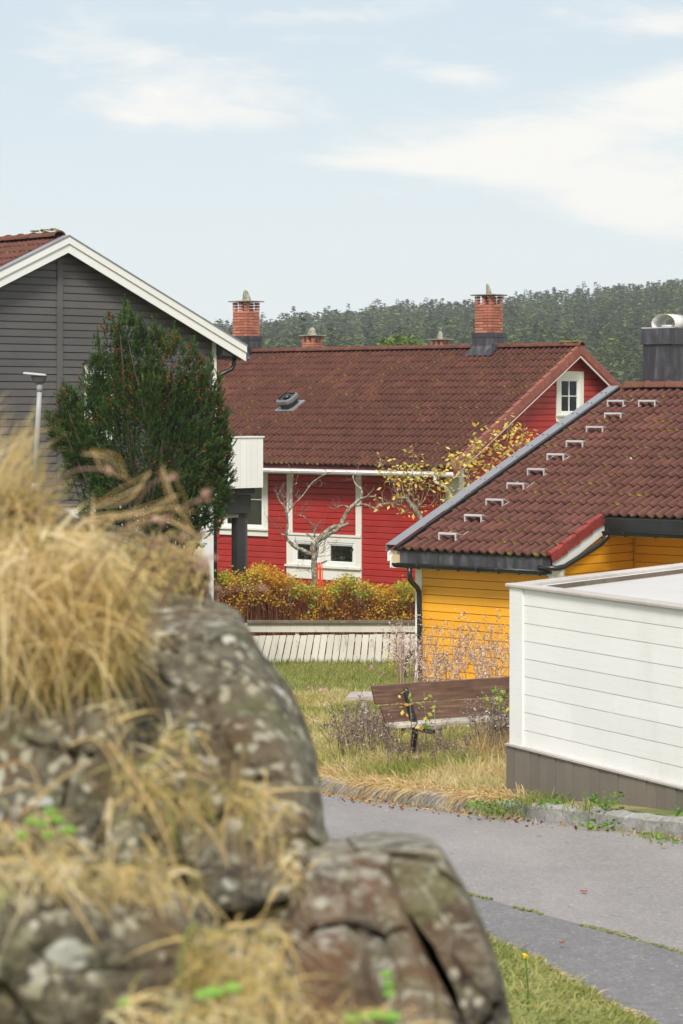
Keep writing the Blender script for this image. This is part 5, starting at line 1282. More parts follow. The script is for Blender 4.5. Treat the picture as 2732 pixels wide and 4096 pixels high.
bt0 = at(275 + 412 * .0957, 405, TY); tb = (bt0.x, TY, gl(TY)); btree = empty('bare_apple_tree', tb); tag(btree, "leafless gnarled tree covered in grey-green lichen in front of the red wall", "tree")
trunkL = [[(418, 2050, 74), (415, 1700, 70), (412, 1500, 68), (412, 1300, 64), (410, 1130, 66), (400, 1050, 76), (412, 960, 66)]]
limbs = [([(412, 1000, 56), (440, 955, 62), (500, 900, 60), (540, 850, 56), (600, 805, 44), (680, 790, 40), (705, 740, 46), (760, 640, 44), (830, 565, 42), (890, 510, 34), (905, 440, 26), (895, 405, 28), (850, 365, 16), (822, 315, 15), (818, 262, 12), (850, 255, 9), (885, 265, 8)], .03),
         ([(500, 925, 44), (560, 880, 42), (640, 840, 38), (690, 800, 34), (770, 768, 14)], -.04),
         ([(850, 580, 30), (900, 572, 26), (960, 577, 24), (1040, 612, 22), (1080, 582, 22), (1130, 570, 20), (1180, 555, 20), (1240, 560, 12), (1330, 580, 9)], .05),
         ([(1125, 568, 15), (1122, 520, 14), (1119, 468, 12)], 0), ([(990, 580, 12), (992, 545, 12)], 0), ([(1040, 612, 16), (1085, 638, 12)], 0), ([(1070, 600, 12), (1065, 570, 9)], 0),
         ([(888, 512, 26), (960, 490, 22), (1010, 488, 18), (1050, 488, 14)], .04), ([(960, 490, 18), (985, 455, 14)], 0), ([(1040, 488, 12), (1055, 462, 8)], 0),
         ([(780, 605, 20), (720, 580, 15), (670, 588, 13), (655, 605, 12)], .04),
         ([(400, 1090, 50), (370, 1090, 44), (330, 1070, 44), (280, 1040, 42), (230, 1020, 42), (150, 960, 34), (115, 900, 32), (120, 860, 26), (130, 800, 22), (125, 700, 26), (110, 620, 24), (90, 580, 22), (50, 540, 20), (30, 490, 16), (22, 462, 12)], -.03),
         ([(130, 660, 16), (165, 610, 14), (200, 565, 14), (290, 475, 14), (380, 350, 14), (430, 310, 12), (480, 275, 11), (575, 230, 8)], .06),
         ([(110, 890, 18), (60, 878, 20)], 0), ([(88, 872, 10), (60, 820, 7), (20, 780, 6), (-30, 755, 5), (-90, 742, 4)], -.04),
         ([(412, 920, 18), (410, 850, 17), (380, 780, 16), (345, 735, 14), (290, 690, 12), (215, 675, 11)], -.05), ([(415, 850, 7), (435, 800, 6), (450, 770, 5)], 0),
         ([(145, 620, 9), (145, 540, 8), (160, 460, 8), (190, 380, 8), (230, 345, 10)], .02), ([(185, 380, 6), (188, 300, 5), (185, 225, 4)], .02),
         ([(480, 1185, 16), (512, 1172, 18), (540, 1156, 20)], 0), ([(400, 940, 24), (370, 900, 24), (325, 875, 14)], 0),
         ([(430, 1110, 30), (450, 1040, 22), (455, 1000, 14), (500, 955, 8)], .02), ([(95, 600, 14), (100, 550, 16), (130, 535, 14)], 0), ([(240, 1020, 10), (215, 960, 8), (215, 910, 7)], 0),
         ([(375, 1120, 10), (330, 1105, 8), (275, 1098, 6)], 0), ([(370, 1275, 10), (335, 1258, 7)], 0), ([(700, 790, 10), (770, 740, 4)], 0)]
m = MB()
p_, r_ = limb_px(trunkL[0], TY); p_, r_ = smooth_line(p_, r_, 5, .10); m.tube(p_, r_, 12, wob=.08); m.build('trunk', M['bark'], btree).location = tuple(-c for c in tb)
tips = []
for pl, dy in limbs:
    m = MB(); p_, r_ = limb_px(pl, TY, dy=dy); q, rr = smooth_line(p_, r_, 4, .14); m.tube(q, rr, 8, wob=.12)
    m.build('branch', M['bark'], btree).location = tuple(-c for c in tb)
    tips += [(a, b) for a, b in zip(q[2:], rr[2:]) if b < .02]
m = MB()
def twig(m, p, d, L, r_, dep=2):
    pts_ = [p]; 
    for k in range(4):
        d = (d + Vector((random.uniform(-.4, .4), random.uniform(-.4, .4), random.uniform(-.25, .4))) * .8).normalized(); pts_.append(pts_[-1] + d * L / 4)
        if dep and random.random() < .5: twig(m, pts_[-1], (d + Vector((random.uniform(-1, 1), random.uniform(-1, 1), random.uniform(-.3, 1)))).normalized(), L * .5, r_ * .7, dep - 1)
    m.tube(pts_, [r_, r_ * .8, r_ * .65, r_ * .5, r_ * .35], 4, cap=False)
for _ in range(95):
    a, b = random.choice(tips); twig(m, a, Vector((random.uniform(-1, 1), random.uniform(-.6, .6), random.uniform(-.5, 1))).normalized(), random.uniform(.10, .34), .0055, 2)
for (xx, yy) in ((450, 1080), (470, 1010), (440, 1120), (480, 1080)):
    for _ in range(3): twig(m, at(275 + xx * .0957, 450 + yy * .0957, TY), Vector((random.uniform(.3, 1), -.2, random.uniform(-.1, 1))).normalized(), random.uniform(.2, .45), .006, 2)
tw = m.build('twigs', M['twig'], btree); tw.location = tuple(-c for c in tb); tw['kind'] = 'stuff'
# orange hose hung on the stub
hy = TY - .12
hose = empty('garden_hose', tuple(at(320, 612, hy))); tag(hose, "orange garden hose hanging in long loops on the bare tree's stub", "hose")
hl = at(320, 612, hy)
m = MB()
for i, (dx_, b1) in enumerate(((0, 1480), (20, 1500), (-10, 1440))):
    xm = 462 + dx_ * .8; pts_ = [at(275 + (xm - 12) * .0957, 450 + b1 * .0957, hy + .02 * i), at(275 + (xm - 14) * .0957, 450 + 1300 * .0957, hy + .02 * i), at(275 + (xm - 10) * .0957, 450 + 1200 * .0957, hy + .02 * i), at(275 + (xm) * .0957, 450 + 1178 * .0957, hy + .02 * i),
            at(275 + (xm + 12) * .0957, 450 + 1200 * .0957, hy + .03 * i), at(275 + (xm + 20) * .0957, 450 + 1300 * .0957, hy + .03 * i), at(275 + (xm + 16) * .0957, 450 + (b1 - 30) * .0957, hy + .03 * i), at(275 + (xm + 2) * .0957, 450 + (b1 + 25) * .0957, hy + .03 * i)]
    q, rr = smooth_line(pts_, [.009] * 8, 4); m.tube([a - hl for a in q], .010, 8)
m.build('hose_loops', M['orange'], hose)

# ================================================================ YELLOW-LEAVED APPLE TREE
AY = 49.0; a0 = at(423.5, 405, AY); ab = (a0.x, AY, gl(AY)); atree = empty('apple_tree', ab); tag(atree, "apple tree with sparse yellow autumn leaves between the red and yellow houses", "tree")
L6 = lambda pl, dy=0.0: ([at(375 + p[0] * .1116, 400 + p[1] * .1116, AY + dy * i) for i, p in enumerate(pl)], [p[2] * .1116 / FPX * AY * .5 for p in pl])
m = MB(); p_, r_ = L6([(640, 2000, 70), (560, 1500, 62), (470, 1200, 54), (425, 1100, 50), (385, 1020, 48), (330, 950, 44), (290, 890, 40), (285, 850, 32)]); q, rr = smooth_line(p_, r_, 4, .1); m.tube(q, rr, 10, wob=.1); m.build('trunk', M['bark2'], atree).location = tuple(-c for c in ab)
shoots = [[(330, 960, 26), (350, 950, 30), (400, 965, 24), (380, 860, 10), (370, 760, 8), (365, 660, 5)], [(300, 900, 20), (265, 860, 18), (240, 760, 8), (200, 700, 7), (130, 650, 4)], [(290, 870, 22), (305, 845, 20), (300, 700, 7), (250, 560, 4)],
          [(350, 950, 14), (340, 830, 7), (330, 700, 6), (345, 600, 4)], [(390, 960, 14), (430, 850, 7), (440, 700, 6), (400, 560, 4), (340, 480, 3)], [(400, 950, 12), (460, 860, 7), (520, 700, 5), (545, 640, 4)], [(400, 960, 12), (500, 940, 7), (560, 860, 5), (590, 760, 4), (590, 650, 3)],
          [(270, 890, 18), (220, 860, 12), (180, 800, 8), (160, 700, 6), (60, 600, 4)], [(250, 860, 14), (230, 920, 9), (180, 930, 8), (130, 930, 10), (60, 940, 10), (0, 980, 9)], [(380, 1000, 10), (300, 1010, 8), (240, 990, 5), (180, 940, 4)],
          [(600, 1100, 20), (580, 1000, 8), (590, 880, 6), (570, 740, 5), (540, 600, 3)], [(640, 1120, 16), (620, 980, 7), (600, 900, 4)], [(850, 900, 20), (830, 780, 14), (840, 650, 9), (820, 520, 6), (850, 430, 3)], [(840, 820, 14), (790, 700, 8), (720, 600, 6), (690, 500, 4)],
          [(870, 830, 14), (900, 700, 8), (940, 560, 6), (960, 440, 4)], [(880, 850, 12), (980, 700, 8), (1040, 560, 6), (1080, 430, 4), (1070, 330, 3)], [(1100, 700, 14), (1130, 560, 8), (1160, 420, 6), (1200, 300, 5), (1205, 200, 3)], [(1180, 560, 8), (1260, 480, 6), (1320, 380, 5), (1330, 280, 3)], [(1150, 600, 8), (1240, 500, 6), (1340, 420, 4), (1430, 360, 3)],
          [(800, 830, 10), (740, 800, 10), (700, 850, 6)], [(760, 860, 10), (820, 800, 14), (850, 740, 7), (760, 480, 4)], [(860, 700, 9), (920, 600, 6), (900, 470, 4), (900, 350, 3)]]
lp_ = []
for pl in shoots:
    m = MB(); p_, r_ = L6(pl, random.uniform(-.04, .04)); q, rr = smooth_line(p_, r_, 4, .3); m.tube(q, rr, 6)
    m.build('branch', M['bark2'], atree).location = tuple(-c for c in ab)
    lp_ += q[5:]
m = MB(); lpt = []
for _ in range(190):
    a = random.choice(lp_); dpt = Vector((random.uniform(-1, 1), random.uniform(-1, 1), random.uniform(-.2, 1))).normalized(); twig(m, a, dpt, random.uniform(.12, .35), .0045, 1); lpt.append(a + dpt * random.uniform(.05, .3))
tw = m.build('twigs', M['twig'], atree); tw.location = tuple(-c for c in ab); tw['kind'] = 'stuff'
Pl = []
for a in lpt + lp_ * 2:
    pxx, pyy = proj(a)
    dens = 3.2 if pxx > 443 else (2.6 if pyy < 482 else .8)
    for _ in range(np.random.poisson(dens * .62)): Pl.append(tuple(a + Vector((random.gauss(0, .09), random.gauss(0, .09), random.gauss(0, .09)))))
bk = Bulk(); V, F = leaves_np(np.array(Pl), .098, asp=.52, drop=.5); bk.add(V, F); bk.build('leaves', M['appleleaf'], atree).location = tuple(-c for c in ab)

# ================================================================ YEW BUSH
YY = 41.0; yb = at(150, 405, YY); ybase = (yb.x, YY, gl(YY)); yew = empty('yew_bush', ybase); tag(yew, "big dark green yew bush dotted with red berries in front of the grey gable", "bush")
S_ = YY / FPX
lobes = []   # (px, py centre, rx px, ry px, ry depth m)
for (cx_, cy_, rx, ry) in [(150, 458, 66, 88), (124, 440, 40, 66), (190, 440, 36, 62), (150, 500, 62, 50), (127, 358, 11, 48), (141, 378, 11, 50), (109, 376, 12, 50), (98, 396, 10, 44), (156, 380, 11, 50), (174, 388, 12, 52), (194, 402, 12, 50), (210, 416, 10, 48), (219, 440, 9, 45), (80, 452, 12, 30),
                         (103, 490, 28, 44), (190, 505, 36, 40), (200, 480, 28, 50), (176, 530, 22, 34), (126, 520, 40, 28), (68, 412, 10, 26), (60, 436, 9, 18), (76, 440, 12, 32), (84, 470, 20, 40), (90, 430, 16, 40), (222, 470, 10, 24), (120, 400, 14, 40), (160, 400, 20, 40), (184, 420, 16, 40)]:
    lobes.append((cx_, cy_, rx, ry, rx * S_ * .9))
shoot = [(126, 302, 5), (95.6, 336, 5), (109, 316, 5), (140, 317, 5), (154.6, 321, 5), (174, 327, 5), (193.7, 343, 5), (211, 358, 5), (220, 376, 5), (66, 385, 5), (46, 414, 4), (58, 430, 4), (230, 436, 5), (226, 412, 5), (226, 488, 5), (120, 326, 4), (163, 330, 4), (186, 350, 4), (202, 372, 4), (84, 372, 4), (75, 405, 4), (184, 556, 4), (208, 512, 4), (196, 536, 5), (82, 520, 4)]
pts3 = []; dir3 = []
def inside_any(p, skip):
    return False
for li, (cx_, cy_, rx, ry, rd) in enumerate(lobes):
    n = int(230 * (rx * ry / 900) ** .8) + 80
    c = at(cx_, cy_, YY); rxm, rzm = rx * S_, ry * S_
    for _ in range(int(n * 2.3)):
        u_ = rng.normal(size=3); u_ /= np.linalg.norm(u_)
        if u_[1] > .35: continue
        rr = 1 - abs(random.gauss(0, .16)); x = c.x + u_[0] * rxm * rr; y = c.y + u_[1] * rd * rr; z = c.z + u_[2] * rzm * rr
        if noise.noise(Vector((x * 2.4, y * 2.4, z * 2.4))) < -.30: continue
        pts3.append((x, y, z)); dir3.append((u_[0] * .8 + random.gauss(0, .35), u_[1] * .8 + random.gauss(0, .35), .75 + u_[2] * .4 + random.gauss(0, .3)))
for (sx_, sy_, w_) in shoot:
    cdx = 150 - sx_; tip = at(sx_, sy_, YY + random.uniform(-.5, .2)); down = 26 if sy_ < 400 else 14
    b_ = at(sx_ + cdx * .10, sy_ + down, YY + .1)
    for k in range(46):
        t = random.random() ** .8; p = tip.lerp(b_, t); sp = .015 + .085 * t
        pts3.append((p.x + random.gauss(0, sp), p.y + random.gauss(0, sp), p.z + random.gauss(0, .03))); dd = (tip - b_).normalized(); dir3.append((dd.x + random.gauss(0, .35), random.gauss(0, .35), dd.z * (1.3 if sy_ < 480 else .3) + random.gauss(0, .2)))
pts3 = np.array(pts3); dir3 = np.array(dir3); dir3 /= np.linalg.norm(dir3, axis=1)[:, None]
N = len(pts3); bk = Bulk(); L = rng.uniform(.07, .17, N)
ring = 9
side = np.cross(dir3, rng.normal(size=(N, 3))); side /= np.linalg.norm(side, axis=1)[:, None]; side2 = np.cross(dir3, side)
rb = rng.random(N)
for k in range(ring):
    t = (k + .5) / ring
    for s_ in (-1, 1, 0):
        sd = side * s_ if s_ else side2 * (1 if k % 2 else -1)
        p = pts3 + dir3 * (L * t)[:, None]; nd = sd * .8 + dir3 * .7; nl = .034 * (1 - .45 * t)
        q = p + nd * nl; wv = dir3 * .0075
        V = np.stack([p - wv, p + wv, q], 1).reshape(-1, 3); V = V + rng.normal(0, .003, V.shape)
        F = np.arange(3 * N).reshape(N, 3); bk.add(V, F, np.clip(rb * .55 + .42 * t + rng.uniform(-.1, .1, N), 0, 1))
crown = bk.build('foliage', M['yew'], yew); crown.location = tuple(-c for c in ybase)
m = MB()                                # dark heart: limbs and inner twigs
for k in range(60):
    a = Vector(ybase) + Vector((random.uniform(-.5, .5), random.uniform(-.3, .3), .1)); cx_, cy_, rx, ry, rd = random.choice(lobes); e = at(cx_ + random.uniform(-.6, .6) * rx, cy_ - random.uniform(0, .8) * ry, YY + random.uniform(-.3, .5))
    mid = a.lerp(e, .5) + Vector((random.uniform(-.2, .2), random.uniform(-.2, .2), 0)); q, rr = smooth_line([a, mid, e], [.035, .02, .006], 4); m.tube([p - Vector(ybase) for p in q], rr, 5)
m.build('branches', painted('yew_bark', (.07, .04, .028), .9, .3, 0), yew)
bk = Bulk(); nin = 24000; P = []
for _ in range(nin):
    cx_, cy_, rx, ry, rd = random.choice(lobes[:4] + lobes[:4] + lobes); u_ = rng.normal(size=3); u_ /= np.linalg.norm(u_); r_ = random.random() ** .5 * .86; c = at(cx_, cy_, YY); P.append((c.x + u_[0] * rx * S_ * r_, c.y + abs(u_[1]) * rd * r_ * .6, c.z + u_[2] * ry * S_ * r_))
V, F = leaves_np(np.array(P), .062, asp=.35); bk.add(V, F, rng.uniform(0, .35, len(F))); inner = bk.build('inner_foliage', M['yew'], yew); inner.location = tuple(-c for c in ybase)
ico = [(0, 0, 1), (1, 0, 0), (0, 1, 0), (-1, 0, 0), (0, -1, 0), (0, 0, -1)]; icf = [(0, 1, 2), (0, 2, 3), (0, 3, 4), (0, 4, 1), (5, 2, 1), (5, 3, 2), (5, 4, 3), (5, 1, 4)]
bk = Bulk(); BV = []; BF = []; k = 0
for _ in range(2600):
    i = random.randrange(N); p = pts3[i]
    if noise.noise(Vector(tuple(p)) * 1.7) < -.02 or p[1] > YY + .1 or (random.random() < .7 and proj(p)[1] > 420): continue
    for _j in range(random.randint(1, 4)):
        c = p + dir3[i] * L[i] * random.random() + rng.normal(0, .025, 3); r_ = random.uniform(.010, .015)
        BV.append(np.array(ico) * r_ + c); BF.append(np.array(icf) + 6 * k); k += 1
bk.add(np.concatenate(BV), np.concatenate(BF), np.repeat(rng.random(k), 8)); o = bk.build('berries', M['berry'], yew, smooth=True); o.location = tuple(-c for c in ybase); o['kind'] = 'stuff'

# ================================================================ STREET LAMP
LY = 34.0; lb = at(34.3, 405, LY); lbz = gl(LY); lamp = empty('street_lamp', (lb.x, LY, lbz)); tag(lamp, "grey street lamp with flat hooded head in front of the grey house", "street lamp")
def LL(px, py): q = at(px, py, LY); return Vector((q.x - lb.x, 0, q.z - lbz))
m = MB(); m.tube([LL(32.2, 700), LL(33.4, 520)], [.075, .075], 14); m.tube([LL(33.4, 520), LL(34.1, 487), LL(34.4, 483)], [.070, .068, .042], 14)
m.tube([LL(34.4, 483), LL(38.0, 420), LL(39.5, 391)], [.041, .038, .034], 14); m.build('pole', M['lampgrey'], lamp)
m = MB(); m.tube([LL(39.5, 391.5), LL(39.6, 388), LL(39.9, 381)], [.040, .043, .050], 14); m.build('socket', painted('lamp_socket_grey', (.30, .29, .31), .5), lamp)
c = LL(38.9, 378.5); m = MB()
def ring_(cx_, cz_, hx, hy_): return [Vector((cx_ + math.copysign(abs(math.cos(a)) ** .6, math.cos(a)) * hx, math.copysign(abs(math.sin(a)) ** .6, math.sin(a)) * hy_, cz_)) for a in np.linspace(0, 2 * PI, 16, endpoint=False)]
V = ring_(LL(39.6, 0).x, LL(0, 383.2).z, .072, .07) + ring_(LL(39.4, 0).x, LL(0, 382).z, .085, .085) + ring_(LL(38.9, 0).x, LL(0, 375.4).z, .118, .11)
m.add(V, [(j * 16 + i, j * 16 + (i + 1) % 16, (j + 1) * 16 + (i + 1) % 16, (j + 1) * 16 + i) for j in range(2) for i in range(16)] + [tuple(range(16)), tuple(range(32, 48))]); m.build('housing', painted('lamp_housing_dark', (.06, .055, .06), .4), lamp)
m = MB(); V = ring_(LL(34.9, 0).x, LL(0, 375.2).z, .165, .13) + ring_(LL(34.9, 0).x, LL(0, 374.6).z, .172, .135) + ring_(LL(34.7, 0).x, LL(0, 372.9).z, .150, .11)
m.add([v + Vector((0, 0, -.09 * (v.x - LL(34.9, 0).x))) for v in V], [(j * 16 + i, j * 16 + (i + 1) % 16, (j + 1) * 16 + (i + 1) % 16, (j + 1) * 16 + i) for j in range(2) for i in range(16)] + [tuple(range(15, -1, -1)), tuple(range(32, 48))]); m.build('hood', painted('lamp_hood_light', (.42, .41, .44), .4, .05), lamp)

# ================================================================ BENCH and table
bL = at(378, 687, 24.0); bd = Vector((.876, .48, 0)).normalized(); bn = Vector((-.48, .876, 0)).normalized()   # bn = away from the viewer
bg0 = gl(24.2); bench = empty('park_bench', (bL.x, bL.y, bg0)); tag(bench, "brown plank bench with black cast-iron frames among dry weeds beside the white shed", "bench")
def bp(u_, z_, d_): q = bd * u_ + bn * d_; return Vector((q.x, q.y, z_ - bg0))
def plank(u0, u1, zt_, h, d0, d1, th=.04, nm='backrest_plank', mat='benchwood'):
    m = MB(); m.hexa([bp(u0 + .02, zt_ - h, d0), bp(u1, zt_ - h, d0), bp(u1, zt_ - h, d0 + th), bp(u0 + .02, zt_ - h, d0 + th), bp(u0, zt_, d1), bp(u1, zt_, d1), bp(u1, zt_, d1 + th), bp(u0, zt_, d1 + th)]); m.build(nm, M[mat], bench, bevel=.004)
zt0 = bL.z; plank(0, 1.78, zt0, .185, .07, .0 + .12); plank(.07, 1.75, zt0 - .20, .165, .0, .06)
for i in range(2):
    m = MB(); d_ = -.08 - .14 * i; m.hexa([bp(.10 + .0 * i, zt0 - .395, d_), bp(1.72, zt0 - .395, d_), bp(1.72, zt0 - .395, d_ + .125), bp(.10, zt0 - .395, d_ + .125), bp(.10, zt0 - .36, d_), bp(1.72, zt0 - .36, d_), bp(1.72, zt0 - .36, d_ + .125), bp(.10, zt0 - .36, d_ + .125)]); m.build('seat_plank', painted('bleached_seat_wood', (.50, .45, .38), .7, .2, .15) if i == 0 else bpy.data.materials['bleached_seat_wood'], bench, bevel=.004)
for u_ in (.36, 1.66):
    m = MB(); pts_ = [bp(u_ - .03, zt0 - .03, .02), bp(u_ - .01, zt0 - .20, -.02), bp(u_ + .02, zt0 - .36, -.06), bp(u_ + .04, zt0 - .45, -.05), bp(u_ + .05, bg0 - .02, .05)]
    q, rr = smooth_line(pts_, [.028, .034, .036, .032, .030], 4); m.tube(q, rr, 8)
    m.obox(bp(u_ + .04, zt0 - .425, -.20), bd * .018, bn * .22, (0, 0, .022))
    if u_ > 1: m.tube([bp(u_ + .02, zt0 + .03, .1), bp(u_ + .04, zt0 - .30, .0)], [.06, .06], 8)
    m.build('frame', M['blackmetal'], bench)
tbp = at(346, 697, 27.0); table = empty('wooden_table', (tbp.x, tbp.y, gl(27))); tag(table, "low grey weathered plank table top showing left of the bench", "table")
m = MB(); zt_ = tbp.z - gl(27)
for i in range(3):
    m2 = MB(); o_ = Vector((.02 * i, .17 * i, 0)); a = o_ + Vector((0, 0, zt_ - .04)); m2.hexa([a, a + bd * 1.3 - Vector((0, .45, 0)), a + bd * 1.3 - Vector((0, .45 - .15, 0)), a + Vector((.02, .15, 0)), a + Vector((0, 0, .04)), a + bd * 1.3 + Vector((0, -.45, .04)), a + bd * 1.3 + Vector((0, -.30, .04)), a + Vector((.02, .15, .04))]); m2.build('top_plank', M['tablewood'], table)
for q in (.2, 1.0): 
    for e in (.08, .40): m2 = MB(); m2.box((q - .03, e - .03 - q * .05, -.1), (q + .03, e + .03 - q * .05, zt_ - .042)); m2.build('leg', M['tablewood'], table)
# knobbly tyre behind the corner of the yellow house
ty = Vector(at(424, 670, 37.6)); R_ = .31; tyre = MB()
for k in range(1): pass
vs = []; nseg = 72
cen = (0, 0, 0)
pts_ = [Vector((math.cos(a) * R_, math.sin(a) * .12, math.sin(a) * R_)) for a in np.linspace(0, 2 * PI, nseg)]
tyre.tube(pts_, [.030 + .005 * (i % 2) for i in range(nseg)], 8, smooth=False)
to = tyre.build('bicycle_tyre', painted('black_rubber', (.02, .02, .02), .7), None); to.location = tuple(ty); tag(to, "black knobbly tyre propped behind the yellow house's downpipe", "tyre")

# ================================================================ GRASS AND WEEDS (middle distance)
def scatter_poly(n, yr, xf):
    Y = rng.uniform(yr[0], yr[1], n); lo = np.array([xf(y)[0] for y in Y]); hi = np.array([xf(y)[1] for y in Y]); return lo + (hi - lo) * rng.random(n), Y
# lawn blades
bk = Bulk(); n = 26000; X, Y = scatter_poly(n, (33.5, 47.2), lambda y: (-.045 * y, .055 * y)); Z = np.array([gl(y) for y in Y])
blades(bk, np.stack([X, Y, Z], 1), np.stack([rng.normal(0, .35, n), rng.normal(0, .3, n), np.ones(n)], 1), rng.uniform(.04, .11, n), np.full(n, .014), rng.uniform(0, .3, n), 2, rlo=.1, rhi=.85)
n = 1300; X = rng.uniform(fx(225), fx(425), n); Y = rng.uniform(FY - .22, FY - .05, n); blades(bk, np.stack([X, Y, np.full(n, gl(FY))], 1), np.stack([rng.normal(0, .3, n), rng.normal(0, .2, n), np.ones(n)], 1), rng.uniform(.06, .20, n), np.full(n, .014), rng.uniform(0, .3, n), 3, rlo=.0, rhi=.7)
tag(bk.build('lawn_grass', M['green_grass']), None, kind='stuff')
# meadow between kerb and lawn
bk = Bulk(); n = 60000; X, Y = scatter_poly(n, (16.5, 34.5), lambda y: (max(kerb_x(y) + .14, -.04 * y), .080 * y)); 
inshed = ((X - W0.x) * v2.y - (Y - W0.y) * v2.x > -.02) & ((X - W0.x) * w1.y - (Y - W0.y) * w1.x < .0)
kx_ = np.array([kerb_x(y) for y in Y]); keep = (rng.random(n) < np.where(Y < 19.6, .25, 1)) & ((Y > 20.4) | (X > kx_ + .24)) & ~(((X - W0.x) * dN.x + (Y - W0.y) * dN.y < .10) & ((X - W0.x) * dV.x + (Y - W0.y) * dV.y < .05)); X, Y = X[keep], Y[keep]; n = len(X); Z = np.array([gl(y) for y in Y])
cl = np.array([noise.noise(Vector((a * 1.3, b * .9, 0))) for a, b in zip(X, Y)]); cl2 = np.array([noise.noise(Vector((a * .8 + 7, b * .6, 4))) for a, b in zip(X, Y)])
hgt = np.clip(.12 + .22 * np.clip(cl + .3, 0, 1) + rng.uniform(-.04, .10, n), .05, .5) * np.where(Y > 28, .6, 1) * np.where(Y < 19.6, .28, 1) * np.where(X - np.array([kerb_x(y) for y in Y]) < .4, .6, 1)
V, F, s_ = blades_np(np.stack([X, Y, Z - .01], 1), np.stack([rng.normal(-.1, .45, n), rng.normal(-.1, .4, n), np.ones(n)], 1), hgt, rng.uniform(.006, .012, n), rng.uniform(.1, .7, n), 3)
bk.add(V, F, np.repeat(np.clip(.5 + cl2 * 1.1 + rng.normal(0, .14, n), 0, 1), 3)); tag(bk.build('meadow_grass', M['mixgrass']), None, kind='stuff')
# straw hanging over the kerb
bk = Bulk()
def along_kerb(n, y0, y1, dens, off=(.0, .25)):
    Y = rng.uniform(y0, y1, n); k = np.array([dens(y) for y in Y]); Y = Y[rng.random(n) < k]; X = np.array([kerb_x(y) for y in Y]) + rng.uniform(off[0], off[1], len(Y)); return X, Y
X, Y = along_kerb(9000, 18.6, 30, lambda y: .35 + .65 * (noise.noise(Vector((y * 1.4, 0, 0))) > -.05), (.02, .35)); n = len(X); Z = np.array([gl(y) for y in Y])
blades(bk, np.stack([X, Y, Z], 1), np.stack([rng.uniform(-1.1, .1, n), rng.uniform(-.6, .2, n), rng.uniform(.2, .9, n)], 1), rng.uniform(.14, .36, n), rng.uniform(.006, .010, n), rng.uniform(.5, 1.2, n), 4, rlo=.25, rhi=.95)
# big straw tussock in front of the shed's corner (px 445-500, y 740-790)
for (tx, ty_, n_, L_) in ((400, 748, 700, .36), (414, 744, 800, .40), (430, 748, 700, .36), (452, 750, 600, .34), (480, 748, 700, .40), (502, 745, 700, .42), (468, 778, 2600, .42), (440, 770, 900, .3), (495, 782, 900, .34), (420, 765, 800, .3), (350, 780, 500, .26)):
    c = at(tx, ty_, 23.1 if ty_ < 760 else 21.3 if tx > 400 else 22.4); n = n_; a = rng.uniform(0, 2 * PI, n); r_ = rng.random(n) ** .6 * .28
    blades(bk, np.stack([c.x + np.cos(a) * r_, c.y + np.sin(a) * r_ * .8, np.full(n, gl(c.y) - .01)], 1), np.stack([np.cos(a) * .7 + rng.normal(-.15, .3, n), np.sin(a) * .6 + rng.normal(-.2, .2, n), rng.uniform(.7, 1.2, n)], 1), rng.uniform(.5, 1, n) * L_, rng.uniform(.005, .009, n), rng.uniform(.4, 1.0, n), 4, rlo=.3, rhi=.9)
tag(bk.build('straw_grass', M['straw']), None, kind='stuff')
# foot of the kerb on the road: fallen straw, grit, small greens
bk = Bulk(); X, Y = along_kerb(2600, 12, 30, lambda y: (.12 if y < 19.5 else .25) + (.2 if y < 19.5 else .75) * (noise.noise(Vector((y * 1.9, 5, 0))) > .05), (-.22, .0)); n = len(X); Z = np.array([g(y) + .012 for y in Y])
blades(bk, np.stack([X, Y, Z], 1), np.stack([rng.normal(-.2, .8, n), rng.normal(0, .8, n), rng.uniform(.1, .7, n)], 1), rng.uniform(.04, .14, n), np.full(n, .007), rng.uniform(.3, .8, n), 3, rlo=.1, rhi=.9)
tag(bk.build('kerb_foot_straw', M['straw']), None, kind='stuff')
def weed(px, py, Y, rad, h, n, label, mat='weed_green', sz=.034, group=None):
    c = at(px, py, Y); zb = min(c.z, gl(Y) + .01) if py < 1000 else c.z
    r0 = empty('weed', (c.x, Y, zb)); tag(r0, label, 'weed', group)
    bk = Bulk(); a = rng.uniform(0, 2 * PI, n); r_ = rng.random(n) ** .5 * rad; P = np.stack([np.cos(a) * r_, np.sin(a) * r_, rng.random(n) * h], 1)
    V, F = leaves_np(P, sz, up=.3, asp=.7); bk.add(V, F); bk.build('leaves', M[mat], r0)
    bk = Bulk(); m_ = max(6, n // 6); a = rng.uniform(0, 2 * PI, m_); blades(bk, np.zeros((m_, 3)), np.stack([np.cos(a) * rad, np.sin(a) * rad, np.full(m_, h)], 1), np.full(m_, math.hypot(rad, h)), np.full(m_, .006), np.full(m_, .1), 3); bk.build('stems', M[mat], r0)
    return r0
weed(498, 813, 18.15, .24, .10, 90, "low green weed patch on the road against the kerb, left of the shed's corner")
weed(478, 809, 18.6, .10, .08, 34, "leafy green weed at the kerb foot, furthest left of the green ones")
weed(556, 801, 17.95, .12, .06, 40, "green weed on top of the kerb under the left part of the shed skirt")
weed(606, 810, 17.25, .15, .12, 80, "bushy green weed standing on the kerb at the middle of the shed skirt")
weed(596, 829, 17.0, .16, .06, 60, "green weed clump at the kerb foot below the bushy one")
weed(640, 842, 16.45, .14, .05, 44, "low weed clump at the kerb foot near the right edge of the picture")
weed(674, 846, 16.1, .18, .05, 50, "grassy weed clump at the kerb foot, rightmost in the picture")
weed(677, 815, 16.6, .05, .07, 14, "small green weed on the kerb beside the shed skirt, rightmost")
bk = Bulk()
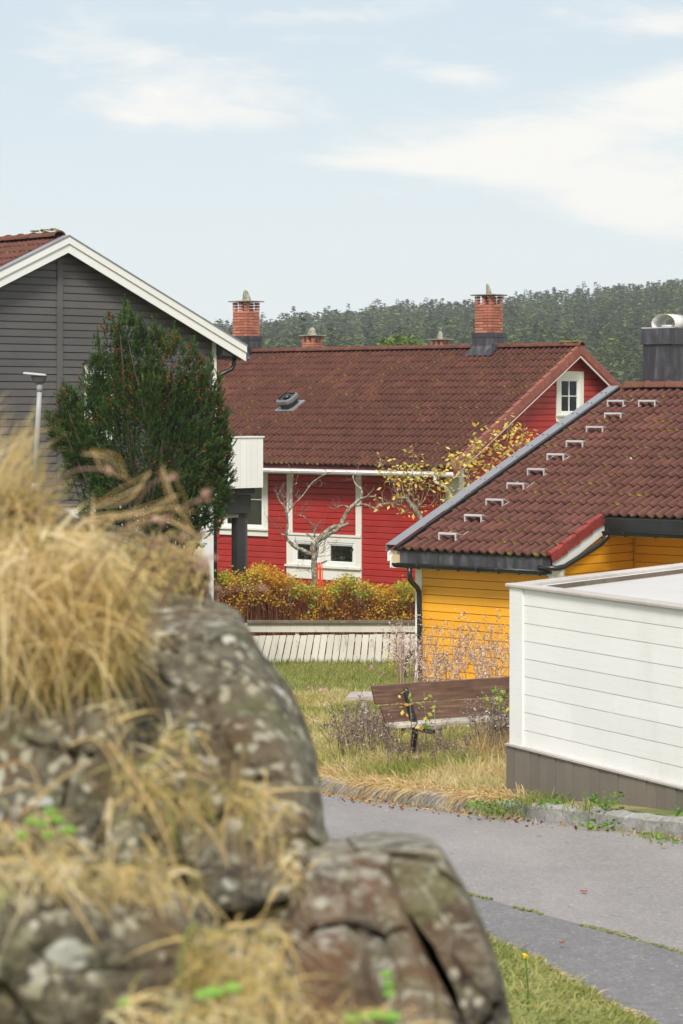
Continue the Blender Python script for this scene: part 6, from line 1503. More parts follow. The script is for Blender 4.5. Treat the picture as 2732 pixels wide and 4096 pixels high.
for (px_, py_, Y_, n) in ((532, 792, 18.2, 240), (545, 795, 18.1, 160), (585, 802, 17.4, 70), (662, 846, 16.3, 260), (620, 842, 16.8, 160), (500, 815, 18.2, 200)):
    c = at(px_, py_, Y_); a = rng.uniform(0, 2 * PI, n); r_ = rng.random(n) * .2; blades(bk, np.stack([c.x + np.cos(a) * r_, Y_ + np.sin(a) * r_, np.full(n, min(c.z, gl(Y_)))], 1), np.stack([rng.normal(0, .4, n), rng.normal(0, .4, n), np.ones(n)], 1), rng.uniform(.05, .17, n), np.full(n, .006), rng.uniform(.1, .6, n), 3, rlo=.1, rhi=1)
tag(bk.build('kerb_grass', M['green_grass']), None, kind='stuff')

# dry weeds: upright stalks with small heads
def dry(bk, px0, px1, Y0, Y1, n, h0, h1, head=.012, hn=(6, 22), lean=.18, zf=gl, w=.006, br=3):
    heads = []
    for _ in range(n):
        Y = random.uniform(Y0, Y1); X = (random.uniform(px0, px1) - HX) / FPX * Y; h = random.uniform(h0, h1); d = Vector((random.gauss(0, lean), random.gauss(0, lean), 1)).normalized(); b = Vector((X, Y, zf(Y)))
        rt = [tuple(b)]; dr = [tuple(d)]; ln = [h]
        for _b in range(random.randint(0, br)):
            t = random.uniform(.35, .8); rt.append(tuple(b + d * h * t)); dd = (d + Vector((random.gauss(0, .45), random.gauss(0, .45), 0))).normalized(); dr.append(tuple(dd)); ln.append(h * (1 - t) * random.uniform(.6, 1.1))
        rt = np.array(rt); dr = np.array(dr); ln = np.array(ln); blades(bk, rt, dr, ln, np.full(len(ln), w), rng.uniform(-.05, .15, len(ln)), 3, rlo=.1, rhi=.7)
        for r0, d0, l0 in zip(rt, dr, ln):
            for _h in range(random.randint(*hn)):
                t = 1 - random.random() ** 1.5 * .55; heads.append(r0 + d0 * l0 * t + rng.normal(0, .014, 3))
    P = np.array(heads); V, F = leaves_np(P, head, asp=.8); bk.add(V, F, rng.uniform(.4, 1, len(F)))
bk = Bulk(); dry(bk, 398, 520, 29.0, 33.0, 75, .7, 1.30, head=.022, hn=(10, 34), lean=.14, br=6, w=.009); dry(bk, 428, 520, 25.0, 28, 22, .75, 1.15, head=.020, hn=(10, 30), br=5, w=.008)
tag(bk.build('dry_weeds', M['drystalk']), "pinkish dry weed stalks in front of the yellow wall", kind='stuff')
bk = Bulk(); dry(bk, 330, 400, 23.6, 26.5, 150, .25, .60, head=.016, hn=(4, 14)); dry(bk, 385, 510, 22.6, 23.8, 85, .2, .58, head=.015, hn=(5, 15)); dry(bk, 480, 514, 22.8, 23.6, 60, .45, .85, head=.02, hn=(6, 20), lean=.3); dry(bk, 322, 500, 22, 24, 60, .12, .35, head=.016, hn=(4, 12))
tag(bk.build('dark_dry_weeds', M['darkstalk']), "brown seed stalks round the bench", kind='stuff')
bk = Bulk(); n = 1500; X = rng.uniform(.055 * 23, .071 * 23, n); Y = rng.uniform(22.7, 23.6, n); blades(bk, np.stack([X, Y, np.array([gl(y) for y in Y])], 1), np.stack([rng.normal(0, .3, n), rng.normal(-.1, .2, n), np.ones(n)], 1), rng.uniform(.25, .62, n), np.full(n, .006), rng.uniform(.1, .6, n), 4, rlo=.3, rhi=1)
tag(bk.build('dry_tuft', M['straw']), None, kind='stuff')
# yellow and green saplings growing in front of the bench
def sapling(px, py0, py1, Y, n, mat, label, sz=.05, sp=.05):
    a = at(px, py1, Y); b = at(px, py0, Y); zb = gl(Y); r0 = empty('sapling', (a.x, Y, zb)); tag(r0, label, 'sapling')
    m = MB(); q = [Vector((0, 0, 0)), Vector((.02, 0, (b.z - zb) * .5)), Vector((b.x - a.x, 0, b.z - zb))]; m.tube(q, [.006, .005, .003], 5); m.build('stem', M['twig'], r0)
    t = rng.random(n); P = np.stack([rng.normal(0, sp, n), rng.normal(0, sp, n), (a.z - zb) + (b.z - a.z) * t], 1); bk = Bulk(); V, F = leaves_np(P, sz, asp=.6); bk.add(V, F); bk.build('leaves', M[mat], r0)
sapling(409.5, 690, 735, 23.3, 26, 'appleleaf', "thin sapling with yellow leaves in front of the bench's left end")
sapling(424, 692, 728, 23.3, 9, 'hedge_green', "sapling with few bright green leaves in front of the bench, left of the middle one")
sapling(434, 705, 725, 23.2, 10, 'hedge_green', "short sapling with green leaves before the middle of the bench")
sapling(500, 688, 712, 23.2, 60, 'hedge_green', "yellow-green bush shoot at the bench's right end by the shed", .055, .07)
sapling(393, 653, 668, 38.5, 34, 'appleleaf', "small yellow-leaved shoot on the lawn below the fence", .06, .05)
bk = Bulk(); P = []
for (a_, b_) in ((1280, 2753), (1300, 2765), (1240, 2755), (1480, 2750), (1532, 2688), (1488, 2672), (1376, 2880), (1447, 2902), (1685, 2985)): 
    c = at(a_ / 4 + 60 * 0, b_ / 4, 26.0); P += [tuple(c + Vector(tuple(rng.normal(0, .012, 3)))) for _ in range(10)]
V, F = leaves_np(np.array(P), .02, asp=.8); bk.add(V, F); tag(bk.build('clover_flowers', M['purple']), None, kind='stuff')

# ================================================================ ROADSIDE STRIP, bottom right
bk = Bulk(); n = 9000; Y = rng.uniform(8.8, 14.0, n); X = np.array([near_x(y) for y in Y]) - rng.random(n) ** 1.3 * .9 + .03 * np.sin(Y * 9); Z = np.array([g(y) + .03 for y in Y]) + np.clip((np.array([near_x(y) for y in Y]) - X) * .2, 0, .1)
r_ = np.clip(.62 + .5 * np.array([noise.noise(Vector((a * 4, b * 4, 0))) for a, b in zip(X, Y)]) + rng.normal(0, .12, n), 0, 1)
V, F, s_ = blades_np(np.stack([X, Y, Z], 1), np.stack([rng.normal(.1, .6, n), rng.normal(-.1, .6, n), np.ones(n)], 1), rng.uniform(.03, .10, n), rng.uniform(.005, .010, n), rng.uniform(.2, .9, n), 3); bk.add(V, F, np.repeat(r_, 3)); tag(bk.build('roadside_grass', M['green_grass']), None, kind='stuff')
bk = Bulk(); n = 2600; Y = rng.uniform(9, 14, n); X = np.array([near_x(y) for y in Y]) - np.abs(rng.normal(0, .22, n)) + .05; blades(bk, np.stack([X, Y, np.array([g(y) + .02 for y in Y])], 1), np.stack([rng.normal(.2, .8, n), rng.normal(0, .8, n), rng.uniform(.2, .8, n)], 1), rng.uniform(.03, .10, n), np.full(n, .006), rng.uniform(.3, .8, n), 3, rlo=.2, rhi=.9); tag(bk.build('roadside_straw', M['straw']), None, kind='stuff')
c = at(525, 956, 10.6); dand = empty('dandelion', (c.x + .01, 10.6, g(10.6) + .05)); tag(dand, "single yellow dandelion on the grass strip at the road edge", "flower")
m = MB(); hz_ = c.z - g(10.6) - .05; m.tube([(0, 0, 0), (.004, 0, hz_ * .5), (-.008, 0, hz_)], .004, 5); m.build('stem', M['weed_green'], dand)
bk = Bulk(); V, F = leaves_np(np.array([(-.008, 0, hz_)] * 40), .014, asp=.5); bk.add(V, F); bk.build('flower_head', M['flower'], dand)
V, F = leaves_np(np.array([(0, 0, .03)] * 10), .07, asp=.3, up=.4); bk = Bulk(); bk.add(V, F); bk.build('leaves', M['weed_green'], dand)
def flat_leaf(px, py, zoff, s_, colr, label, nm='fallen_leaf'):
    lo, hi_ = 5.0, 40.0
    for _ in range(50):
        mY = (lo + hi_) / 2
        if (HY - py) / FPX * mY > g(mY) + zoff: lo = mY
        else: hi_ = mY
    p = at(px, py, lo); m = MB(); V = [Vector((math.cos(a) * s_ * (1.2 if i % 2 else .7), math.sin(a) * s_ * .8, .004 + .01 * (i % 2))) for i, a in enumerate(np.linspace(0, 2 * PI, 9)[:-1])]
    m.add(V + [Vector((0, 0, .012))], [(i, (i + 1) % 8, 8) for i in range(8)]); o = m.build(nm, colr, fix=False); o.location = (p.x, p.y, g(p.y) + zoff); tag(o, label, 'leaf'); return o
brn = foliage('brown_leaf', [(0, (.18, .04, .03)), (1, (.3, .09, .05))], 0)
flat_leaf(583.8, 892.5, .026, .024, brn, "single small red-brown leaf lying in the middle of the road")
flat_leaf(562, 944, .034, .018, brn, "small brown leaf at the grass edge of the road")
bk = Bulk(); P = []
for _ in range(260):
    Y = random.uniform(16.5, 24); P.append((kerb_x(Y) - random.uniform(.02, .55) ** 1.2, Y, g(Y) + .016))
V, F = leaves_np(np.array(P), .035, asp=.6); V[:, 2] = np.minimum(V[:, 2], 9); bk.add(V, F); tag(bk.build('fallen_leaves', M['hedge_stem']), None, kind='stuff')
m = MB()
for _ in range(40):
    Y = random.uniform(12, 22); x = near_x(Y) + (kerb_x(Y) - near_x(Y)) * random.random(); s_ = random.uniform(.006, .016); m.obox((x, Y, g(Y) + .02), (s_, 0, 0), (0, s_, 0), (0, 0, s_ * .6))
o = m.build('road_grit', M['kerb']); o['kind'] = 'stuff'
# ================================================================ FOREST on the hill
def conifer(h, r0, n, kind):
    """unit crown mesh arrays; kind 0 pine (loose rounded), 1 spruce (pointed), 2 bare birch"""
    V = []; 
    for _ in range(n):
        if kind == 1:
            t = random.random() ** .8; z = h * (.10 + .90 * t); lay = .75 + .25 * math.cos(z * 2.6); rad = r0 * (1 - t) ** .85 * lay * random.uniform(.55, 1.08) + .08
        elif kind == 0:
            t = random.random(); z = h * (.38 + .62 * t); rad = r0 * math.sin(PI * (.12 + .88 * t) ** .8 * .97) ** .7 * random.uniform(.35, 1.12)
        else:
            t = random.random(); z = h * (.3 + .7 * t); rad = r0 * .8 * math.sin(PI * (.15 + .83 * t)) * random.uniform(.2, 1.0)
        a = random.uniform(0, 2 * PI); c = Vector((math.cos(a) * rad, math.sin(a) * rad, z - (rad * .25 if kind == 1 else 0)))
        s = random.uniform(.45, 1.15) * (.8 if kind == 1 else 1.0); d1 = Vector((math.cos(a), math.sin(a), random.uniform(-.5, .15) if kind == 1 else random.uniform(-.2, .8))).normalized() * s; d2 = Vector((-math.sin(a), math.cos(a), random.uniform(-.5, .5))).normalized() * s * random.uniform(.3, .7)
        V += [c - d2, c + d2, c + d1]
    V = np.array([tuple(v) for v in V]); V[:, 2] = np.minimum(V[:, 2], h * 1.02); return V, np.arange(len(V)).reshape(-1, 3)
def cone_core(h, r0, z0, n=7):
    V = [(math.cos(2 * PI * k / n) * r0, math.sin(2 * PI * k / n) * r0, z0) for k in range(n)] + [(0, 0, h)]; return np.array(V), np.array([(k, (k + 1) % n, n) for k in range(n)])
variants = []
for i in range(12):
    kind = (0, 0, 1, 0, 1, 2, 0, 1, 0, 0, 1, 0)[i]; h = random.uniform(12, 17) if kind != 1 else random.uniform(14, 20); r0 = random.uniform(2.4, 3.6) if kind == 0 else random.uniform(2.2, 2.9)
    V, F = conifer(h, r0, 240 if kind != 2 else 150, kind); variants.append((kind, h, r0, V, F))
bulks = [Bulk(), Bulk(), Bulk()]; nT = 0
ks = []
for _ in range(2500):
    Y = 350 + 480 * random.random() ** .75; k = random.uniform(-.075, .155); ks.append((Y, k))
cxf = 0
for (Y, k) in ks:
    kind, h, r0, V, F = random.choice(variants)
    if kind == 2 and noise.noise(Vector((k * 30, Y * .01, 0))) < .0: kind, h, r0, V, F = variants[0]
    a = random.uniform(0, 2 * PI); s_ = random.uniform(.7, 1.1); c_, sn = math.cos(a) * s_, math.sin(a) * s_
    W = V @ np.array([[c_, sn, 0], [-sn, c_, 0], [0, 0, s_]]) + np.array([k * Y, Y, hill_z(k, Y) - .5])
    tone = random.uniform(0, .78) * (.6 + .4 * (noise.noise(Vector((k * 22, Y * .012, 3))) > 0)); bulks[kind].add(W, F, np.clip(tone + rng.random(len(F)) * .22, 0, 1))
for b, nm, mt in zip(bulks, ('pine_forest', 'spruce_forest', 'birch_wood'), ('forest_a', 'forest_b', 'forest_c')):
    if b.n: tag(b.build(nm, M[mt]), {'pine_forest': 'pines covering the far hillside', 'spruce_forest': 'darker spruces among the pines on the far hillside', 'birch_wood': 'bare greyish birches on the far hillside'}[nm], kind='stuff')
# skyline trees one can tell apart
def sky_tree(px, top_py, kind, Y, label, dense=1.0):
    h = random.uniform(13, 17) if kind != 1 else random.uniform(15, 20)
    k = (px - HX) / FPX; zt_ = (HY - top_py) / FPX * Y; zb_ = zt_ - h; zg = hill_z(k, Y) - .4
    if zb_ > zg: h = zt_ - zg; zb_ = zg
    r0 = (3.1 if kind == 0 else 2.5 if kind == 1 else 2.6) * min(1, h / 14); t = empty({0: 'pine_tree', 1: 'spruce_tree', 2: 'birch_tree'}[kind], (k * Y, Y, zb_)); tag(t, label, 'tree', 'trees along the skyline of the far hill')
    V, F = conifer(h, r0, int(620 * dense), kind); bk = Bulk(); bk.add(V, F, np.clip(random.uniform(0, .6) + rng.random(len(F)) * .25, 0, 1)); bk.build('crown', M[('forest_a', 'forest_b', 'forest_c')[kind]], t)
    m = MB(); m.tube([(0, 0, 0), (0, 0, h * .97)], [.22, .04], 5); m.build('trunk', M['bark2'], t)
names = {0: 'rounded pine', 1: 'pointed spruce', 2: 'thin grey birch'}
sky_pts = [(221, 322, 2), (227, 317, 1), (232, 323, 0), (262, 322, 0), (268, 321, 2), (276, 319, 0), (284, 315, 0), (292, 317, 0), (300, 313, 1), (308, 311, 0), (316, 313, 0), (325, 305, 1), (333, 308, 0), (341, 310, 0), (350, 308, 0), (358, 310, 2), (366, 308, 0), (375, 306, 0), (385, 303, 1), (394, 303, 0), (401, 303, 0), (407, 296, 1), (415, 303, 0), (424, 301, 0), (432, 298, 1), (441, 301, 0), (449, 299, 2), (457, 300, 0), (466, 298, 0), (512, 294, 0), (521, 292, 0), (530, 287, 1), (538, 289, 0), (546, 291, 0), (554, 284, 1), (562, 288, 0), (571, 291, 0), (579, 286, 0), (588, 285, 1), (597, 288, 0), (606, 284, 0), (614, 282, 1), (622, 283, 0), (631, 281, 0), (640, 282, 0), (648, 278, 1), (657, 280, 0), (664, 279, 1), (672, 277, 0), (680, 278, 0)]
used_l = set(); sky_pts = [(a, b + 3, c) for a, b, c in sky_pts]
for i, (px, py, kind) in enumerate(sky_pts):
    if px < 245: where = "left of the left brick chimney"
    elif px < 470: where = "from the left between the brick chimneys"
    else: where = "from the left beyond the right brick chimney"
    seq = [q for q in sky_pts if q[2] == kind and ((q[0] < 245) == (px < 245)) and ((q[0] < 470) == (px < 470))]; order = ["first", "second", "third", "fourth", "fifth", "sixth", "seventh", "eighth", "ninth", "tenth", "eleventh", "twelfth", "thirteenth", "fourteenth", "fifteenth", "sixteenth", "seventeenth", "eighteenth", "nineteenth", "twentieth"][seq.index((px, py, kind))]
    sky_tree(px, py, kind, random.uniform(800, 850), f"{order} {names[kind]} {where}")
# near tree peeping over the red ridge
pt_ = at(402, 335, 92); t = empty('round_crowned_tree', (pt_.x, 92, -6)); tag(t, "light green rounded treetop just showing above the middle of the red ridge", "tree")
P = []
for _ in range(2600):
    u_ = rng.normal(size=3); u_ /= np.linalg.norm(u_); r_ = 1 - abs(random.gauss(0, .22)); P.append((u_[0] * 1.5 * r_, u_[1] * 1.5 * r_, (pt_.z + 6 - 1.35) + u_[2] * 1.35 * r_))
bk = Bulk(); V, F = leaves_np(np.array(P), .22, asp=.6); bk.add(V, F); bk.build('crown', foliage('light_green_leaves', [(0, (.06, .10, .02)), (1, (.20, .27, .06))], .3), t)
m = MB(); m.tube([(0, 0, 0), (0, 0, pt_.z + 4.5)], [.2, .08], 8); m.build('trunk', M['bark2'], t)

# ================================================================ FOREGROUND ROCK
outc = empty('rock_outcrop', (-.3, 3.3, -2.9)); tag(outc, "lichen-spotted rock outcrop filling the lower left foreground", "rock")
oo = Vector((-.3, 3.3, -2.9))
def resample(P, n):
    P = [Vector(p) for p in P]; P.append(P[0]); d = [0]
    for a, b in zip(P[:-1], P[1:]): d.append(d[-1] + (b - a).length)
    out_ = []
    for i in range(n):
        s = d[-1] * i / n; j = max(k for k in range(len(d)) if d[k] <= s); j = min(j, len(P) - 2); t = (s - d[j]) / max(1e-9, d[j + 1] - d[j]); out_.append(P[j].lerp(P[j + 1], t))
    return out_
def rock_block(px_outline, Yf, front, back, mat, seed, cpx=None, amp=.035, n=260, p_exp=6.5, facet=.5, ledge=0):
    """stone of real thickness: outline in the photograph, depth at each height Yf(py)"""
    O = resample([(a, b, 0) for a, b in px_outline], n)
    c = Vector((sum(o.x for o in O) / n, sum(o.y for o in O) / n, 0)) if cpx is None else Vector((cpx[0], cpx[1], 0))
    rhos = [0.0] + list(np.linspace(.05, .88, 52)) + [.90, .92, .94, .955, .97, .98, .99, 1.0]; V = []; rings = []
    sq = Vector((1.0, 1.0, .62))
    def facets(p, k, tilt, off):
        q = Vector((p.x * k + seed * 7.3 + p.z * k * .35, p.y * k, p.z * k * .7)); d, pt = noise.voronoi(q); c0 = pt[0]; h = noise.cell_vector(c0 * 9.7) ; e = d[1] - d[0]
        return (q - c0).dot(Vector((h[0] - .5, h[1] - .5, h[2] - .5))) * tilt + (noise.cell(c0 * 23.1) - .5) * off - max(0, .10 - e) * 2.2 * off
    def disp(p, e):
        f1 = noise.noise(p * 3.0 + Vector((seed, 0, 0))); f3 = noise.fractal(p * 14, .9, 2.1, 4)
        return (f1 * .9 + facets(p, 4.2, 1.6, 1.0) * facet * 2 + facets(p, 10.5, .7, .45) * facet * 1.6 + f3 * .30) * amp * e
    for side in (0, 1):
        rs = rhos if side == 0 else [.97, .85, .6, .3, 0.0]
        for rho in rs:
            ring = []
            for o in ([c] if rho == 0 else O):
                q = c.lerp(o, rho); Y = Yf(q.y); b = max(0.0, 1 - rho ** p_exp) ** .5
                if side == 0:
                    p = at(q.x, q.y, Y - front * b); e = (.25 + .75 * b) * (1.0 if q.y > ledge + 14 else .22 + .78 * max(0, (q.y - ledge + 6) / 20))
                    dd = disp(p, e); p = p + Vector((dd * .25 * (1 - rho), -dd, dd * .35 * (1 - rho * .8)))
                    p = Vector((p.x, p.y, p.z))
                else:
                    p = at(q.x, q.y + 24 * b, Y + back * b)
                ring.append(len(V)); V.append(p - oo)
            rings.append(ring)
    F = []
    for a, b in zip(rings[:-1], rings[1:]):
        if len(a) == 1: F += [(a[0], b[(i + 1) % n], b[i]) for i in range(n)]
        elif len(b) == 1: F += [(a[i], a[(i + 1) % n], b[0]) for i in range(n)]
        else: F += [(a[i], a[(i + 1) % n], b[(i + 1) % n], b[i]) for i in range(n)]
    m = MB(); m.add(V, F, smooth=True); o = m.build('rock_block', mat, outc); return o
A_Y = lambda py: 3.15 + (1050 - py) * .0018 + max(0, 632 - py) * .012
rock_block([(120, 596), (165, 590), (200, 597), (222, 603), (238, 610), (248, 628), (262, 652), (290, 686), (306, 722), (316, 752), (321, 790), (325, 828), (336, 846), (348, 870), (352, 930), (350, 1010), (345, 1120), (180, 1150), (60, 1120), (60, 900), (70, 760), (75, 680), (90, 630)], A_Y, .30, .7, M['rock'], 1, cpx=(200, 850), amp=.055, p_exp=9, ledge=628)
rock_block([(196, 560), (205, 563), (208, 600), (207, 640), (150, 690), (60, 700), (-60, 690), (-90, 560), (-60, 480), (20, 505), (90, 520), (140, 532), (172, 545)], lambda py: 4.35, .16, .7, M['rubble'], 2, cpx=(80, 600), amp=.085, facet=1.5)
rock_block([(-80, 672), (-20, 664), (18, 668), (40, 690), (70, 676), (105, 664), (122, 668), (128, 700), (140, 760), (150, 860), (150, 960), (100, 1100), (-90, 1120)], lambda py: 3.02 + (1050 - py) * .0012, .20, .6, M['rock'], 3, cpx=(40, 850), amp=.055)
# lower right, split by a crack
rock_block([(306, 846), (322, 838), (340, 838), (368, 840), (391, 848), (396, 872), (406, 902), (416, 930), (430, 962), (446, 990), (462, 1018), (478, 1060), (490, 1130), (240, 1130), (262, 1000), (290, 900)], lambda py: 3.05 + (1050 - py) * .0010 + max(0, 858 - py) * .012, .16, .6, M['rock_rust'], 4, cpx=(360, 990), amp=.040, p_exp=18, ledge=862)
rock_block([(346, 838), (372, 832), (400, 832), (428, 836), (440, 846), (455, 870), (472, 898), (484, 924), (494, 950), (502, 975), (508, 1002), (514, 1040), (524, 1130), (497, 1130), (484, 1060), (467, 1016), (452, 986), (437, 958), (423, 926), (412, 898), (402, 868), (394, 850)], lambda py: 3.08 + (1050 - py) * .0010 + max(0, 852 - py) * .012, .14, .6, M['rock_grey'], 5, cpx=(455, 965), amp=.034, p_exp=18, ledge=856)
rock_block([(-80, 886), (0, 884), (30, 878), (70, 884), (110, 896), (150, 906), (190, 922), (225, 960), (245, 1010), (260, 1130), (-80, 1140)], lambda py: 2.62, .16, .6, M['rock'], 6, cpx=(80, 1020), amp=.05)
rock_block([(296, 950), (316, 930), (345, 925), (366, 945), (380, 985), (392, 1040), (400, 1130), (280, 1130), (284, 1010)], lambda py: 2.84, .10, .5, M['rock_rust'], 7, cpx=(335, 1040), amp=.03)
# the knoll they stick out of
bk = Bulk(); V = []; F = []; NU, NV = 40, 64
for i in range(NU + 1):
    for j in range(NV):
        e = PI / 2 * (1 - i / NU); a = 2 * PI * j / NV; x = -1.75 + math.cos(a) * math.cos(e) * 2.05; y = 4.7 + math.sin(a) * math.cos(e) * 2.0; z = -3.0 + math.sin(e) * 2.62
        V.append((x, y, z + .06 * noise.noise(Vector((x, y, z)) * 2)))
F = [(i * NV + j, i * NV + (j + 1) % NV, (i + 1) * NV + (j + 1) % NV, (i + 1) * NV + j) for i in range(NU) for j in range(NV)]
kn = mesh_np('knoll', V, F, M['ground'], smooth=True); kn['kind'] = 'structure'
mound = rock_block([(-80, 478), (-20, 474), (36, 488), (76, 518), (108, 565), (134, 604), (148, 630), (135, 652), (105, 664), (60, 676), (0, 672), (-80, 680)], lambda py: 3.75, .30, .5, M['peat'], 8, cpx=(40, 580), amp=.05, n=120)
mound.name = 'turf_mound'

# ---------------------------------------------------------------- grass on the rock
bk = Bulk()
def tuft(px0, px1, py0, py1, Y, n, L, d, spread=.45, droop=(.3, 1.0), w=(.0035, .006), r_=(0, 1), seg=5, yj=.06):
    PX = rng.uniform(px0, px1, n); PY = rng.uniform(py0, py1, n); Yv = (Y(PY) if callable(Y) else np.full(n, Y)) + rng.uniform(-yj, yj, n)
    root = np.stack([(PX - HX) / FPX * Yv, Yv, (HY - PY) / FPX * Yv], 1); dd = np.array(d)[None, :] + rng.normal(0, spread, (n, 3))
    V, F, s_ = blades_np(root, dd, rng.uniform(L[0], L[1], n), rng.uniform(w[0], w[1], n) * rng.uniform(.6, 1.5, n), rng.uniform(droop[0], droop[1], n), seg)
    pn = np.array([noise.noise(Vector(tuple(q * 9))) for q in root]); bk.add(V, F, np.repeat(np.clip(rng.uniform(r_[0], r_[1], n) * .6 + .4 * (.5 + .95 * pn), 0, 1), s_))
# hanging mass over the mound
tuft(-60, 40, 500, 545, 3.50, 1100, (.03, .08), (.15, -.2, .45), r_=(.2, 1), spread=.95, droop=(.1, .9), w=(.0014, .0032))
tuft(-60, 100, 532, 605, 3.44, 2500, (.03, .10), (.15, -.3, .25), r_=(.0, 1), spread=1.0, droop=(.1, .9), w=(.0014, .0032))
tuft(50, 135, 580, 640, 3.46, 1000, (.03, .09), (.25, -.3, .2), r_=(.0, 1), spread=1.0, droop=(.1, .9), w=(.0014, .0032))
tuft(-60, 130, 590, 665, 3.40, 2600, (.03, .09), (.15, -.3, .0), droop=(.1, .9), r_=(.0, 1), spread=1.0, w=(.0014, .0032))
tuft(-40, 120, 640, 680, 3.33, 1100, (.025, .07), (.1, -.3, -.2), droop=(.2, 1.0), r_=(0, 1), spread=.95, w=(.0014, .003))
tuft(0, 120, 540, 650, 3.30, 600, (.05, .12), (.25, -.3, .2), r_=(.84, 1.0), spread=1.0, w=(.0014, .003))
tuft(-40, 110, 540, 650, 3.28, 200, (.08, .18), (.3, -.2, .2), r_=(.5, .85), spread=1.0, droop=(0, .6), w=(.0014, .0028))
# tall wisps standing up against the grey house
tuft(-60, 45, 480, 530, 3.5, 380, (.05, .13), (.30, -.1, 1.0), spread=.4, droop=(.15, .8), w=(.0010, .0022), r_=(.4, .85))
tuft(-80, 20, 450, 500, 3.4, 170, (.08, .20), (.40, -.1, 1.2), spread=.35, droop=(.1, .7), w=(.0010, .0020), r_=(.5, .8))
tuft(20, 100, 535, 570, 3.75, 260, (.02, .05), (.4, -.1, .5), spread=.6, droop=(.3, .9), w=(.0012, .0022), r_=(.3, .9))
tuft(100, 185, 548, 590, 4.1, 320, (.02, .05), (.2, -.2, .3), spread=.8, r_=(.1, .8), w=(.0012, .0024))
tuft(110, 205, 530, 600, 4.12, 500, (.02, .045), (.2, -.3, .1), spread=.8, r_=(.0, .7), w=(.0012, .0024))
# smaller tufts in the joints
for (x0, x1, y0, y1, Y, n, L, d, rr) in [(95, 130, 700, 735, 2.95, 60, (.03, .06), (.2, -.3, .6), (.8, 1)), (110, 175, 760, 800, 2.90, 170, (.035, .08), (.3, -.3, .2), (.2, .9)), (150, 205, 730, 775, 2.92, 150, (.03, .08), (.5, -.3, .3), (.3, 1)), (135, 215, 785, 815, 2.90, 260, (.03, .08), (.1, -.3, -.2), (.2, .8)),
                                        (225, 262, 782, 802, 2.95, 190, (.04, .10), (.35, -.3, -.5), (.25, .85)), (250, 290, 795, 850, 2.95, 70, (.03, .07), (.1, -.3, -.3), (.2, 1)), (0, 70, 810, 860, 2.62, 240, (.03, .08), (.3, -.4, .1), (.1, .9)), (40, 160, 855, 895, 2.55, 420, (.035, .08), (.35, -.4, -.1), (.15, .85)), (-30, 60, 855, 890, 2.5, 280, (.03, .08), (.3, -.4, .0), (.1, .7)),
                                        (120, 170, 870, 900, 2.60, 140, (.03, .07), (.2, -.4, .0), (.5, 1)), (185, 275, 925, 985, 2.46, 560, (.035, .08), (.35, -.4, .0), (.15, .85)), (210, 300, 965, 1010, 2.42, 300, (.03, .07), (.2, -.4, -.3), (.1, .8)), (275, 310, 850, 895, 2.9, 90, (.03, .05), (.0, -.3, -.1), (.2, 1)),
                                        (120, 260, 1000, 1045, 2.34, 450, (.03, .08), (.1, -.3, .5), (.1, 1)), (240, 420, 1008, 1045, 2.42, 350, (.02, .05), (.1, -.3, .4), (.3, 1)), (150, 200, 860, 900, 2.7, 110, (.03, .07), (.4, -.4, .0), (.3, .9))]:
    tuft(x0, x1, y0, y1, Y, int(n * .50), (L[0] * .7, L[1] * .95), d, r_=(max(0, rr[0] - .2), 1), yj=.05, w=(.0012, .0028), spread=1.0, droop=(.1, .9))
gg = bk.build('rock_grass', M['golden']); tag(gg, "golden tufts of grass hanging over the foreground rock", kind='stuff')
bk = Bulk()
def stalk(pts_, Y, w=.005, r_=.6):
    P = [at(a, b, Y) for a, b in pts_]; q, rr = smooth_line(P, [w] * len(P), 5); m_ = MB(); m_.tube(q, [w * (1 - .5 * i / len(q)) for i in range(len(q))], 5, rnd=r_); return m_
mm = MB()
for pl, Y, w in (([(108, 742), (130, 772), (152, 808), (166, 838), (174, 863), (187, 915)], 2.6, .0035), ([(180, 799), (205, 826), (223, 850), (228, 868)], 2.75, .0022), ([(-5, 818), (36, 861), (76, 910), (98, 944)], 2.45, .0028), ([(299, 861), (285, 880), (270, 903)], 2.8, .003),
                 ([(70, 745), (90, 738), (104, 748), (116, 770)], 2.7, .0026), ([(-5, 770), (20, 762), (34, 772), (40, 800)], 2.5, .002), ([(0, 792), (25, 786), (50, 792)], 2.5, .002), ([(20, 815), (60, 780), (90, 760)], 2.6, .003), ([(28, 560), (22, 620), (12, 680), (0, 715)], 2.7, .003), ([(265, 770), (266, 800), (262, 830), (260, 870)], 2.85, .003),
                 ([(138, 600), (110, 640), (70, 700)], 3.0, .002), ([(0, 600), (50, 660), (60, 720)], 3.0, .002)):
    m_ = stalk(pl, Y, w * .62); mm.add(m_.v, m_.f, .7, True)
o = mm.build('long_straws', M['straw']); o['kind'] = 'stuff'
mm = MB(); m_ = stalk([(196, 922), (186, 938), (182, 955), (181, 990)], 2.35, .0035); mm.add(m_.v, m_.f, .5, True); o = mm.build('grass_blade', M['green_grass']); tag(o, "single broad green grass blade before the lower rock", "grass blade")
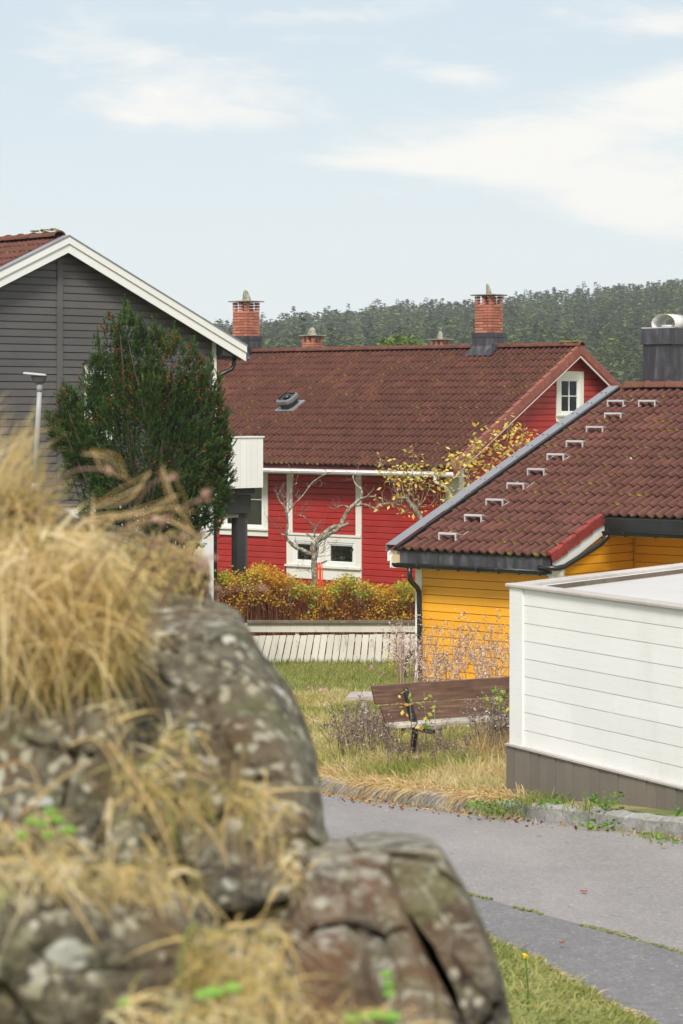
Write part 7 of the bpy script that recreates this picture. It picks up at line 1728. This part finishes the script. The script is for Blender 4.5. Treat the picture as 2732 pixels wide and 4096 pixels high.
# dry flower heads blurred against the white wall
mm = MB(); hp = []
for (x, y, r_) in ((205, 498, .008), (180, 536, .010), (192, 552, .009), (202, 566, .008), (213, 588, .007), (110, 470, .007), (262, 588, .005), (206, 560, .007), (175, 475, .006), (162, 520, .010), (203, 535, .004), (205, 565, .004)):
    Y = random.uniform(2.6, 3.1); c = at(x, y, Y); hp += [tuple(c + Vector(tuple(rng.normal(0, r_ * .4, 3)))) for _ in range(5)]
    b = at(x - random.uniform(30, 90), y + random.uniform(50, 90), Y + .2); q, rr = smooth_line([b, b.lerp(c, .5) + Vector((0, 0, .03)), c], [.0012] * 3, 5); mm.tube(q, rr, 4, rnd=.5)
V, F = leaves_np(np.array(hp), .009, asp=.8); bk = Bulk(); bk.add(V, F); tag(bk.build('dry_flower_heads', M['pink']), "pink-brown dry flower heads on thin stalks over the rock", kind='stuff')
o = mm.build('dry_flower_stalks', M['pink']); o['kind'] = 'stuff'
# streaky stems crossing before the bush
mm = MB()
for pl in ([(165, 470), (178, 500), (190, 520)], [(150, 478), (120, 495), (90, 505)], [(195, 540), (165, 515), (130, 520)], [(90, 455), (110, 462), (130, 480)], [(210, 560), (180, 545), (150, 545)], [(90, 520), (140, 510), (170, 500)]):
    for _ in range(4): m_ = stalk([(a + random.uniform(-9, 9), b + random.uniform(-8, 8)) for a, b in pl], random.uniform(2.9, 3.3), random.uniform(.0007, .0013)); mm.add(m_.v, m_.f, random.uniform(.2, .9), True)
o = mm.build('blurred_stems', M['straw']); o['kind'] = 'stuff'
# bright green leaves low on the rock
def leafy(pts_, Y, s_, label):
    c = at(pts_[0][0], pts_[0][1], Y); r0 = empty('small_plant', (c.x, Y, c.z - .03)); tag(r0, label, 'plant')
    for (a, b) in pts_:
        q = at(a, b, Y) - Vector((c.x, Y, c.z - .03)); an = random.uniform(0, PI); V = [q + Vector((math.cos(t) * s_ * (1 if k % 2 else .85), -.004 * math.cos(2 * t), math.sin(t) * s_ * .62)) for k, t in enumerate(np.linspace(0, 2 * PI, 13)[:-1])]
        m = MB(); m.add(V + [q + Vector((0, -.004, 0))], [(i, (i + 1) % 12, 12) for i in range(12)]); m.build('leaf', M['plant_leaf'], r0, fix=False)
M['plant_leaf'] = foliage('bright_green_leaf', [(0, (.17, .36, .05)), (1, (.26, .46, .08))], .3)
leafy([(232, 989), (214, 993), (204, 996), (128, 1004)], 2.35, .010, "bright round green leaves low in front of the rock")
leafy([(388, 985), (386, 975), (389, 994)], 2.6, .007, "small upright green leaf before the cracked block")
leafy([(365, 1018), (378, 1016), (350, 1020), (392, 1018)], 2.5, .010, "green leaf strip at the foot of the cracked block")
leafy([(50, 812), (42, 824), (66, 832), (30, 822), (22, 836), (58, 820), (48, 836), (70, 830)], 2.55, .007, "cluster of small green leaves on the left ledge")

# ================================================================ AIR
hz = MB(); hz.box((-920, -210, -16.0), (920, 1320, 64))
M['haze'] = bpy.data.materials.new('pale_haze'); M['haze'].use_nodes = True; _t = M['haze'].node_tree; _t.nodes.clear()
_o = _t.nodes.new('ShaderNodeOutputMaterial'); _v = _t.nodes.new('ShaderNodeVolumePrincipled'); _v.inputs['Color'].default_value = (.93, .96, 1, 1); _v.inputs['Density'].default_value = .00028; _v.inputs['Anisotropy'].default_value = 0.0
_t.links.new(_v.outputs[0], _o.inputs['Volume'])
ho = hz.build('haze', M['haze']); ho['kind'] = 'stuff'
